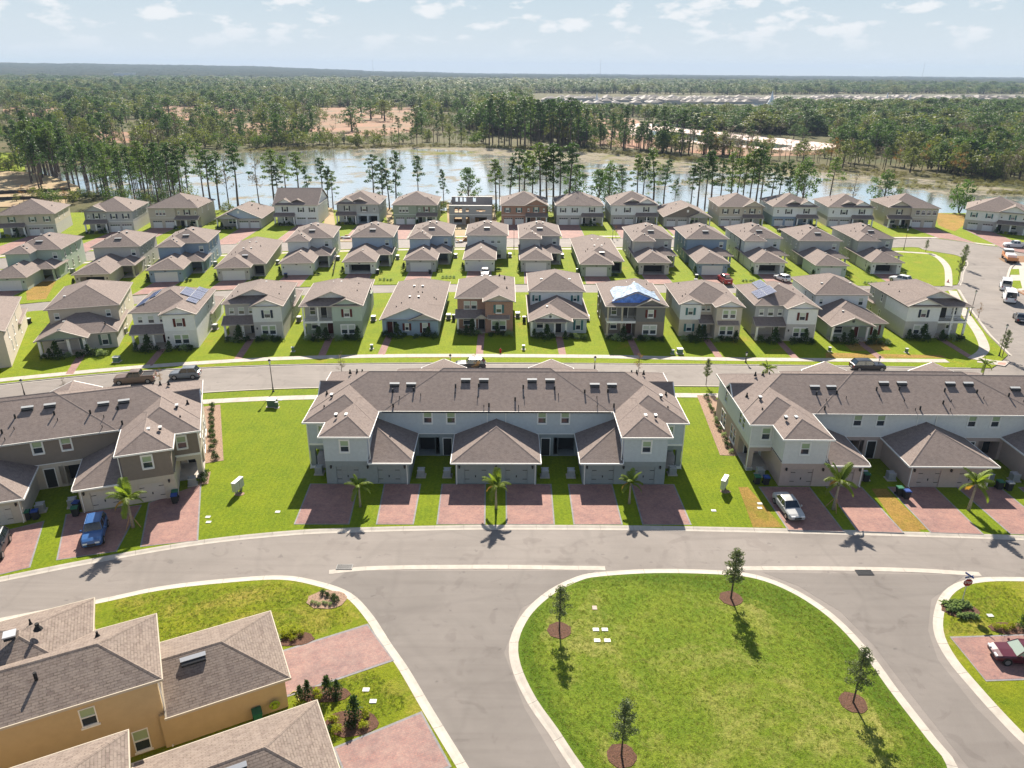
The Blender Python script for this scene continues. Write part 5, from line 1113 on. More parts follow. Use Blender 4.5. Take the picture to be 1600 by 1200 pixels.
# first rank of trees across the lake
random.seed(21)
def farY(px):
    P_ = [(0,330),(150,420),(380,452),(560,475),(700,492),(830,476),(950,455),(1050,425),(1200,392),(1400,360),(1600,325),(1700,310)]
    for a,b in zip(P_,P_[1:]):
        if a[0] <= px <= b[0]: return a[1]+(b[1]-a[1])*(px-a[0])/(b[0]-a[0])
    return 330
for i in range(190):
    px = 255+i*7.1+random.uniform(-4,4); Y = farY(px)+random.uniform(6,40); 
    if px < 760: h,pr,lb = (random.uniform(6,14),random.choice((bush,bushg,pine,bare,olive)),'scrubby far-shore tree')
    elif px < 905: h,pr,lb = (random.uniform(22,29),random.choice((pine,pine,pineL)),'tall far-shore pine')
    elif px < 1110: h,pr,lb = ((random.uniform(15,25),pine,'far pine before the sand bank') if i%3 == 0 else (random.uniform(5,10),random.choice((bush,bare)),'far bush before the sand bank'))
    elif px < 1300: h,pr,lb = (random.uniform(6,13),random.choice((bare,olive,rust)),'brownish far-shore tree')
    else: h,pr,lb = (random.uniform(8,15),random.choice((bush,olive,bare,pineL,rust)),'marsh-side tree')
    if 600 < px < 700 and i%4 == 0: h,pr = 17,pine
    X,_ = at_plane(px,200,Y)
    tree('shore_tree',farlabel(X,Y,lb),X,Y,h,pr,{'scrubby far-shore tree':'scrubby trees on the far shore'}.get(lb,lb+'s'),random.uniform(1,1.3))
# woods beyond: uncountable, scattered with geometry nodes
def scatter(name, pr, pts):
    """pts: (x,y,z,scale,rot,width)"""
    col = bpy.data.collections.new(name+'_sources')
    for k,(t,c) in enumerate(pr):
        me = c.copy(); bm = bmesh.new(); bm.from_mesh(c); off = len(me.materials); bt = bmesh.new(); bt.from_mesh(t)
        for f in bt.faces: f.material_index = 1
        tmp = bpy.data.meshes.new('t'); bt.to_mesh(tmp); bm.from_mesh(tmp); me2 = bpy.data.meshes.new(name+'_tree'); bm.to_mesh(me2); bm.free(); bt.free()
        me2.materials.append(c.materials[0]); me2.materials.append(t.materials[0])
        o = bpy.data.objects.new(f'{name}_{k}',me2); col.objects.link(o)
    me = bpy.data.meshes.new(name); me.from_pydata([p[:3] for p in pts],[],[])
    for nm,tp,vals in (('sc','FLOAT_VECTOR',[c for p in pts for c in (p[3]*p[5],p[3]*p[5],p[3])]),('rt','FLOAT_VECTOR',[c for p in pts for c in (0,0,p[4])])):
        at = me.attributes.new(nm,tp,'POINT'); at.data.foreach_set('vector',vals)
    at = me.attributes.new('pid','INT','POINT'); at.data.foreach_set('value',[random.randrange(len(pr)) for p in pts])
    o = link(name, me); tag(o,kind='stuff')
    ng = bpy.data.node_groups.new(name,'GeometryNodeTree'); ng.interface.new_socket('Geometry',in_out='INPUT',socket_type='NodeSocketGeometry'); ng.interface.new_socket('Geometry',in_out='OUTPUT',socket_type='NodeSocketGeometry')
    N = ng.nodes; L = ng.links; gi = N.new('NodeGroupInput'); go = N.new('NodeGroupOutput'); ip = N.new('GeometryNodeInstanceOnPoints'); ci = N.new('GeometryNodeCollectionInfo')
    ci.inputs['Collection'].default_value = col; ci.inputs['Separate Children'].default_value = True; ci.inputs['Reset Children'].default_value = True
    L.new(gi.outputs[0],ip.inputs['Points']); L.new(ci.outputs[0],ip.inputs['Instance']); ip.inputs['Pick Instance'].default_value = True
    for nm,tp,sk in (('sc','FLOAT_VECTOR','Scale'),('rt','FLOAT_VECTOR','Rotation'),('pid','INT','Instance Index')):
        na = N.new('GeometryNodeInputNamedAttribute'); na.data_type = tp; na.inputs['Name'].default_value = nm; L.new(na.outputs['Attribute'],ip.inputs[sk])
    L.new(ip.outputs[0],go.inputs[0]); md = o.modifiers.new('scatter','NODES'); md.node_group = ng
    return o
def clear(x, y):
    if inside((x,y),LAKE) or inside((x,y),SAND) or inside((x,y),TOWN): return False
    for q in DIRTS:
        if inside((x,y),q): return random.random() < .15
    return True
random.seed(33)
W1,W2,W3,W4 = [],[],[],[]
r = 300.0
while r < 3600:
    step = max(6.5,r*.0125); n = int(r*R_(92)/step)
    for i in range(n):
        a = R_(-46)+R_(92)*(i+random.random())/n; rr = r+random.uniform(-.5,.5)*step*1.2; x = rr*math.sin(a); y = rr*math.cos(a)
        px = 800+FPX*math.tan(a)*1.085; 
        if y < 275 or not clear(x,y): continue
        if y < farY(px)+28 and px > 250 or (px <= 250 and y < 345): continue
        nz = noise.noise(Vector((x/120,y/120,0))); n2 = noise.noise(Vector((x/45,y/45,7)))
        open_ = nz < -.30 or (px < 760 and y < 900 and nz < -.05) or (1000 < px < 1330 and y < 900 and nz < .05)
        if open_ and random.random() < .85: continue
        grow = step/6.5; h = random.uniform(9,16)*(1+.25*nz)
        if px > 760 and px < 930 and y < 900: h *= 1.55
        kind_low = False
        if px < 760 and y < 950:
            if random.random() < .16: h = random.uniform(14,20)
            else: h = random.uniform(4,8); kind_low = True
        if px > 838 and y > 620:
            lim = 43-.0365*y if px < 1230 else 46-.033*y
            if y < 1900 and lim < 3 and CAMH/y > .0245: continue
            if y < 1250: h = min(h,max(lim,3))
        s = min(h*(1+.10*(grow-1)),26)/10; w = min(1.0+.32*(grow-1),4.2)
        item = (x,y,-.5+hills(x,y),s,random.random()*6.28,w*random.uniform(.9,1.3))
        right = px > 1050 and y < 1200
        if right: item = item[:3]+(item[3]*random.uniform(.85,1.2),item[4],item[5]*1.3)
        if kind_low: random.choice((W3,W4,W4,W2)).append(item); continue
        if y > 600 and random.random() < .68: (W2 if random.random() < .55 else W4).append(item[:3]+(item[3]*random.uniform(.8,1.1),item[4],item[5]*1.4)); continue
        if n2 < -.12: (W3 if random.random() < .6 else W4).append(item)
        elif n2 < .12 or right: random.choice((W2,W2,W4,W1)).append(item)
        else: (W1 if random.random() < .8 else W2).append(item)
    r += step
for nm,pr,w in (('pine_woods',pine,W1),('mixed_woods',broad,W2),('bare_woods',bare,W3),('olive_woods',olive+bush,W4)): scatter(nm,pr,w)
print('woods',len(W1),len(W2),len(W3),len(W4))
# canopy of the farthest woods
def far_canopy():
    mb = MB(); rs = [2800]
    while rs[-1] < 12000: rs.append(rs[-1]*1.012)
    na = 420
    for r in rs:
        for i in range(na+1):
            a = R_(-46+92*i/na); x = r*math.sin(a)+random.uniform(-.3,.3)*r*.004; y = r*math.cos(a)+random.uniform(-.3,.3)*r*.004
            h = 7+random.random()*7+6*noise.noise(Vector((x/160,y/160,2)))
            if noise.noise(Vector((x/700,y/260,5))) < -.33: h = 1
            mb.v.append((x,y,-.5+hills(x,y)+(h if r > 2810 else -3)))
    for j in range(len(rs)-1):
        for i in range(na): q = j*(na+1)+i; mb.f.append((q,q+1,q+na+2,q+na+1)); mb.m.append(0)
    m = mk('far_leaves',(.030,.042,.024),.95,(.006,.5),world=True,col2=(.060,.062,.036),spec=0)
    tag(mb.obj('distant_woods',m),kind='stuff')
far_canopy()
# marsh growth round the lake
mm = protos('bush',4,leafm='leaf_marsh',bark='bark',detail=.5)
random.seed(4); pts = []
for i in range(1500):
    px = random.uniform(380,1640); Y = farY(px)+random.gauss(2,5)
    if px > 1180: Y = farY(px)+random.uniform(-22,12)
    x,_ = at_plane(px,220,Y)
    if px > 1180 and noise.noise(Vector((x/14,Y/14,1))) < .02 and Y < farY(px): continue
    pts.append((x,Y,-.55,random.uniform(.08,.2),random.random()*6,1.6))
for i in range(260):
    x = random.uniform(-120,170); pts.append((x,random.uniform(247.5,251)+(8 if abs(x-118) < 6 else 0),-.3,random.uniform(.05,.14),random.random()*6,1.7))
for cx,cy,sx,sy in ((128,262,9,5),(-24,267,8,4),(176,318,20,8),(100,330,22,7),(205,300,14,6)):
    for i in range(90): pts.append((random.gauss(cx,sx*.5),random.gauss(cy,sy*.5),-.5,random.uniform(.07,.14),random.random()*6,1.8))
scatter('marsh_reeds',mm,pts)
# ---- near plants
def palm_meshes(seed, old=True):
    rnd = random.Random(seed); tr = MB(); fr = []
    tr.tube([(0,0,0),(.04,0,1),(.10,.02,2.0),(.12,.03,2.7)],[.17,.12,.10,.12],9); top = Vector((.12,.03,2.7))
    for i in range(12):
        mb = MB(); a = i*2.4+rnd.uniform(-.35,.35); el = R_(rnd.uniform(38,85)) if i < 9 else R_(rnd.uniform(-20,25)); L = rnd.uniform(1.5,2.2); p = top.copy(); d = Vector((math.cos(a)*math.cos(el),math.sin(a)*math.cos(el),math.sin(el))); side = Vector((-math.sin(a),math.cos(a),0)); pts = []
        for k in range(13):
            pts.append(p.copy()); p += d*L/12; d.z -= .115+.012*k*(1.3-math.sin(el)); d.normalize()
        mb.tube(pts,[.03-.002*k for k in range(13)],4,cap=False)
        for k in range(2,26):
            f = k/26; j = int(f*12); q = pts[j].lerp(pts[min(j+1,12)],f*12-j); t = (pts[min(j+1,12)]-pts[j]).normalized() if j < 12 else t
            ll = .52*math.sin(math.pi*(.12+.82*f))**.6
            for s in (-1,1):
                dirv = (side*s*.85+t*.55+Vector((0,0,-.35-.25*rnd.random()))).normalized(); w = t*.035
                mb.face([q-w,q+dirv*ll*.5-w*1.2+Vector((0,0,.02)),q+dirv*ll,q+dirv*ll*.5+w*1.2+Vector((0,0,.02)),q+w])
        fr.append(mb.mesh('frond',M['leaf_palm_old' if (old and i >= 11) else 'leaf_palm']))
    cs = MB(); cs.tube([(.12,.03,2.4),(.12,.03,3.0)],[.13,.05],8); return tr.mesh('trunk',M['palm_bark'],True),fr,cs.mesh('crownshaft',M['leaf_palm'],True)
pv = [palm_meshes(1,True),palm_meshes(7,False),palm_meshes(12,True)]
def palm(label, x, y, h, v, rot=0, stakes=False):
    t,fr,cs = pv[v]; r = thing('palm_tree',label,'palm tree',(x,y,.1),rot,'palms along the main road'); r.scale = (h/4.6,)*3
    link('trunk',t,r); link('crownshaft',cs,r)
    for f in fr: link('frond',f,r)
    if stakes:
        for k in range(3): a = k*2.1; mb = MB(); mb.tube([(math.cos(a)*.7,math.sin(a)*.7,0),(.05,0,1.3)],.035,5); mb.obj('stake',M['wood'],r)
for l,px,py,h,v,st in (('small palm in the grass strip before the left garage of the middle terrace',563,792,4.1,1,False),('palm in the centre strip before the middle double garage',775,795,4.6,0,False),('palm with one dead brown frond before the right garage of the middle terrace',983,787,4.3,2,False),
    ('staked palm with yellow fronds beside the parked blue car',208,824,5.4,0,True),('tall palm beside the silver car',1302,796,5.6,0,True),('palm nearest the right edge, before the pink-beige garages',1513,797,5.4,2,False)):
    g = G(px,py,.1); palm(l,g.x,g.y,h,v,v*2+px*.01,st)
for l,px,py in (('bright palm top rising behind the right terrace, near its left end',1193,596),('bright palm top behind the right terrace, near the right edge',1528,588)):
    g = G(px,py,.1); palm(l,g.x,g.y-1,4.0,1,1.0)
yng = protos('young',4,leafm='leaf_young',bark='bark')
def mulch(x, y, rx, ry, parent=None, m='mulch', z=.135, name='mulch_bed'):
    rnd = random.Random(int(x*10)); ph = rnd.random()*6; pts = [(x+math.cos(a*.35)*rx*(1+.06*math.sin(a*3+ph)),y+math.sin(a*.35)*ry*(1+.06*math.sin(a*2+ph))) for a in range(18)]
    mb = MB(); mb.prism(pts,z-.12,z); mb.face([(x,y,z+.05),pts[0]+(z,),pts[0]+(z,)]) if False else None
    return tag(mb.obj(name,M[m]),kind='structure')
for l,px,py,ty in (('young oak in a mulch ring at the left end of the grass island',874,985,912),('young oak at the top of the grass island beside the road',1142,935,853),('young oak at the right edge of the grass island',1333,1098,1008),('sparse young oak at the bottom of the grass island',971,1181,1088)):
    g = G(px,py,.1); X,Z = at_plane(px,ty,g.y); tree('young_oak',l,g.x,g.y,Z,yng,'young oaks on the grass island',1.12 if ty > 860 else 1.25,.1); mulch(g.x,g.y,1.0,1.0)
for l,px,py,h,pr in (('small young tree on the verge where the lane bends, right side',1446,394,3.6,yng),('dark thin young tree by the curved path, nearer one',1497,437,6.0,yng),('dark thin young tree by the curved path, farther one',1503,418,6.0,yng),('reddish young tree on the avenue verge beside the corner house',1528,498,3.4,rust),('green young tree near the avenue corner kerb',1566,557,5.0,yng),
    ('thin young tree on the verge left of the right terrace',1103,602,4.6,yng),('rust-leaved young tree rising behind the middle terrace, right part',997,590,4.4,rust),('flowering young tree in front of the parked black car',745,590,4.2,rust),('thin pale young tree behind the middle terrace, left end',535,592,4.4,bare),('pale thin young tree above the left terrace',103,618,3.0,bare),
    ('pale bush-like young tree between pickup and silver SUV',252,604,3.0,rust),('thin street tree at the lane by the unfinished house',962,371,3.6,rust),('small tree at the right end of the lane',1190,378,3.8,yng)):
    g = G(px,py,.1); tree('young_tree',l,g.x,g.y,h,pr,'young street trees',1.0,.1)
# ---- shrubs
def shrub_mesh(kind, seed):
    rnd = random.Random(seed); mb = MB()
    if kind == 'agave':
        for i in range(46):
            a = rnd.random()*6.28; el = rnd.uniform(.5,1.35); L = rnd.uniform(.3,.55); d = Vector((math.cos(a)*math.cos(el),math.sin(a)*math.cos(el),math.sin(el))); s = Vector((-math.sin(a),math.cos(a),0))*.025; e = d*L; t = e+Vector((d.x*.25,d.y*.25,-.12))*1.0; mb.face([-s,s,e+s*.9,t,e-s*.9])
    elif kind == 'cone':
        for i in range(14): f = i/13; clump(mb,Vector((rnd.uniform(-.25,.25)*(1-f),rnd.uniform(-.25,.25)*(1-f),.15+1.05*f)),.42*(1.05-f*.7),38,.07,rnd,1)
    else:
        for i in range(9): clump(mb,Vector((rnd.uniform(-.28,.28),rnd.uniform(-.28,.28),rnd.uniform(.15,.5))),.26,42,.06,rnd,.85)
    return mb
SH = {k:[shrub_mesh(kk,i).mesh('shrub',M[mt]) for i in range(3)] for k,kk,mt in (('green','round','leaf_shrub'),('lime','round','leaf_lime'),('grey','round','leaf_grey'),('cone','cone','leaf_shrub'),('agave','agave','leaf_grey'))}
def shrub(kind, label, x, y, s, group, z=.12):
    o = link('shrub',random.choice(SH[kind]),None,(x,y,z),random.random()*6.28); o.scale = (s,s,s*random.uniform(.85,1.15)); tag(o,label,'shrub',group); return o
def bed(px, py, rx, ry, items, where, m='mulch'):
    g = G(px,py,.1); mulch(g.x,g.y,rx,ry,m=m)
    for kind,dx,dy,s,l in items: shrub(kind,l+' '+where,g.x+dx,g.y+dy,s,'shrubs '+where)
c = 'in the bed at the left street corner'
bed(511,937,1.75,1.25,[('green',-.55,.75,.75,'dark round shrub farthest from the road'),('green',-.05,.45,.7,'second dark round shrub'),('green',.45,.15,.75,'third dark round shrub'),('green',.85,-.25,.8,'dark round shrub nearest the drive')]+[('grey',-1.2+.33*i,-.45-.13*(i%3),.45,'pale low ground plant, '+ORD[i]+' from the left,') for i in range(6)],c,'mulch_pale')
c = 'in the bed beside the upper brick drive'
bed(458,998,1.7,.85,[('grey',-1.35,-.35,1.0,'blue-grey shrub at the left end')]+[('lime',-.85+.45*(i%4),.45-.5*(i//4)+.12*(i%3),.75,'lime yellow shrub, '+ORD[i]+' of seven,') for i in range(7)],c)
c = 'in the bed below the upper brick drive'
bed(506,1085,2.0,.8,[('cone',-1.6,-.45,.95,'grey-green cone shrub by the hose'),('cone',-1.15,-.15,1.05,'second cone shrub'),('lime',-.5,.1,.8,'lime shrub left of the magnolia'),('lime',-.3,-.4,.7,'lime shrub below the first lime one'),('cone',.25,.1,1.25,'tall dark magnolia shrub'),('cone',.95,.2,.85,'narrow green shrub behind the magnolia'),('green',1.0,-.4,.9,'round green shrub at the right end')],c)
c = 'in the bed above the lower brick drive'
bed(549,1130,1.9,1.2,[('cone',.1,.75,1.55,'tall dark shrub at the top'),('lime',-1.2,.1,1.0,'lime shrub at the left end'),('lime',-.9,-.75,.95,'lime shrub at the bottom left'),('green',.05,-.35,1.0,'dark green shrub in the middle'),('lime',.85,.55,1.0,'lime shrub at the upper right'),('lime',.95,-.25,.9,'lime shrub at the lower right'),('green',-1.5,-.7,.8,'grey-green shrub at the wall')],c)
c = 'in the bed round the stop sign post'
bed(1500,953,1.55,1.15,[('agave',-.9+.42*(i%5)+.1*(i%2),.75-.42*(i//5),.95,'strappy green plant, '+ORD[i%12]+' counting from the back,') for i in range(12)]+[('agave',-.5+.4*i,-.95,.9,'strappy front-line plant, '+ORD[i]+' from the left,') for i in range(4)],c)
c = 'in the bed above the red car'
bed(1577,982,1.7,.75,[('lime',-1.1,.05,.8,'yellow-green shrub, leftmost'),('lime',-.45,-.1,.85,'yellow-green shrub, second from the left'),('lime',.2,.1,.85,'yellow-green shrub, third from the left'),('cone',1.1,0,1.2,'dark tall shrub at the right edge')],c)
# planted strips along the ends of the terraces
rr = thing('planting_strip','mulch strip with a line of small dark shrubs along the left terrace','planting bed',(0,0,0)); bpy.data.objects.remove(rr)
def strip_bed(a, b, w, n, where, kinds=('green',), m='mulch_pale'):
    a = G(*a,.1); b = G(*b,.1); d = (b-a).normalized(); s = Vector((-d.y,d.x,0))*w
    sheet('mulch_strip',[(a-s).xy,(b-s).xy,(b+s).xy,(a+s).xy],.13,M[m])
    for i in range(n):
        p = a.lerp(b,(i+.5)/n); shrub(kinds[i%len(kinds)],f'small {"pale" if kinds[i%len(kinds)] == "grey" else "dark"} shrub, {ORD[i] if i < 12 else str(i+1)+"th"} from the street end, {where}',p.x+random.uniform(-.15,.15),p.y,random.uniform(.8,1.15),'shrubs '+where)
strip_bed((331,634),(334,722),1.1,12,'beside the left terrace'); strip_bed((1103,618),(1142,712),1.3,12,'beside the right terrace',('green','green','grey'))
strip_bed((322,738),(318,757),.5,3,'at the porch of the left terrace')
# hedges in front of the front row
for k,q in enumerate(fr):
    a = R_(q['r']); n = 9; nm = ['left-edge house','low-gabled house','solar-panel white house','navy-shuttered house','sage balcony house','blue low house','brick house','four-column house','tarpaulin house','teal-door house','one-block solar house','white-railed house','corner house'][k]
    if k == 0: continue
    for i in range(n):
        lx = .6+i*1.08; ly = -.9-.35*((i*7)%3)
        if abs(lx-4.6) < .7: continue
        wx = q['x']+lx*math.cos(a)-ly*math.sin(a); wy = q['y']+lx*math.sin(a)+ly*math.cos(a)
        shrub(('green','green','cone','green','grey')[(i+k)%5 if i != 2 else 2],f'dark foundation shrub, {ORD[i]} from the left, before the {nm}',wx,wy,random.uniform(1.3,2.1) if i != 2 else 2.2,'foundation shrubs of the front row')
for i,(l,x,y,r,*_) in enumerate(R2):
    if i == 0: continue
    for j,(dx,s) in enumerate(((-.5,1.5),(7.5,1.3),(8.2,1.0))):
        shrub(('cone','green','green')[j],f'{("tall dark shrub left of","round shrub right of","low shrub right of")[j]} the garage of the {ORD[i] if i < 12 else str(i+1)+"th"} second-row house',x+dx,y+.2+dx*math.tan(R_(r)),s,'shrubs beside the second row garages')
    if i in (1,3,5,6,8,11,12,13):
        for j in range(4): shrub('grey',f'{ORD[j]} tuft in the lane-side bed near the {ORD[i] if i < 12 else str(i+1)+"th"} second-row house',x+9+j*.8,y-5.6,.9,'tufts in the lane-side beds')
for i,q in enumerate(lk):
    if not q: continue
    for j in range(5):
        gl = q[8]; X = q[4]*.56+j*1.2 if gl else q[4]*.44-j*1.2-.2; a = R_(q[3])
        shrub(('green','cone','green','lime','green')[(i+j)%5],f'{ORD[j]} shrub from the garage, at the porch of {LN[i]}',q[1]+X*math.cos(a)+2*math.sin(a),q[2]+X*math.sin(a)-2.0*math.cos(a),random.uniform(1.2,2.0),'shrubs before the lakeside porches')

# grass tufts standing in the nearest lawns
def tuft(seed):
    rnd = random.Random(seed); mb = MB()
    for i in range(9):
        a = rnd.random()*6.28; d = Vector((math.cos(a),math.sin(a),0)); p = Vector((rnd.uniform(-.07,.07),rnd.uniform(-.07,.07),0)); s = Vector((-d.y,d.x,0))*.012; h = rnd.uniform(.04,.085); mb.face([p-s,p+s,p+d*h*.8+Vector((0,0,h))])
    return mb
for nm,c1 in (('tuft_green',(.175,.25,.02)),('tuft_straw',(.34,.31,.10))): leaf(nm,c1,.45,.25)
def lawn_tufts(name, poly, n, straw=.3):
    xs = [p[0] for p in poly]; ys = [p[1] for p in poly]; pts = []
    while len(pts) < n:
        x = random.uniform(min(xs),max(xs)); y = random.uniform(max(min(ys),33),max(ys))
        if inside((x,y),poly) and noise.noise(Vector((x*2.5,y*2.5,3))) > random.uniform(-.5,.35): pts.append((x,y,.10,random.uniform(.45,.95),random.random()*6.28,1.2))
    t = MB(); t.face([(0,0,-.02),(.01,0,-.02),(0,.01,-.02)]); tm = t.mesh('tuft_root',M['tuft_green'])
    scatter(name,[(tm,tuft(1).mesh('tuft',M['tuft_green'])),(tm,tuft(2).mesh('tuft',M['tuft_green'])),(tm,tuft(3).mesh('tuft',M['tuft_straw']))],pts)
random.seed(77)
lawn_tufts('island_grass_tufts',[tuple(q) for q in offset([Vector(p) for p in IP],1.0,True)],30000)
lawn_tufts('corner_grass_tufts',[(-34,52.5),(-30,54.2),(-20,55.2),(-14.5,52.8),(-12.7,50.2),(-17.4,47.6),(-20,48.6),(-26,46),(-31,46)],7000)
lawn_tufts('corner_grass_tufts',[(-15,42.4),(-10.2,44.6),(-6.7,41.2),(-11.5,38.6)],1800)
lawn_tufts('corner_grass_tufts',[(44,55),(41.5,54.2),(38.5,51),(37,48.6),(46,49),(46,55)],2600)
# ---------------------------------------------------------------- vehicles
def paint(name, c): return mk(name, c, .28, (3,.04), spec=.7)
for n,c in (('paint_blue',(.03,.10,.27)),('paint_silver',(.42,.42,.41)),('paint_red',(.07,.005,.014)),('paint_brown',(.16,.11,.08)),('paint_grey',(.16,.18,.20)),('paint_black',(.018,.02,.026)),('paint_brightred',(.33,.02,.018)),('paint_white',(.68,.69,.70)),('paint_orange',(.55,.20,.05))): paint(n,c)
mk('car_glass',(.02,.028,.035),.05,spec=1); mk('tail_red',(.35,.01,.01),.3); mk('head_glass',(.75,.77,.78),.15,spec=.8); mk('rim',(.42,.43,.44),.3,metal=.8); mk('windscreen_lit',(.30,.36,.30),.08,spec=1)
def car(label, x, y, rot, kind, pm, z=.13, L=4.6, W=1.85, cat='car', name='parked_car', group=None, z_=0):
    """front of the vehicle points to local -y"""
    r = thing(name,label,cat,(x,y,z),rot,group); h = W/2
    P_ = {'sedan': dict(H=1.45,belt=.95,hood=.86,c=(-.62,-.1,.98,1.55),tail=.98,gr=.34), 'suv': dict(H=1.72,belt=1.08,hood=1.05,c=(-.72,-.2,1.85,2.15),tail=1.1,gr=.36), 'hatch': dict(H=1.5,belt=.95,hood=.88,c=(-.7,-.1,1.5,2.0),tail=1.0,gr=.34),
          'pickup': dict(H=1.85,belt=1.2,hood=1.15,c=(-1.05,-.5,.85,1.0),tail=1.2,gr=.42), 'van': dict(H=2.4,belt=1.25,hood=1.25,c=(-1.9,-1.3,2.5,2.62),tail=1.3,gr=.42)}[kind]
    a = -L/2; b = L/2; bt = P_['belt']; st = [(a,.72,.38,.62),(a+.12,.88,.28,P_['hood']-.16),(a+.45,.97,.24,P_['hood']-.05),(a+1.0,1.0,.22,P_['hood']),(P_['c'][0]-.02,1.0,.22,bt-.01),(0,1.0,.22,bt),(b-.9,1.0,.22,P_['tail'] if kind != 'pickup' else bt),(b-.3,.97,.26,P_['tail']),(b-.05,.9,.32,P_['tail']-.08),(b,.84,.40,P_['tail']-.25)]
    mb = MB(); R0 = []
    for yy,wf,zb,zt in st:
        w = h*wf; k = len(mb.v); R0.append(k)
        mb.v += [(-w*.9,yy,zb),(-w,yy,zb+.14),(-w,yy,(zb+zt)/2),(-w*.985,yy,zt-.13),(-w*.88,yy,zt-.02),(0,yy,zt+.015),(w*.88,yy,zt-.02),(w*.985,yy,zt-.13),(w,yy,(zb+zt)/2),(w,yy,zb+.14),(w*.9,yy,zb)]
    for i in range(len(R0)-1):
        for j in range(11): q = (R0[i]+j,R0[i]+(j+1)%11,R0[i+1]+(j+1)%11,R0[i+1]+j); mb.f.append(q[::-1]); mb.m.append(0)
    mb.f.append(tuple(R0[0]+j for j in range(11))); mb.m.append(0); mb.f.append(tuple(R0[-1]+j for j in range(11))[::-1]); mb.m.append(0)
    mb.obj('body',M[pm],r,smooth=False)
    y1,y2,y3,y4 = P_['c']; H = P_['H']; wb = h*.9; wt = h*.72 if kind != 'van' else h*.84
    if kind == 'van': y1,y2,y3,y4 = (a+.7,a+1.35,b-.12,b-.04)
    if kind in ('suv','hatch'): y4 = b-.18; y3 = b-.62
    if kind == 'sedan': y1,y2,y3,y4 = (a+1.45,a+2.05,b-1.45,b-.75)
    g = MB(); lo = bt-.04; V = [(-wb,y1,lo),(wb,y1,lo),(wb,y4,lo),(-wb,y4,lo),(-wt,y2,H-.04),(wt,y2,H-.04),(wt,y3,H-.04),(-wt,y3,H-.04)]
    for f in ((0,1,5,4),(1,2,6,5),(2,3,7,6),(3,0,4,7)): g.face([V[i] for i in f])
    g.obj('windows',M['car_glass'] if pm != 'paint_red' else M['windscreen_lit'],r)
    t = MB(); n = 6
    for i in range(n+1):
        u = i/n; yy = y2+(y3-y2)*u; zz = H-.03+.045*math.sin(math.pi*u); [t.v.append(p) for p in ((-wt-.02,yy,zz-.05),(-wt*.8,yy,zz+.01),(0,yy,zz+.03),(wt*.8,yy,zz+.01),(wt+.02,yy,zz-.05))]
    for i in range(n):
        for j in range(4): t.f.append((i*5+j,i*5+j+1,i*5+j+6,i*5+j+5)); t.m.append(0)
    for s in (-1,1):
        t.tube([(s*wb,y1,lo),(s*wt,y2,H-.03)],.035,5); t.tube([(s*wb,y4,lo),(s*wt,y3,H-.03)],.045,5); ym = (y2+y3)/2-.1; t.tube([(s*(wb+.005),ym,lo),(s*(wt+.01),ym,H-.03)],.035,5); t.tube([(s*wt,y2,H-.04),(s*wt,y3,H-.04)],.03,5)
    if kind == 'van': t.box(-wb-.02,-wb+.03,-.4,y4,lo,H-.3); t.box(wb-.03,wb+.02,-.4,y4,lo,H-.3)
    t.obj('roof_panel',M[pm],r)
    if kind == 'pickup':
        k = MB(); k.box(-h*.86,h*.86,1.12,b-.14,1.175,1.222); k.obj('load_bed',M['dark_inside'],r)
        k = MB(); [k.box(*q) for q in ((-h*.97,-h*.86,1.1,b-.05,1.17,1.3),(h*.86,h*.97,1.1,b-.05,1.17,1.3),(-h*.86,h*.86,b-.14,b-.05,1.17,1.3),(-h*.86,h*.86,1.06,1.12,1.17,1.3))]; k.obj('bed_rail',M[pm],r)
    for s in (-1,1):
        for yy in (a+.85,b-.88):
            R = .34 if kind not in ('suv','pickup','van') else .39
            w = link('wheel',shared(('wh',R),'wheel',lambda m: m.tube([(-.11,0,0),(.11,0,0)],R,18),M['rubber'],False),r,(s*(h-.06),yy,R-.02))
            link('rim',shared(('rim',R),'rim',lambda m: (m.tube([(-.118,0,0),(.118,0,0)],R*.62,10),),M['rim']),w)
        k = MB(); k.box(s*h*.56-.2,s*h*.56+.2,a-.0,a+.14,.60,.74); k.obj('headlight',M['head_glass'],r)
        k = MB(); k.box(s*h*.72-.14,s*h*.72+.14,b-.1,b+.012,P_['tail']-.45,P_['tail']-.2); k.obj('tail_light',M['tail_red'],r)
        k = MB(); k.box(s*(h+.02),s*(h+.17),y1+.15,y1+.27,bt-.02,bt+.14) if s > 0 else k.box(s*(h+.17),s*(h+.02),y1+.15,y1+.27,bt-.02,bt+.14); k.obj('wing_mirror',M[pm],r)
    k = MB(); k.box(-h*.4,h*.4,a-.03,a+.1,.42,.62); k.obj('grille',M['black_metal'],r); k = MB(); k.box(-.26,.26,b-.02,b+.02,.55,.68); k.obj('number_plate',M['sign_white'],r)
    return r
def gcar(label, px, py, rot, kind, pm, **k): g = G(px,py,.1); return car(label,g.x,g.y,R_(rot),kind,pm,**k)
gcar('metallic blue SUV parked nose-out on the drive of the left terrace',150,838,19.5,'suv','paint_blue',L=4.75,W=1.9)
gcar('dark car cut by the left edge on a brick drive',-6,862,19.5,'suv','paint_black',L=4.6)
gcar('silver sedan parked on the left drive of the right terrace',1231,798,4,'sedan','paint_silver',L=4.75,W=1.83)
car('dark red sedan nosing in from the right edge on the brick drive',41.2,45.75,R_(-97),'sedan','paint_red',L=4.7)
gcar('brown pickup truck parked on the back street at the left',212,596,-80,'pickup','paint_brown',L=5.7,W=2.0,name='pickup_truck',cat='pickup truck',z=.02)
gcar('silver-grey SUV parked just right of the brown pickup',290,589,-83,'suv','paint_grey',L=4.4,z=.02)
gcar('black minivan parked on the back street before the brick house',735,574.5,-90,'suv','paint_black',L=4.9,z=.02)
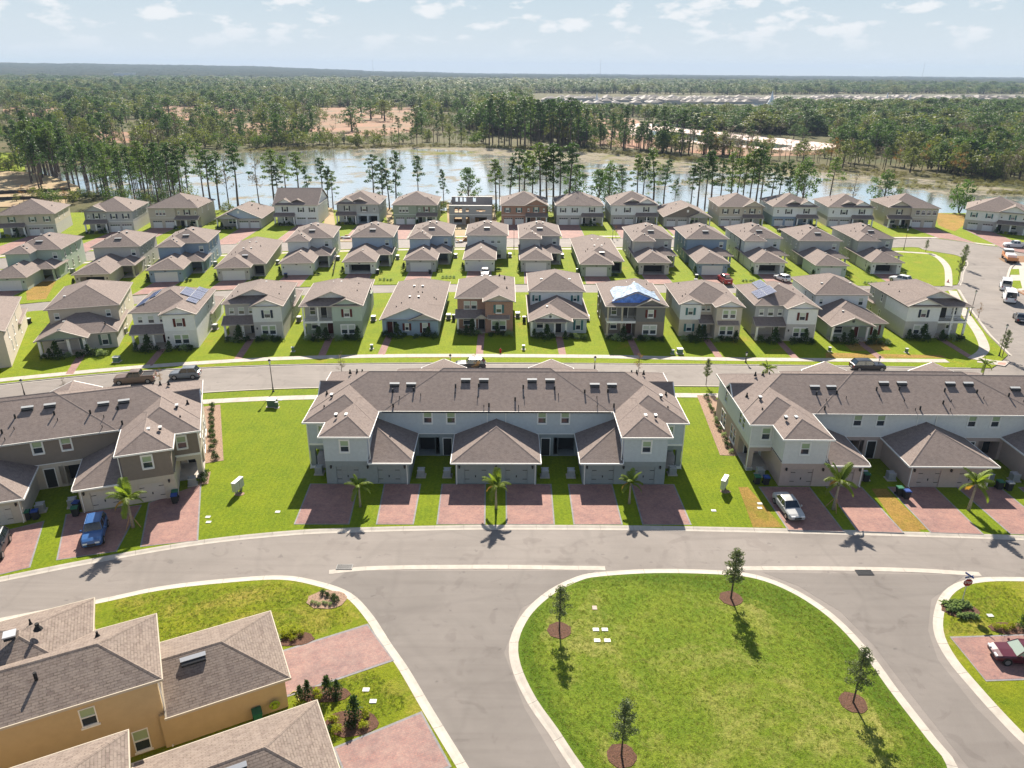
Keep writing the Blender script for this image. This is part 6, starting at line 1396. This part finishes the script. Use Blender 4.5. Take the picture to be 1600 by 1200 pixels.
gcar('long black SUV parked before the white-railed house on the back street',1355,576.5,91,'suv','paint_black',L=5.3,W=2.0,z=.02)
gcar('red pickup truck backed out from the closed garage of the blue-grey house',1132,441,184,'pickup','paint_brightred',L=5.5,name='pickup_truck',cat='pickup truck')
gcar('white hatchback outside the open garage of the white house',1222,438,200,'hatch','paint_white',L=4.3)
gcar('silver-white SUV by the open garage at the end of the second row',1406,441,215,'suv','paint_white',L=4.7)
gcar('dark blue sedan before the lakeside garage of the slate and white house',1221,361,-30,'sedan','paint_black',L=4.6)
gcar('white sedan at the garage of the grey lakeside house at left',196,370,5,'sedan','paint_white',L=4.5)
gcar('white small car end-on beside the left-edge lakeside house',85,376,10,'hatch','paint_white',L=4.4)
gcar('silver car nosing out before the boxy off-white house',758,430,0,'hatch','paint_silver',L=4.2)
gcar('white pickup behind the orange truck on the cul-de-sac',1585,386,-100,'pickup','paint_white',L=5.6,name='pickup_truck',cat='pickup truck',z=.02)
gcar('white van with a dark rear on the avenue',1576,469,152,'van','paint_white',L=5.6,W=2.1,name='delivery_van',cat='van',z=.02)
gcar('white van parked ahead of the other white van on the avenue',1570,451,150,'van','paint_white',L=5.0,W=2.0,name='delivery_van',cat='van',z=.02)
gcar('dark blue sedan at the right edge behind the white vans',1593,500,155,'sedan','paint_black',L=4.7,z=.02)
def truck(px, py, rot):
    g = G(px,py,0); r = thing('flatbed_truck','orange flatbed truck on the cul-de-sac','truck',(g.x,g.y,.02),R_(rot))
    for n,m,q in (('chassis','black_metal',(-.5,.5,-3.6,3.6,.6,.85)),('load_bed','paint_orange',(-1.2,1.2,-1.2,3.8,.95,1.2)),('load','paint_white',(-1.0,1.0,-.6,2.6,1.22,1.9)),('cab','paint_orange',(-1.1,1.1,-3.7,-1.4,.6,1.7)),('cab_windows','car_glass',(-1.02,1.02,-3.5,-1.55,1.7,2.3)),('cab_roof','paint_white',(-1.06,1.06,-3.5,-1.5,2.3,2.4)),('tail_board','paint_orange',(-1.2,1.2,3.8,3.9,.7,1.5))):
        k = MB(); k.box(*q); o = k.obj(n,M[m],r); bv = o.modifiers.new('b','BEVEL'); bv.width = .07; bv.segments = 2
    for s in (-1,1):
        for yy in (-2.7,1.6,2.7): link('wheel',shared('twh','wheel',lambda m: m.tube([(-.18,0,0),(.18,0,0)],.5,16),M['rubber']),r,(s*.95,yy,.48))
truck(1576,407,158)
# ---------------------------------------------------------------- street furniture and small things
def lamp(px, py, top, label):
    g = G(px,py,.1); _,Z = at_plane(px,top,g.y); h = Z-.1; r = thing('street_lamp',label,'street lamp',(g.x,g.y,.1),0,'black post lanterns')
    k = MB(); k.tube([(0,0,0),(0,0,.7),(0,0,.75),(0,0,h-.75)],[.11,.10,.065,.045],10); k.tube([(0,0,0),(0,0,.12)],[.2,.14],10); k.obj('post',M['black_metal'],r)
    k = MB(); k.tube([(0,0,h-.72),(0,0,h-.25)],[.10,.17],8); k.obj('lantern',M['lamp_glass'],r); k = MB(); k.tube([(0,0,h-.25),(0,0,h-.1),(0,0,h)],[.24,.12,.02],8); k.tube([(0,0,h-.78),(0,0,h-.72)],[.06,.13],8); k.obj('lamp_hood',M['black_metal'],r)
for q in ((427,612,561,'black lamp post on the verge left of the middle terrace'),(39,619,592,'black lamp post behind the left terrace'),(704,573,553,'black lamp post beside the black minivan'),(929,578,556,'black lamp post behind the middle terrace, right part'),(1516,493,453,'tall black lamp post on the avenue verge beside the corner house'),(1561,556,506,'black lamp post at the avenue corner behind a small tree'),(1371,577,556,'black lamp post at the nose of the long black SUV'),(1412,390,356,'black lamp post on the lane near the open green lawn'),(1505,405,382,'black lamp post by the curved path and cul-de-sac'),(803,388,356,'black lamp post on the lane right of the boxy house'),(957,374,357,'black lamp post on the lane above the low grey house'),(1165,566,549,'black lamp post on the front row sidewalk by the teal-door house')): lamp(*q)
def bin_(x, y, lid, label, rot=0, body='bin_body', z=.13):
    r = thing('wheeled_bin',label,'trash bin',(x,y,z),rot,'wheeled bins'); link('bin_body',shared(('bb',body),'bin_body',lambda k: k.tube([(0,0,.05),(0,0,.95)],[.36,.44],4),M[body]),r,(0,0,0),math.pi/4)
    link('lid',shared(('lid',lid),'lid',lambda k: (k.box(-.34,.34,-.38,.36,.955,1.03),k.box(-.3,.3,-.34,.2,1.03,1.07),k.box(-.3,.3,.36,.42,.9,1.0)),M[lid]),r)
    for s in (-1,1): link('wheel',shared('bw','wheel',lambda k: k.tube([(-.04,0,0),(.04,0,0)],.13,10),M['rubber']),r,(s*.28,.3,.13))
def gb(px, py, lid, label, rot=0): g = G(px,py,.1); bin_(g.x,g.y,lid,label,R_(rot))
for q in ((1182,756,'lid_green','green-lidded bin in the shaded porch corner of the right terrace'),(1196,757,'lid_blue','blue-lidded bin in the shaded porch corner of the right terrace'),(1352,752,'lid_green','green-lidded bin by the left garage wing of the right terrace'),
    (1404,774,'lid_green','green-lidded bin of the pair in sun between two garages of the right terrace'),(1415,779,'lid_blue','blue-lidded bin of the pair in sun between two garages of the right terrace'),(1560,764,'lid_green','green-lidded bin right of the double garage, near the right edge'),(1575,766,'lid_grey','grey-lidded bin right of the double garage, near the right edge'),
    (275,780,'lid_green','green-lidded bin by the right garage door of the left terrace',19),(274,786,'lid_blue','blue-lidded bin by the right garage door of the left terrace',19),(122,797,'lid_blue','blue-lidded bin beside the parked blue SUV'),(119,806,'lid_green','green-lidded bin beside the parked blue SUV',19),(44,812,'lid_green','green-lidded bin at the sunny edge of the drive, left terrace',19),(57,811,'lid_blue','blue-lidded bin at the sunny edge of the drive, left terrace',19),
    (46,506,'lid_white','bin behind the left-edge cream house'),(188,489,'lid_white','white-topped bin between the low-gabled house and the solar-panel house'),(327,485,'lid_blue','blue-topped bin right of the solar-panel house'),(692,470,'lid_white','white-topped bin right of the blue low house'),(709,500,'lid_grey','dark bin left of the brick house'),(819,503,'lid_white','bin left of the four-column house'),
    (311,441-26,'lid_white','bin at the right wall of the slate-blue house'),(176,440,'lid_blue','blue-topped bin left of the long low beige house'),(447,434,'lid_blue','blue-topped bin at the garage of the off-white house'),(590,428,'lid_white','white-topped bin at the open garage full of boxes'),(672,428,'lid_grey','dark bin at the closed garage of the pale blue house'),(902,427,'lid_white','white-topped bin left of the low grey house'),(1088,436,'lid_white','white bin at the left of the red pickup garage'),(124,378,'lid_white','bin right of the grey lakeside house porch')): gb(*q)
p = TL(OA,-2.2,-.5); bin_(p[0],p[1],'lid_green','green bin against the tan wall in the lower left',TA,body='lid_green')
p = TL(OA,-.95,-.35); r = thing('hose_reel','green coiled garden hose hanging at the tan house corner','garden hose',(p[0],p[1],1.0),TA)
k = MB()
for rr_ in (.24,.3,.36): k.tube([(math.cos(a*.4)*rr_,-.02*rr_,math.sin(a*.4)*rr_) for a in range(17)],.03,6)
k.obj('hose_coil',M['hose_green'],r); k = MB(); k.tube([(0,-.12,0),(0,.2,0)],.16,12); k.obj('reel',M['hose_green'],r)
g = G(462,1085,.1); k = MB(); k.tube([(g.x-.4+.11*i,g.y+.35*math.sin(i*.55)-.05*i,.16) for i in range(9)],.03,6); tag(k.obj('garden_hose',M['hose_yellow']),'yellow garden hose lying on the bed by the tan house corner','garden hose')
def ac(x, y, z, label, rot=0):
    r = thing('air_conditioner',label,'air conditioner',(x,y,z),rot,'air conditioning units'); link('pad',shared('acpad','pad',lambda k: k.box(-.55,.55,-.5,.5,-.05,.08),M['walk_concrete']),r)
    link('casing',shared('accase','casing',lambda k: (k.box(-.4,.4,-.4,.4,.08,.88),[k.box(-.42,.42,-.42,-.401,.14+.08*i,.17+.08*i) for i in range(8)]),M['ac_grey']),r)
    link('fan_guard',shared('acfan','fan_guard',lambda k: (k.tube([(0,0,.88),(0,0,.93)],.33,16),k.box(-.43,.43,-.43,-.3,.88,.93),k.box(-.43,.43,.3,.43,.88,.93)),M['galvanised']),r)
th = [o for o in COL.objects if o.name.startswith('town_house') and o.get('category') == 'town house']
for o,nm in zip(th,('middle','right','left')):
    mwx = Matrix.Translation(o.location)@Matrix.Rotation(o.rotation_euler.z,4,'Z')
    for lx,ly,dd in ((-20.4,2.3,'at its left end'),(-8.6,1.7,'right of its left garages'),(-5.6,1.7,'left of its double garage'),(5.6,1.7,'right of its double garage'),(8.6,1.7,'left of its right garages'),(20.4,2.3,'at its right end')):
        if nm == 'left' and lx < -6 or nm == 'right' and lx > 15: continue
        w = mwx@Vector((lx,ly,0)); ac(w.x,w.y,.12,f'air conditioner of the {nm} terrace {dd}',o.rotation_euler.z)
for i,(l,x,y,r_,*_) in enumerate(R2):
    a = R_(r_); lx,ly = 10.6,14.5; ac(x+lx*math.cos(a)-ly*math.sin(a),y+lx*math.sin(a)+ly*math.cos(a),.12,f'air conditioner at the right wall of the {ORD[i] if i < 12 else str(i+1)+"th"} second-row house from the left')
for i,q in enumerate(fr):
    if i in (0,): continue
    a = R_(q['r']); lx,ly = 10.9,9.5; ac(q['x']+lx*math.cos(a)-ly*math.sin(a),q['y']+lx*math.sin(a)+ly*math.cos(a),.12,f'air conditioner at the right wall of the {ORD[i] if i < 12 else str(i+1)+"th"} front-row house from the left')
# stop sign with street name blades
g = G(1502,943,.1); r = thing('stop_sign','red octagonal stop sign with blue street name blades on the corner','stop sign',(g.x,g.y,.1),0)
k = MB(); k.tube([(0,0,0),(0,0,3.0)],.035,8); k.obj('post',M['galvanised'],r)
k = MB(); oc = lambda R,y: [(R*math.cos(R_(22.5+45*i)),y,2.3+R*math.sin(R_(22.5+45*i))) for i in range(8)]
def plate(R,y0,y1,m,nm):
    k = MB(); a = oc(R,y0); b = oc(R,y1); k.face(a); k.face(b[::-1]); [k.face([a[i],b[i],b[(i+1)%8],a[(i+1)%8]]) for i in range(8)]; return k.obj(nm,M[m],r)
plate(.42,-.06,-.04,'sign_white','sign_border'); plate(.39,-.07,-.061,'sign_red','sign_face')
cu = bpy.data.curves.new('stop_text','FONT'); cu.body = 'STOP'; cu.size = .34; cu.align_x = 'CENTER'; cu.align_y = 'CENTER'; cu.extrude = .004; to = bpy.data.objects.new('t',cu); COL.objects.link(to)
bpy.context.view_layer.update(); me = bpy.data.meshes.new_from_object(to); bpy.data.objects.remove(to); me.materials.clear(); me.materials.append(M['sign_white']); lo_ = link('lettering',me,r,(0,-.078,2.3),(R_(90),0,0)); lo_.scale = (.72,.95,1)
for rot,z in ((0.25,2.86),(1.9,3.02)):
    k = MB(); k.box(-.42,.42,-.015,.015,z-.08,z+.08); o = k.obj('street_name_blade',M['sign_blue'],r,rot=rot); k = MB(); k.box(-.3,.3,-.02,.02,z-.03,z+.03); k.obj('blade_lettering',M['sign_white'],o) if False else None
# neighbourhood mailbox units
for px,py,lb in ((370,772,'grey cluster mailbox on the lawn right of the left terrace'),(1129,768,'pair of white cluster mailboxes on the lawn left of the right terrace')):
    g = G(px,py,.1); r = thing('cluster_mailbox',lb,'mailbox',(g.x,g.y,.1),R_(75 if px < 500 else 60)); n = 1 if px < 500 else 2
    for i in range(n+1 if px > 500 else 2):
        if px < 500 and i == 1: dx = .82
        else: dx = i*.82
        if i >= 2: break
        k = MB(); k.box(dx-.12,dx+.12,-.12,.12,0,.45); k.obj('pedestal',M['grey_metal'],r); k = MB(); k.box(dx-.39,dx+.39,-.22,.22,.45,1.5); k.box(dx-.41,dx+.41,-.24,.24,1.5,1.56); c_ = k.obj('cabinet',M['galvanised'],r)
        for a in range(8): link('mail_door',shared('mdoor','mail_door',lambda m: m.box(-.165,.165,-.012,.0,-.11,.11),M['white_plastic']),c_,(dx-.19+.38*(a%2),-.222,.6+.25*(a//2)))
    mulch(g.x+.3,g.y,.55,.4,m='mulch_pale')
def flat(px, py, w, d, m, label, h=.05, name='meter_cover', cat='utility cover', grp='white utility covers on the lawns', rot=0):
    g = G(px,py,.1); k = MB(); k.box(-w/2,w/2,-d/2,d/2,-.05,h); o = k.obj(name,M[m],None,(g.x,g.y,.1),rot); tag(o,label,cat,grp)
for q in ((931,984,'white cover, upper left of the four on the grass island'),(945,984,'white cover, upper right of the four on the grass island'),(933,1001,'white cover, lower left of the four on the grass island'),(949,1001,'white cover, lower right of the four on the grass island'),(572,1078,'white cover, upper one on the small lawn between the brick drives'),(583,1096,'white cover, lower one on the small lawn between the brick drives'),(1547,962,'white cover on the corner lawn right of the stop sign'),(326,816,'white cover, lower one on the lawn by the left terrace drive'),(325,808,'small white cover, upper one on the lawn by the left terrace drive'),(434,800,'white cover in the middle of the lawn left of the middle terrace'),(1115,798,'white cover on the lawn right of the middle terrace'),(1187,787,'white cover, upper one beside the dry grass strip'),(1187,794,'white cover, lower one beside the dry grass strip'),(438,625,'pale cover beside the green utility cabinet')): flat(q[0],q[1],.5 if '(small' not in q[2] else .3,.36,'white_plastic',q[2])
flat(929,950,.4,.5,'stucco_pink','pinkish cover above the four white ones on the grass island')
def cabinet(px, py, w, d, h, m, label, top='lid_grey', name='utility_cabinet', cat='utility box', grp='utility cabinets'):
    g = G(px,py,.1); r = thing(name,label,cat,(g.x,g.y,.1),0,grp); k = MB(); k.box(-w/2,w/2,-d/2,d/2,0,h); o = k.obj('cabinet_body',M[m],r); bv = o.modifiers.new('b','BEVEL'); bv.width = .03; bv.segments = 2
    k = MB(); k.box(-w/2-.04,w/2+.04,-d/2-.04,d/2+.04,h,h+.07); k.obj('cabinet_lid',M[top],r); k = MB(); k.box(-w/2-.15,w/2+.15,-d/2-.15,d/2+.15,-.05,.06); k.obj('plinth',M['walk_concrete'],r)
cabinet(426,634,1.2,1.0,.95,'utility_green','large green utility cabinet on the lawn below the lamp post','white_plastic'); cabinet(433,637,.35,.35,.8,'utility_green','slim green post cabinet beside the large green one')
for px,py,l in ((1051,553,'slim pale cabinet left of the large one by the teal-door house'),(1062,552,'large white-topped cabinet by the teal-door house'),(458,549,'small cabinet on the lawn left of the sage balcony house'),(581,545,'small cabinet on the lawn right of the sage balcony house'),(818,546,'small cabinet on the lawn left of the four-column house'),(1296,549,'small cabinet on the lawn left of the white-railed house'),(1416,551,'small cabinet on the lawn left of the corner house'),(183,565,'green cabinet at the lawn edge right of the low-gabled house')): cabinet(px,py,*((.9,.8,.8) if px in (1062,183) else (.4,.4,.7)),'utility_green',l,'white_plastic')
g = G(782,551,.1); r = thing('fire_hydrant','red fire hydrant in the shade before the brick house','fire hydrant',(g.x,g.y,.1)); k = MB(); k.tube([(0,0,0),(0,0,.08),(0,0,.1),(0,0,.65),(0,0,.8)],[.2,.2,.14,.14,.03],12); k.obj('barrel',M['red_paint'],r); k = MB(); k.tube([(-.25,0,.48),(.25,0,.48)],.07,8); k.obj('outlet',M['red_paint'],r)
g = G(1481,441,.13); r = thing('traffic_cone','small red cone on the curved path','traffic cone',(g.x,g.y,.13)); k = MB(); k.tube([(0,0,.04),(0,0,.7)],[.18,.03],12); k.obj('cone',M['red_paint'],r); k = MB(); k.box(-.25,.25,-.25,.25,0,.04); k.obj('base',M['rubber'],r)
def fence(pts, h, m, label, name='silt_fence', z=.1, grp=None):
    r = thing(name,label,'fence',(pts[0][0],pts[0][1],z),0,grp); o0 = Vector(pts[0])
    for a,b in zip(pts,pts[1:]):
        a = Vector(a)-o0; b = Vector(b)-o0; n = max(1,int((b-a).length/2.4)); d = (b-a)/n; s = Vector((-d.y,d.x)).normalized()*.02
        for i in range(n):
            p = a+d*i; q = a+d*(i+1)-d*.02; k = MB(); k.prism([(p-s).to_tuple(),(q-s).to_tuple(),(q+s).to_tuple(),(p+s).to_tuple()],.02,h); k.obj('fence_panel',M[m],r); k = MB(); k.box(p.x-.05,p.x+.05,p.y-.05,p.y+.05,0,h+.1); k.obj('post',M[m],r)
fence([tuple(G(521,430,.1).xy),tuple(G(526.5,401,.1).xy)],1.3,'black_metal','black fence between two second-row houses, left of the open garage','garden_fence')
fence([tuple(G(-25,303).xy),tuple(G(60,299).xy),tuple(G(110,297).xy)],1.1,'black_metal','upper black silt fence on the graded ground at left',z=-.3,grp='silt fences'); fence([tuple(G(-25,312).xy),tuple(G(50,310).xy),tuple(G(125,309).xy)],1.1,'black_metal','lower black silt fence on the graded ground at left',z=-.3,grp='silt fences')
# building materials beside the shell and the unfinished house
random.seed(3)
for i,(px,py,l) in enumerate(((706,375,'white sheet-wrapped stack at the kerb by the shell'),(716,378,'pale block stack by the shell'),(728,375,'timber pile by the shell'),(741,378,'white block stack, right part of the shell site'),(752,374,'pale sand heap by the shell'),(528,374,'timber pile before the unfinished house'),(541,372,'pallet of blocks before the unfinished house'),(557,374,'pale wrapped stack before the unfinished house'))):
    g = G(px,py,.1); r = thing('material_stack',l,'building material',(g.x,g.y,.1),random.random(),'building material on site')
    for a in range(random.randint(4,8)):
        k = MB(); w,d,h = random.uniform(.4,1.2),random.uniform(.15,.5),random.uniform(.1,.3); k.box(-w,w,-d,d,0,h); k.obj('piece',M[random.choice(('white_plastic','wood','block_grey') if 'timber' not in l else ('wood','wood'))],r,(random.uniform(-.7,.7),random.uniform(-.6,.6),.3*(a//3)),random.random()*.8)
# ---------------------------------------------------------------- far away
def town():
    rnd = random.Random(9); n = 0; mats = [mk('far_roof_a',(.20,.175,.16),.8),mk('far_roof_b',(.25,.23,.215),.8),mk('far_roof_c',(.16,.14,.125),.8)]
    for row in range(9):
        t = row/8
        for i in range(54):
            px = 846+i*14.6+(row%2)*7+rnd.uniform(-2,2); py = (161.5-7.0*t)+(px-1200)*-.004*(1-t)*2
            if not (850 < px < 1640) or rnd.random() < .12: continue
            if px < 1000 and row in (1,2,3): continue
            g = G(px,py,0)
            if n >= 290: return
            W,D = 13,rnd.uniform(17,22); k = MB(); z0 = hills(g.x,g.y)-.4; k.box(-W/2,W/2,-D/2,D/2,0,3.2 if rnd.random() < .6 else 6,0)
            h = k.v[-1][2]; e = .6; A = (-W/2-e,-D/2-e,h); B = (W/2+e,-D/2-e,h); C_ = (W/2+e,D/2+e,h); Dd = (-W/2-e,D/2+e,h); p1 = (0,-D/2+6,h+3.2); p2 = (0,D/2-6,h+3.2)
            k.face([A,B,p1],1); k.face([B,C_,p2,p1],1); k.face([C_,Dd,p2],1); k.face([Dd,A,p1,p2],1)
            o = k.obj('distant_house',[M['stucco_grey'],mats[rnd.randrange(3)]],None,(g.x,g.y,z0),rnd.choice((0,.1,1.57,-.1))); n += 1
            tag(o,f'far subdivision house, {ORD[row]} row from the front, {i+1}th lot from the left','house','houses of the far subdivision')
town()
sheet('far_field', TOWN, -.38, mk('far_field',(.10,.10,.06),.95,(.02,.3),world=True), thick=.1)
sheet('far_pond', P((1175,161),(1235,159.5),(1240,163.5),(1180,164.5)), -.3, M['basin_water'], thick=.05)
def fountain(px, py, h, label):
    g = G(px,py,0); r = thing('pond_fountain',label,'fountain',(g.x,g.y,-.3),0,'far pond fountains'); k = MB(); k.tube([(0,0,0),(0,0,h*.3),(0,0,h*.7),(0,0,h)],[h*.36,h*.16,h*.06,.2],10); k.obj('spray',M['sign_white'],r)
for q in ((932,163,17,'white fountain jet left of the far subdivision pond'),(1205,162,20,'white cone-shaped fountain jet in the far pond'),(1385,158,15,'white fountain jet behind the right woods, left one'),(1421,158,14,'white fountain jet behind the right woods, right one')): fountain(*q)
def mast(px, h, Y, label, name, cat):
    X,_ = at_plane(px,110,Y); r = thing(name,label,cat,(X,Y,hills(X,Y))); k = MB(); k.tube([(0,0,0),(0,0,h)],[1.1,.5],6); k.obj('shaft',M['grey_metal'],r)
    if name == 'water_tower': k = MB(); k.tube([(0,0,h-12),(0,0,h-6),(0,0,h)],[6,9,4],12); k.obj('tank',M['white_plastic'],r)
mast(583,110,5200,'thin radio mast on the horizon, left of the centre','radio_mast','mast'); mast(938,125,5200,'thin radio mast on the horizon, right of the centre','radio_mast','mast'); mast(1443,115,5600,'tall slim tower on the horizon at the right','radio_mast','tower')
X,_ = at_plane(193,106,3900); r = thing('warehouse','long white flat building on the far left horizon','building',(X,3900,hills(X,3900))); k = MB(); k.box(-45,45,-15,15,0,22); k.obj('wall',M['white_plastic'],r); k = MB(); k.box(-47,47,-17,17,22.1,24); k.obj('roof',M['sign_white'],r)
# ---------------------------------------------------------------- air
hz = bpy.data.materials.new('haze'); hz.use_nodes = True; nt = hz.node_tree; nt.nodes.remove(nt.nodes['Principled BSDF']); pv_ = nt.nodes.new('ShaderNodeVolumePrincipled')
pv_.inputs['Color'].default_value = (.52,.67,.88,1); pv_.inputs['Density'].default_value = .00008; pv_.inputs['Anisotropy'].default_value = 0; nt.links.new(pv_.outputs[0],nt.nodes['Material Output'].inputs['Volume'])
k = MB(); k.box(-11500,11500,-300,13500,-4,175); tag(k.obj('haze',hz),kind='stuff')
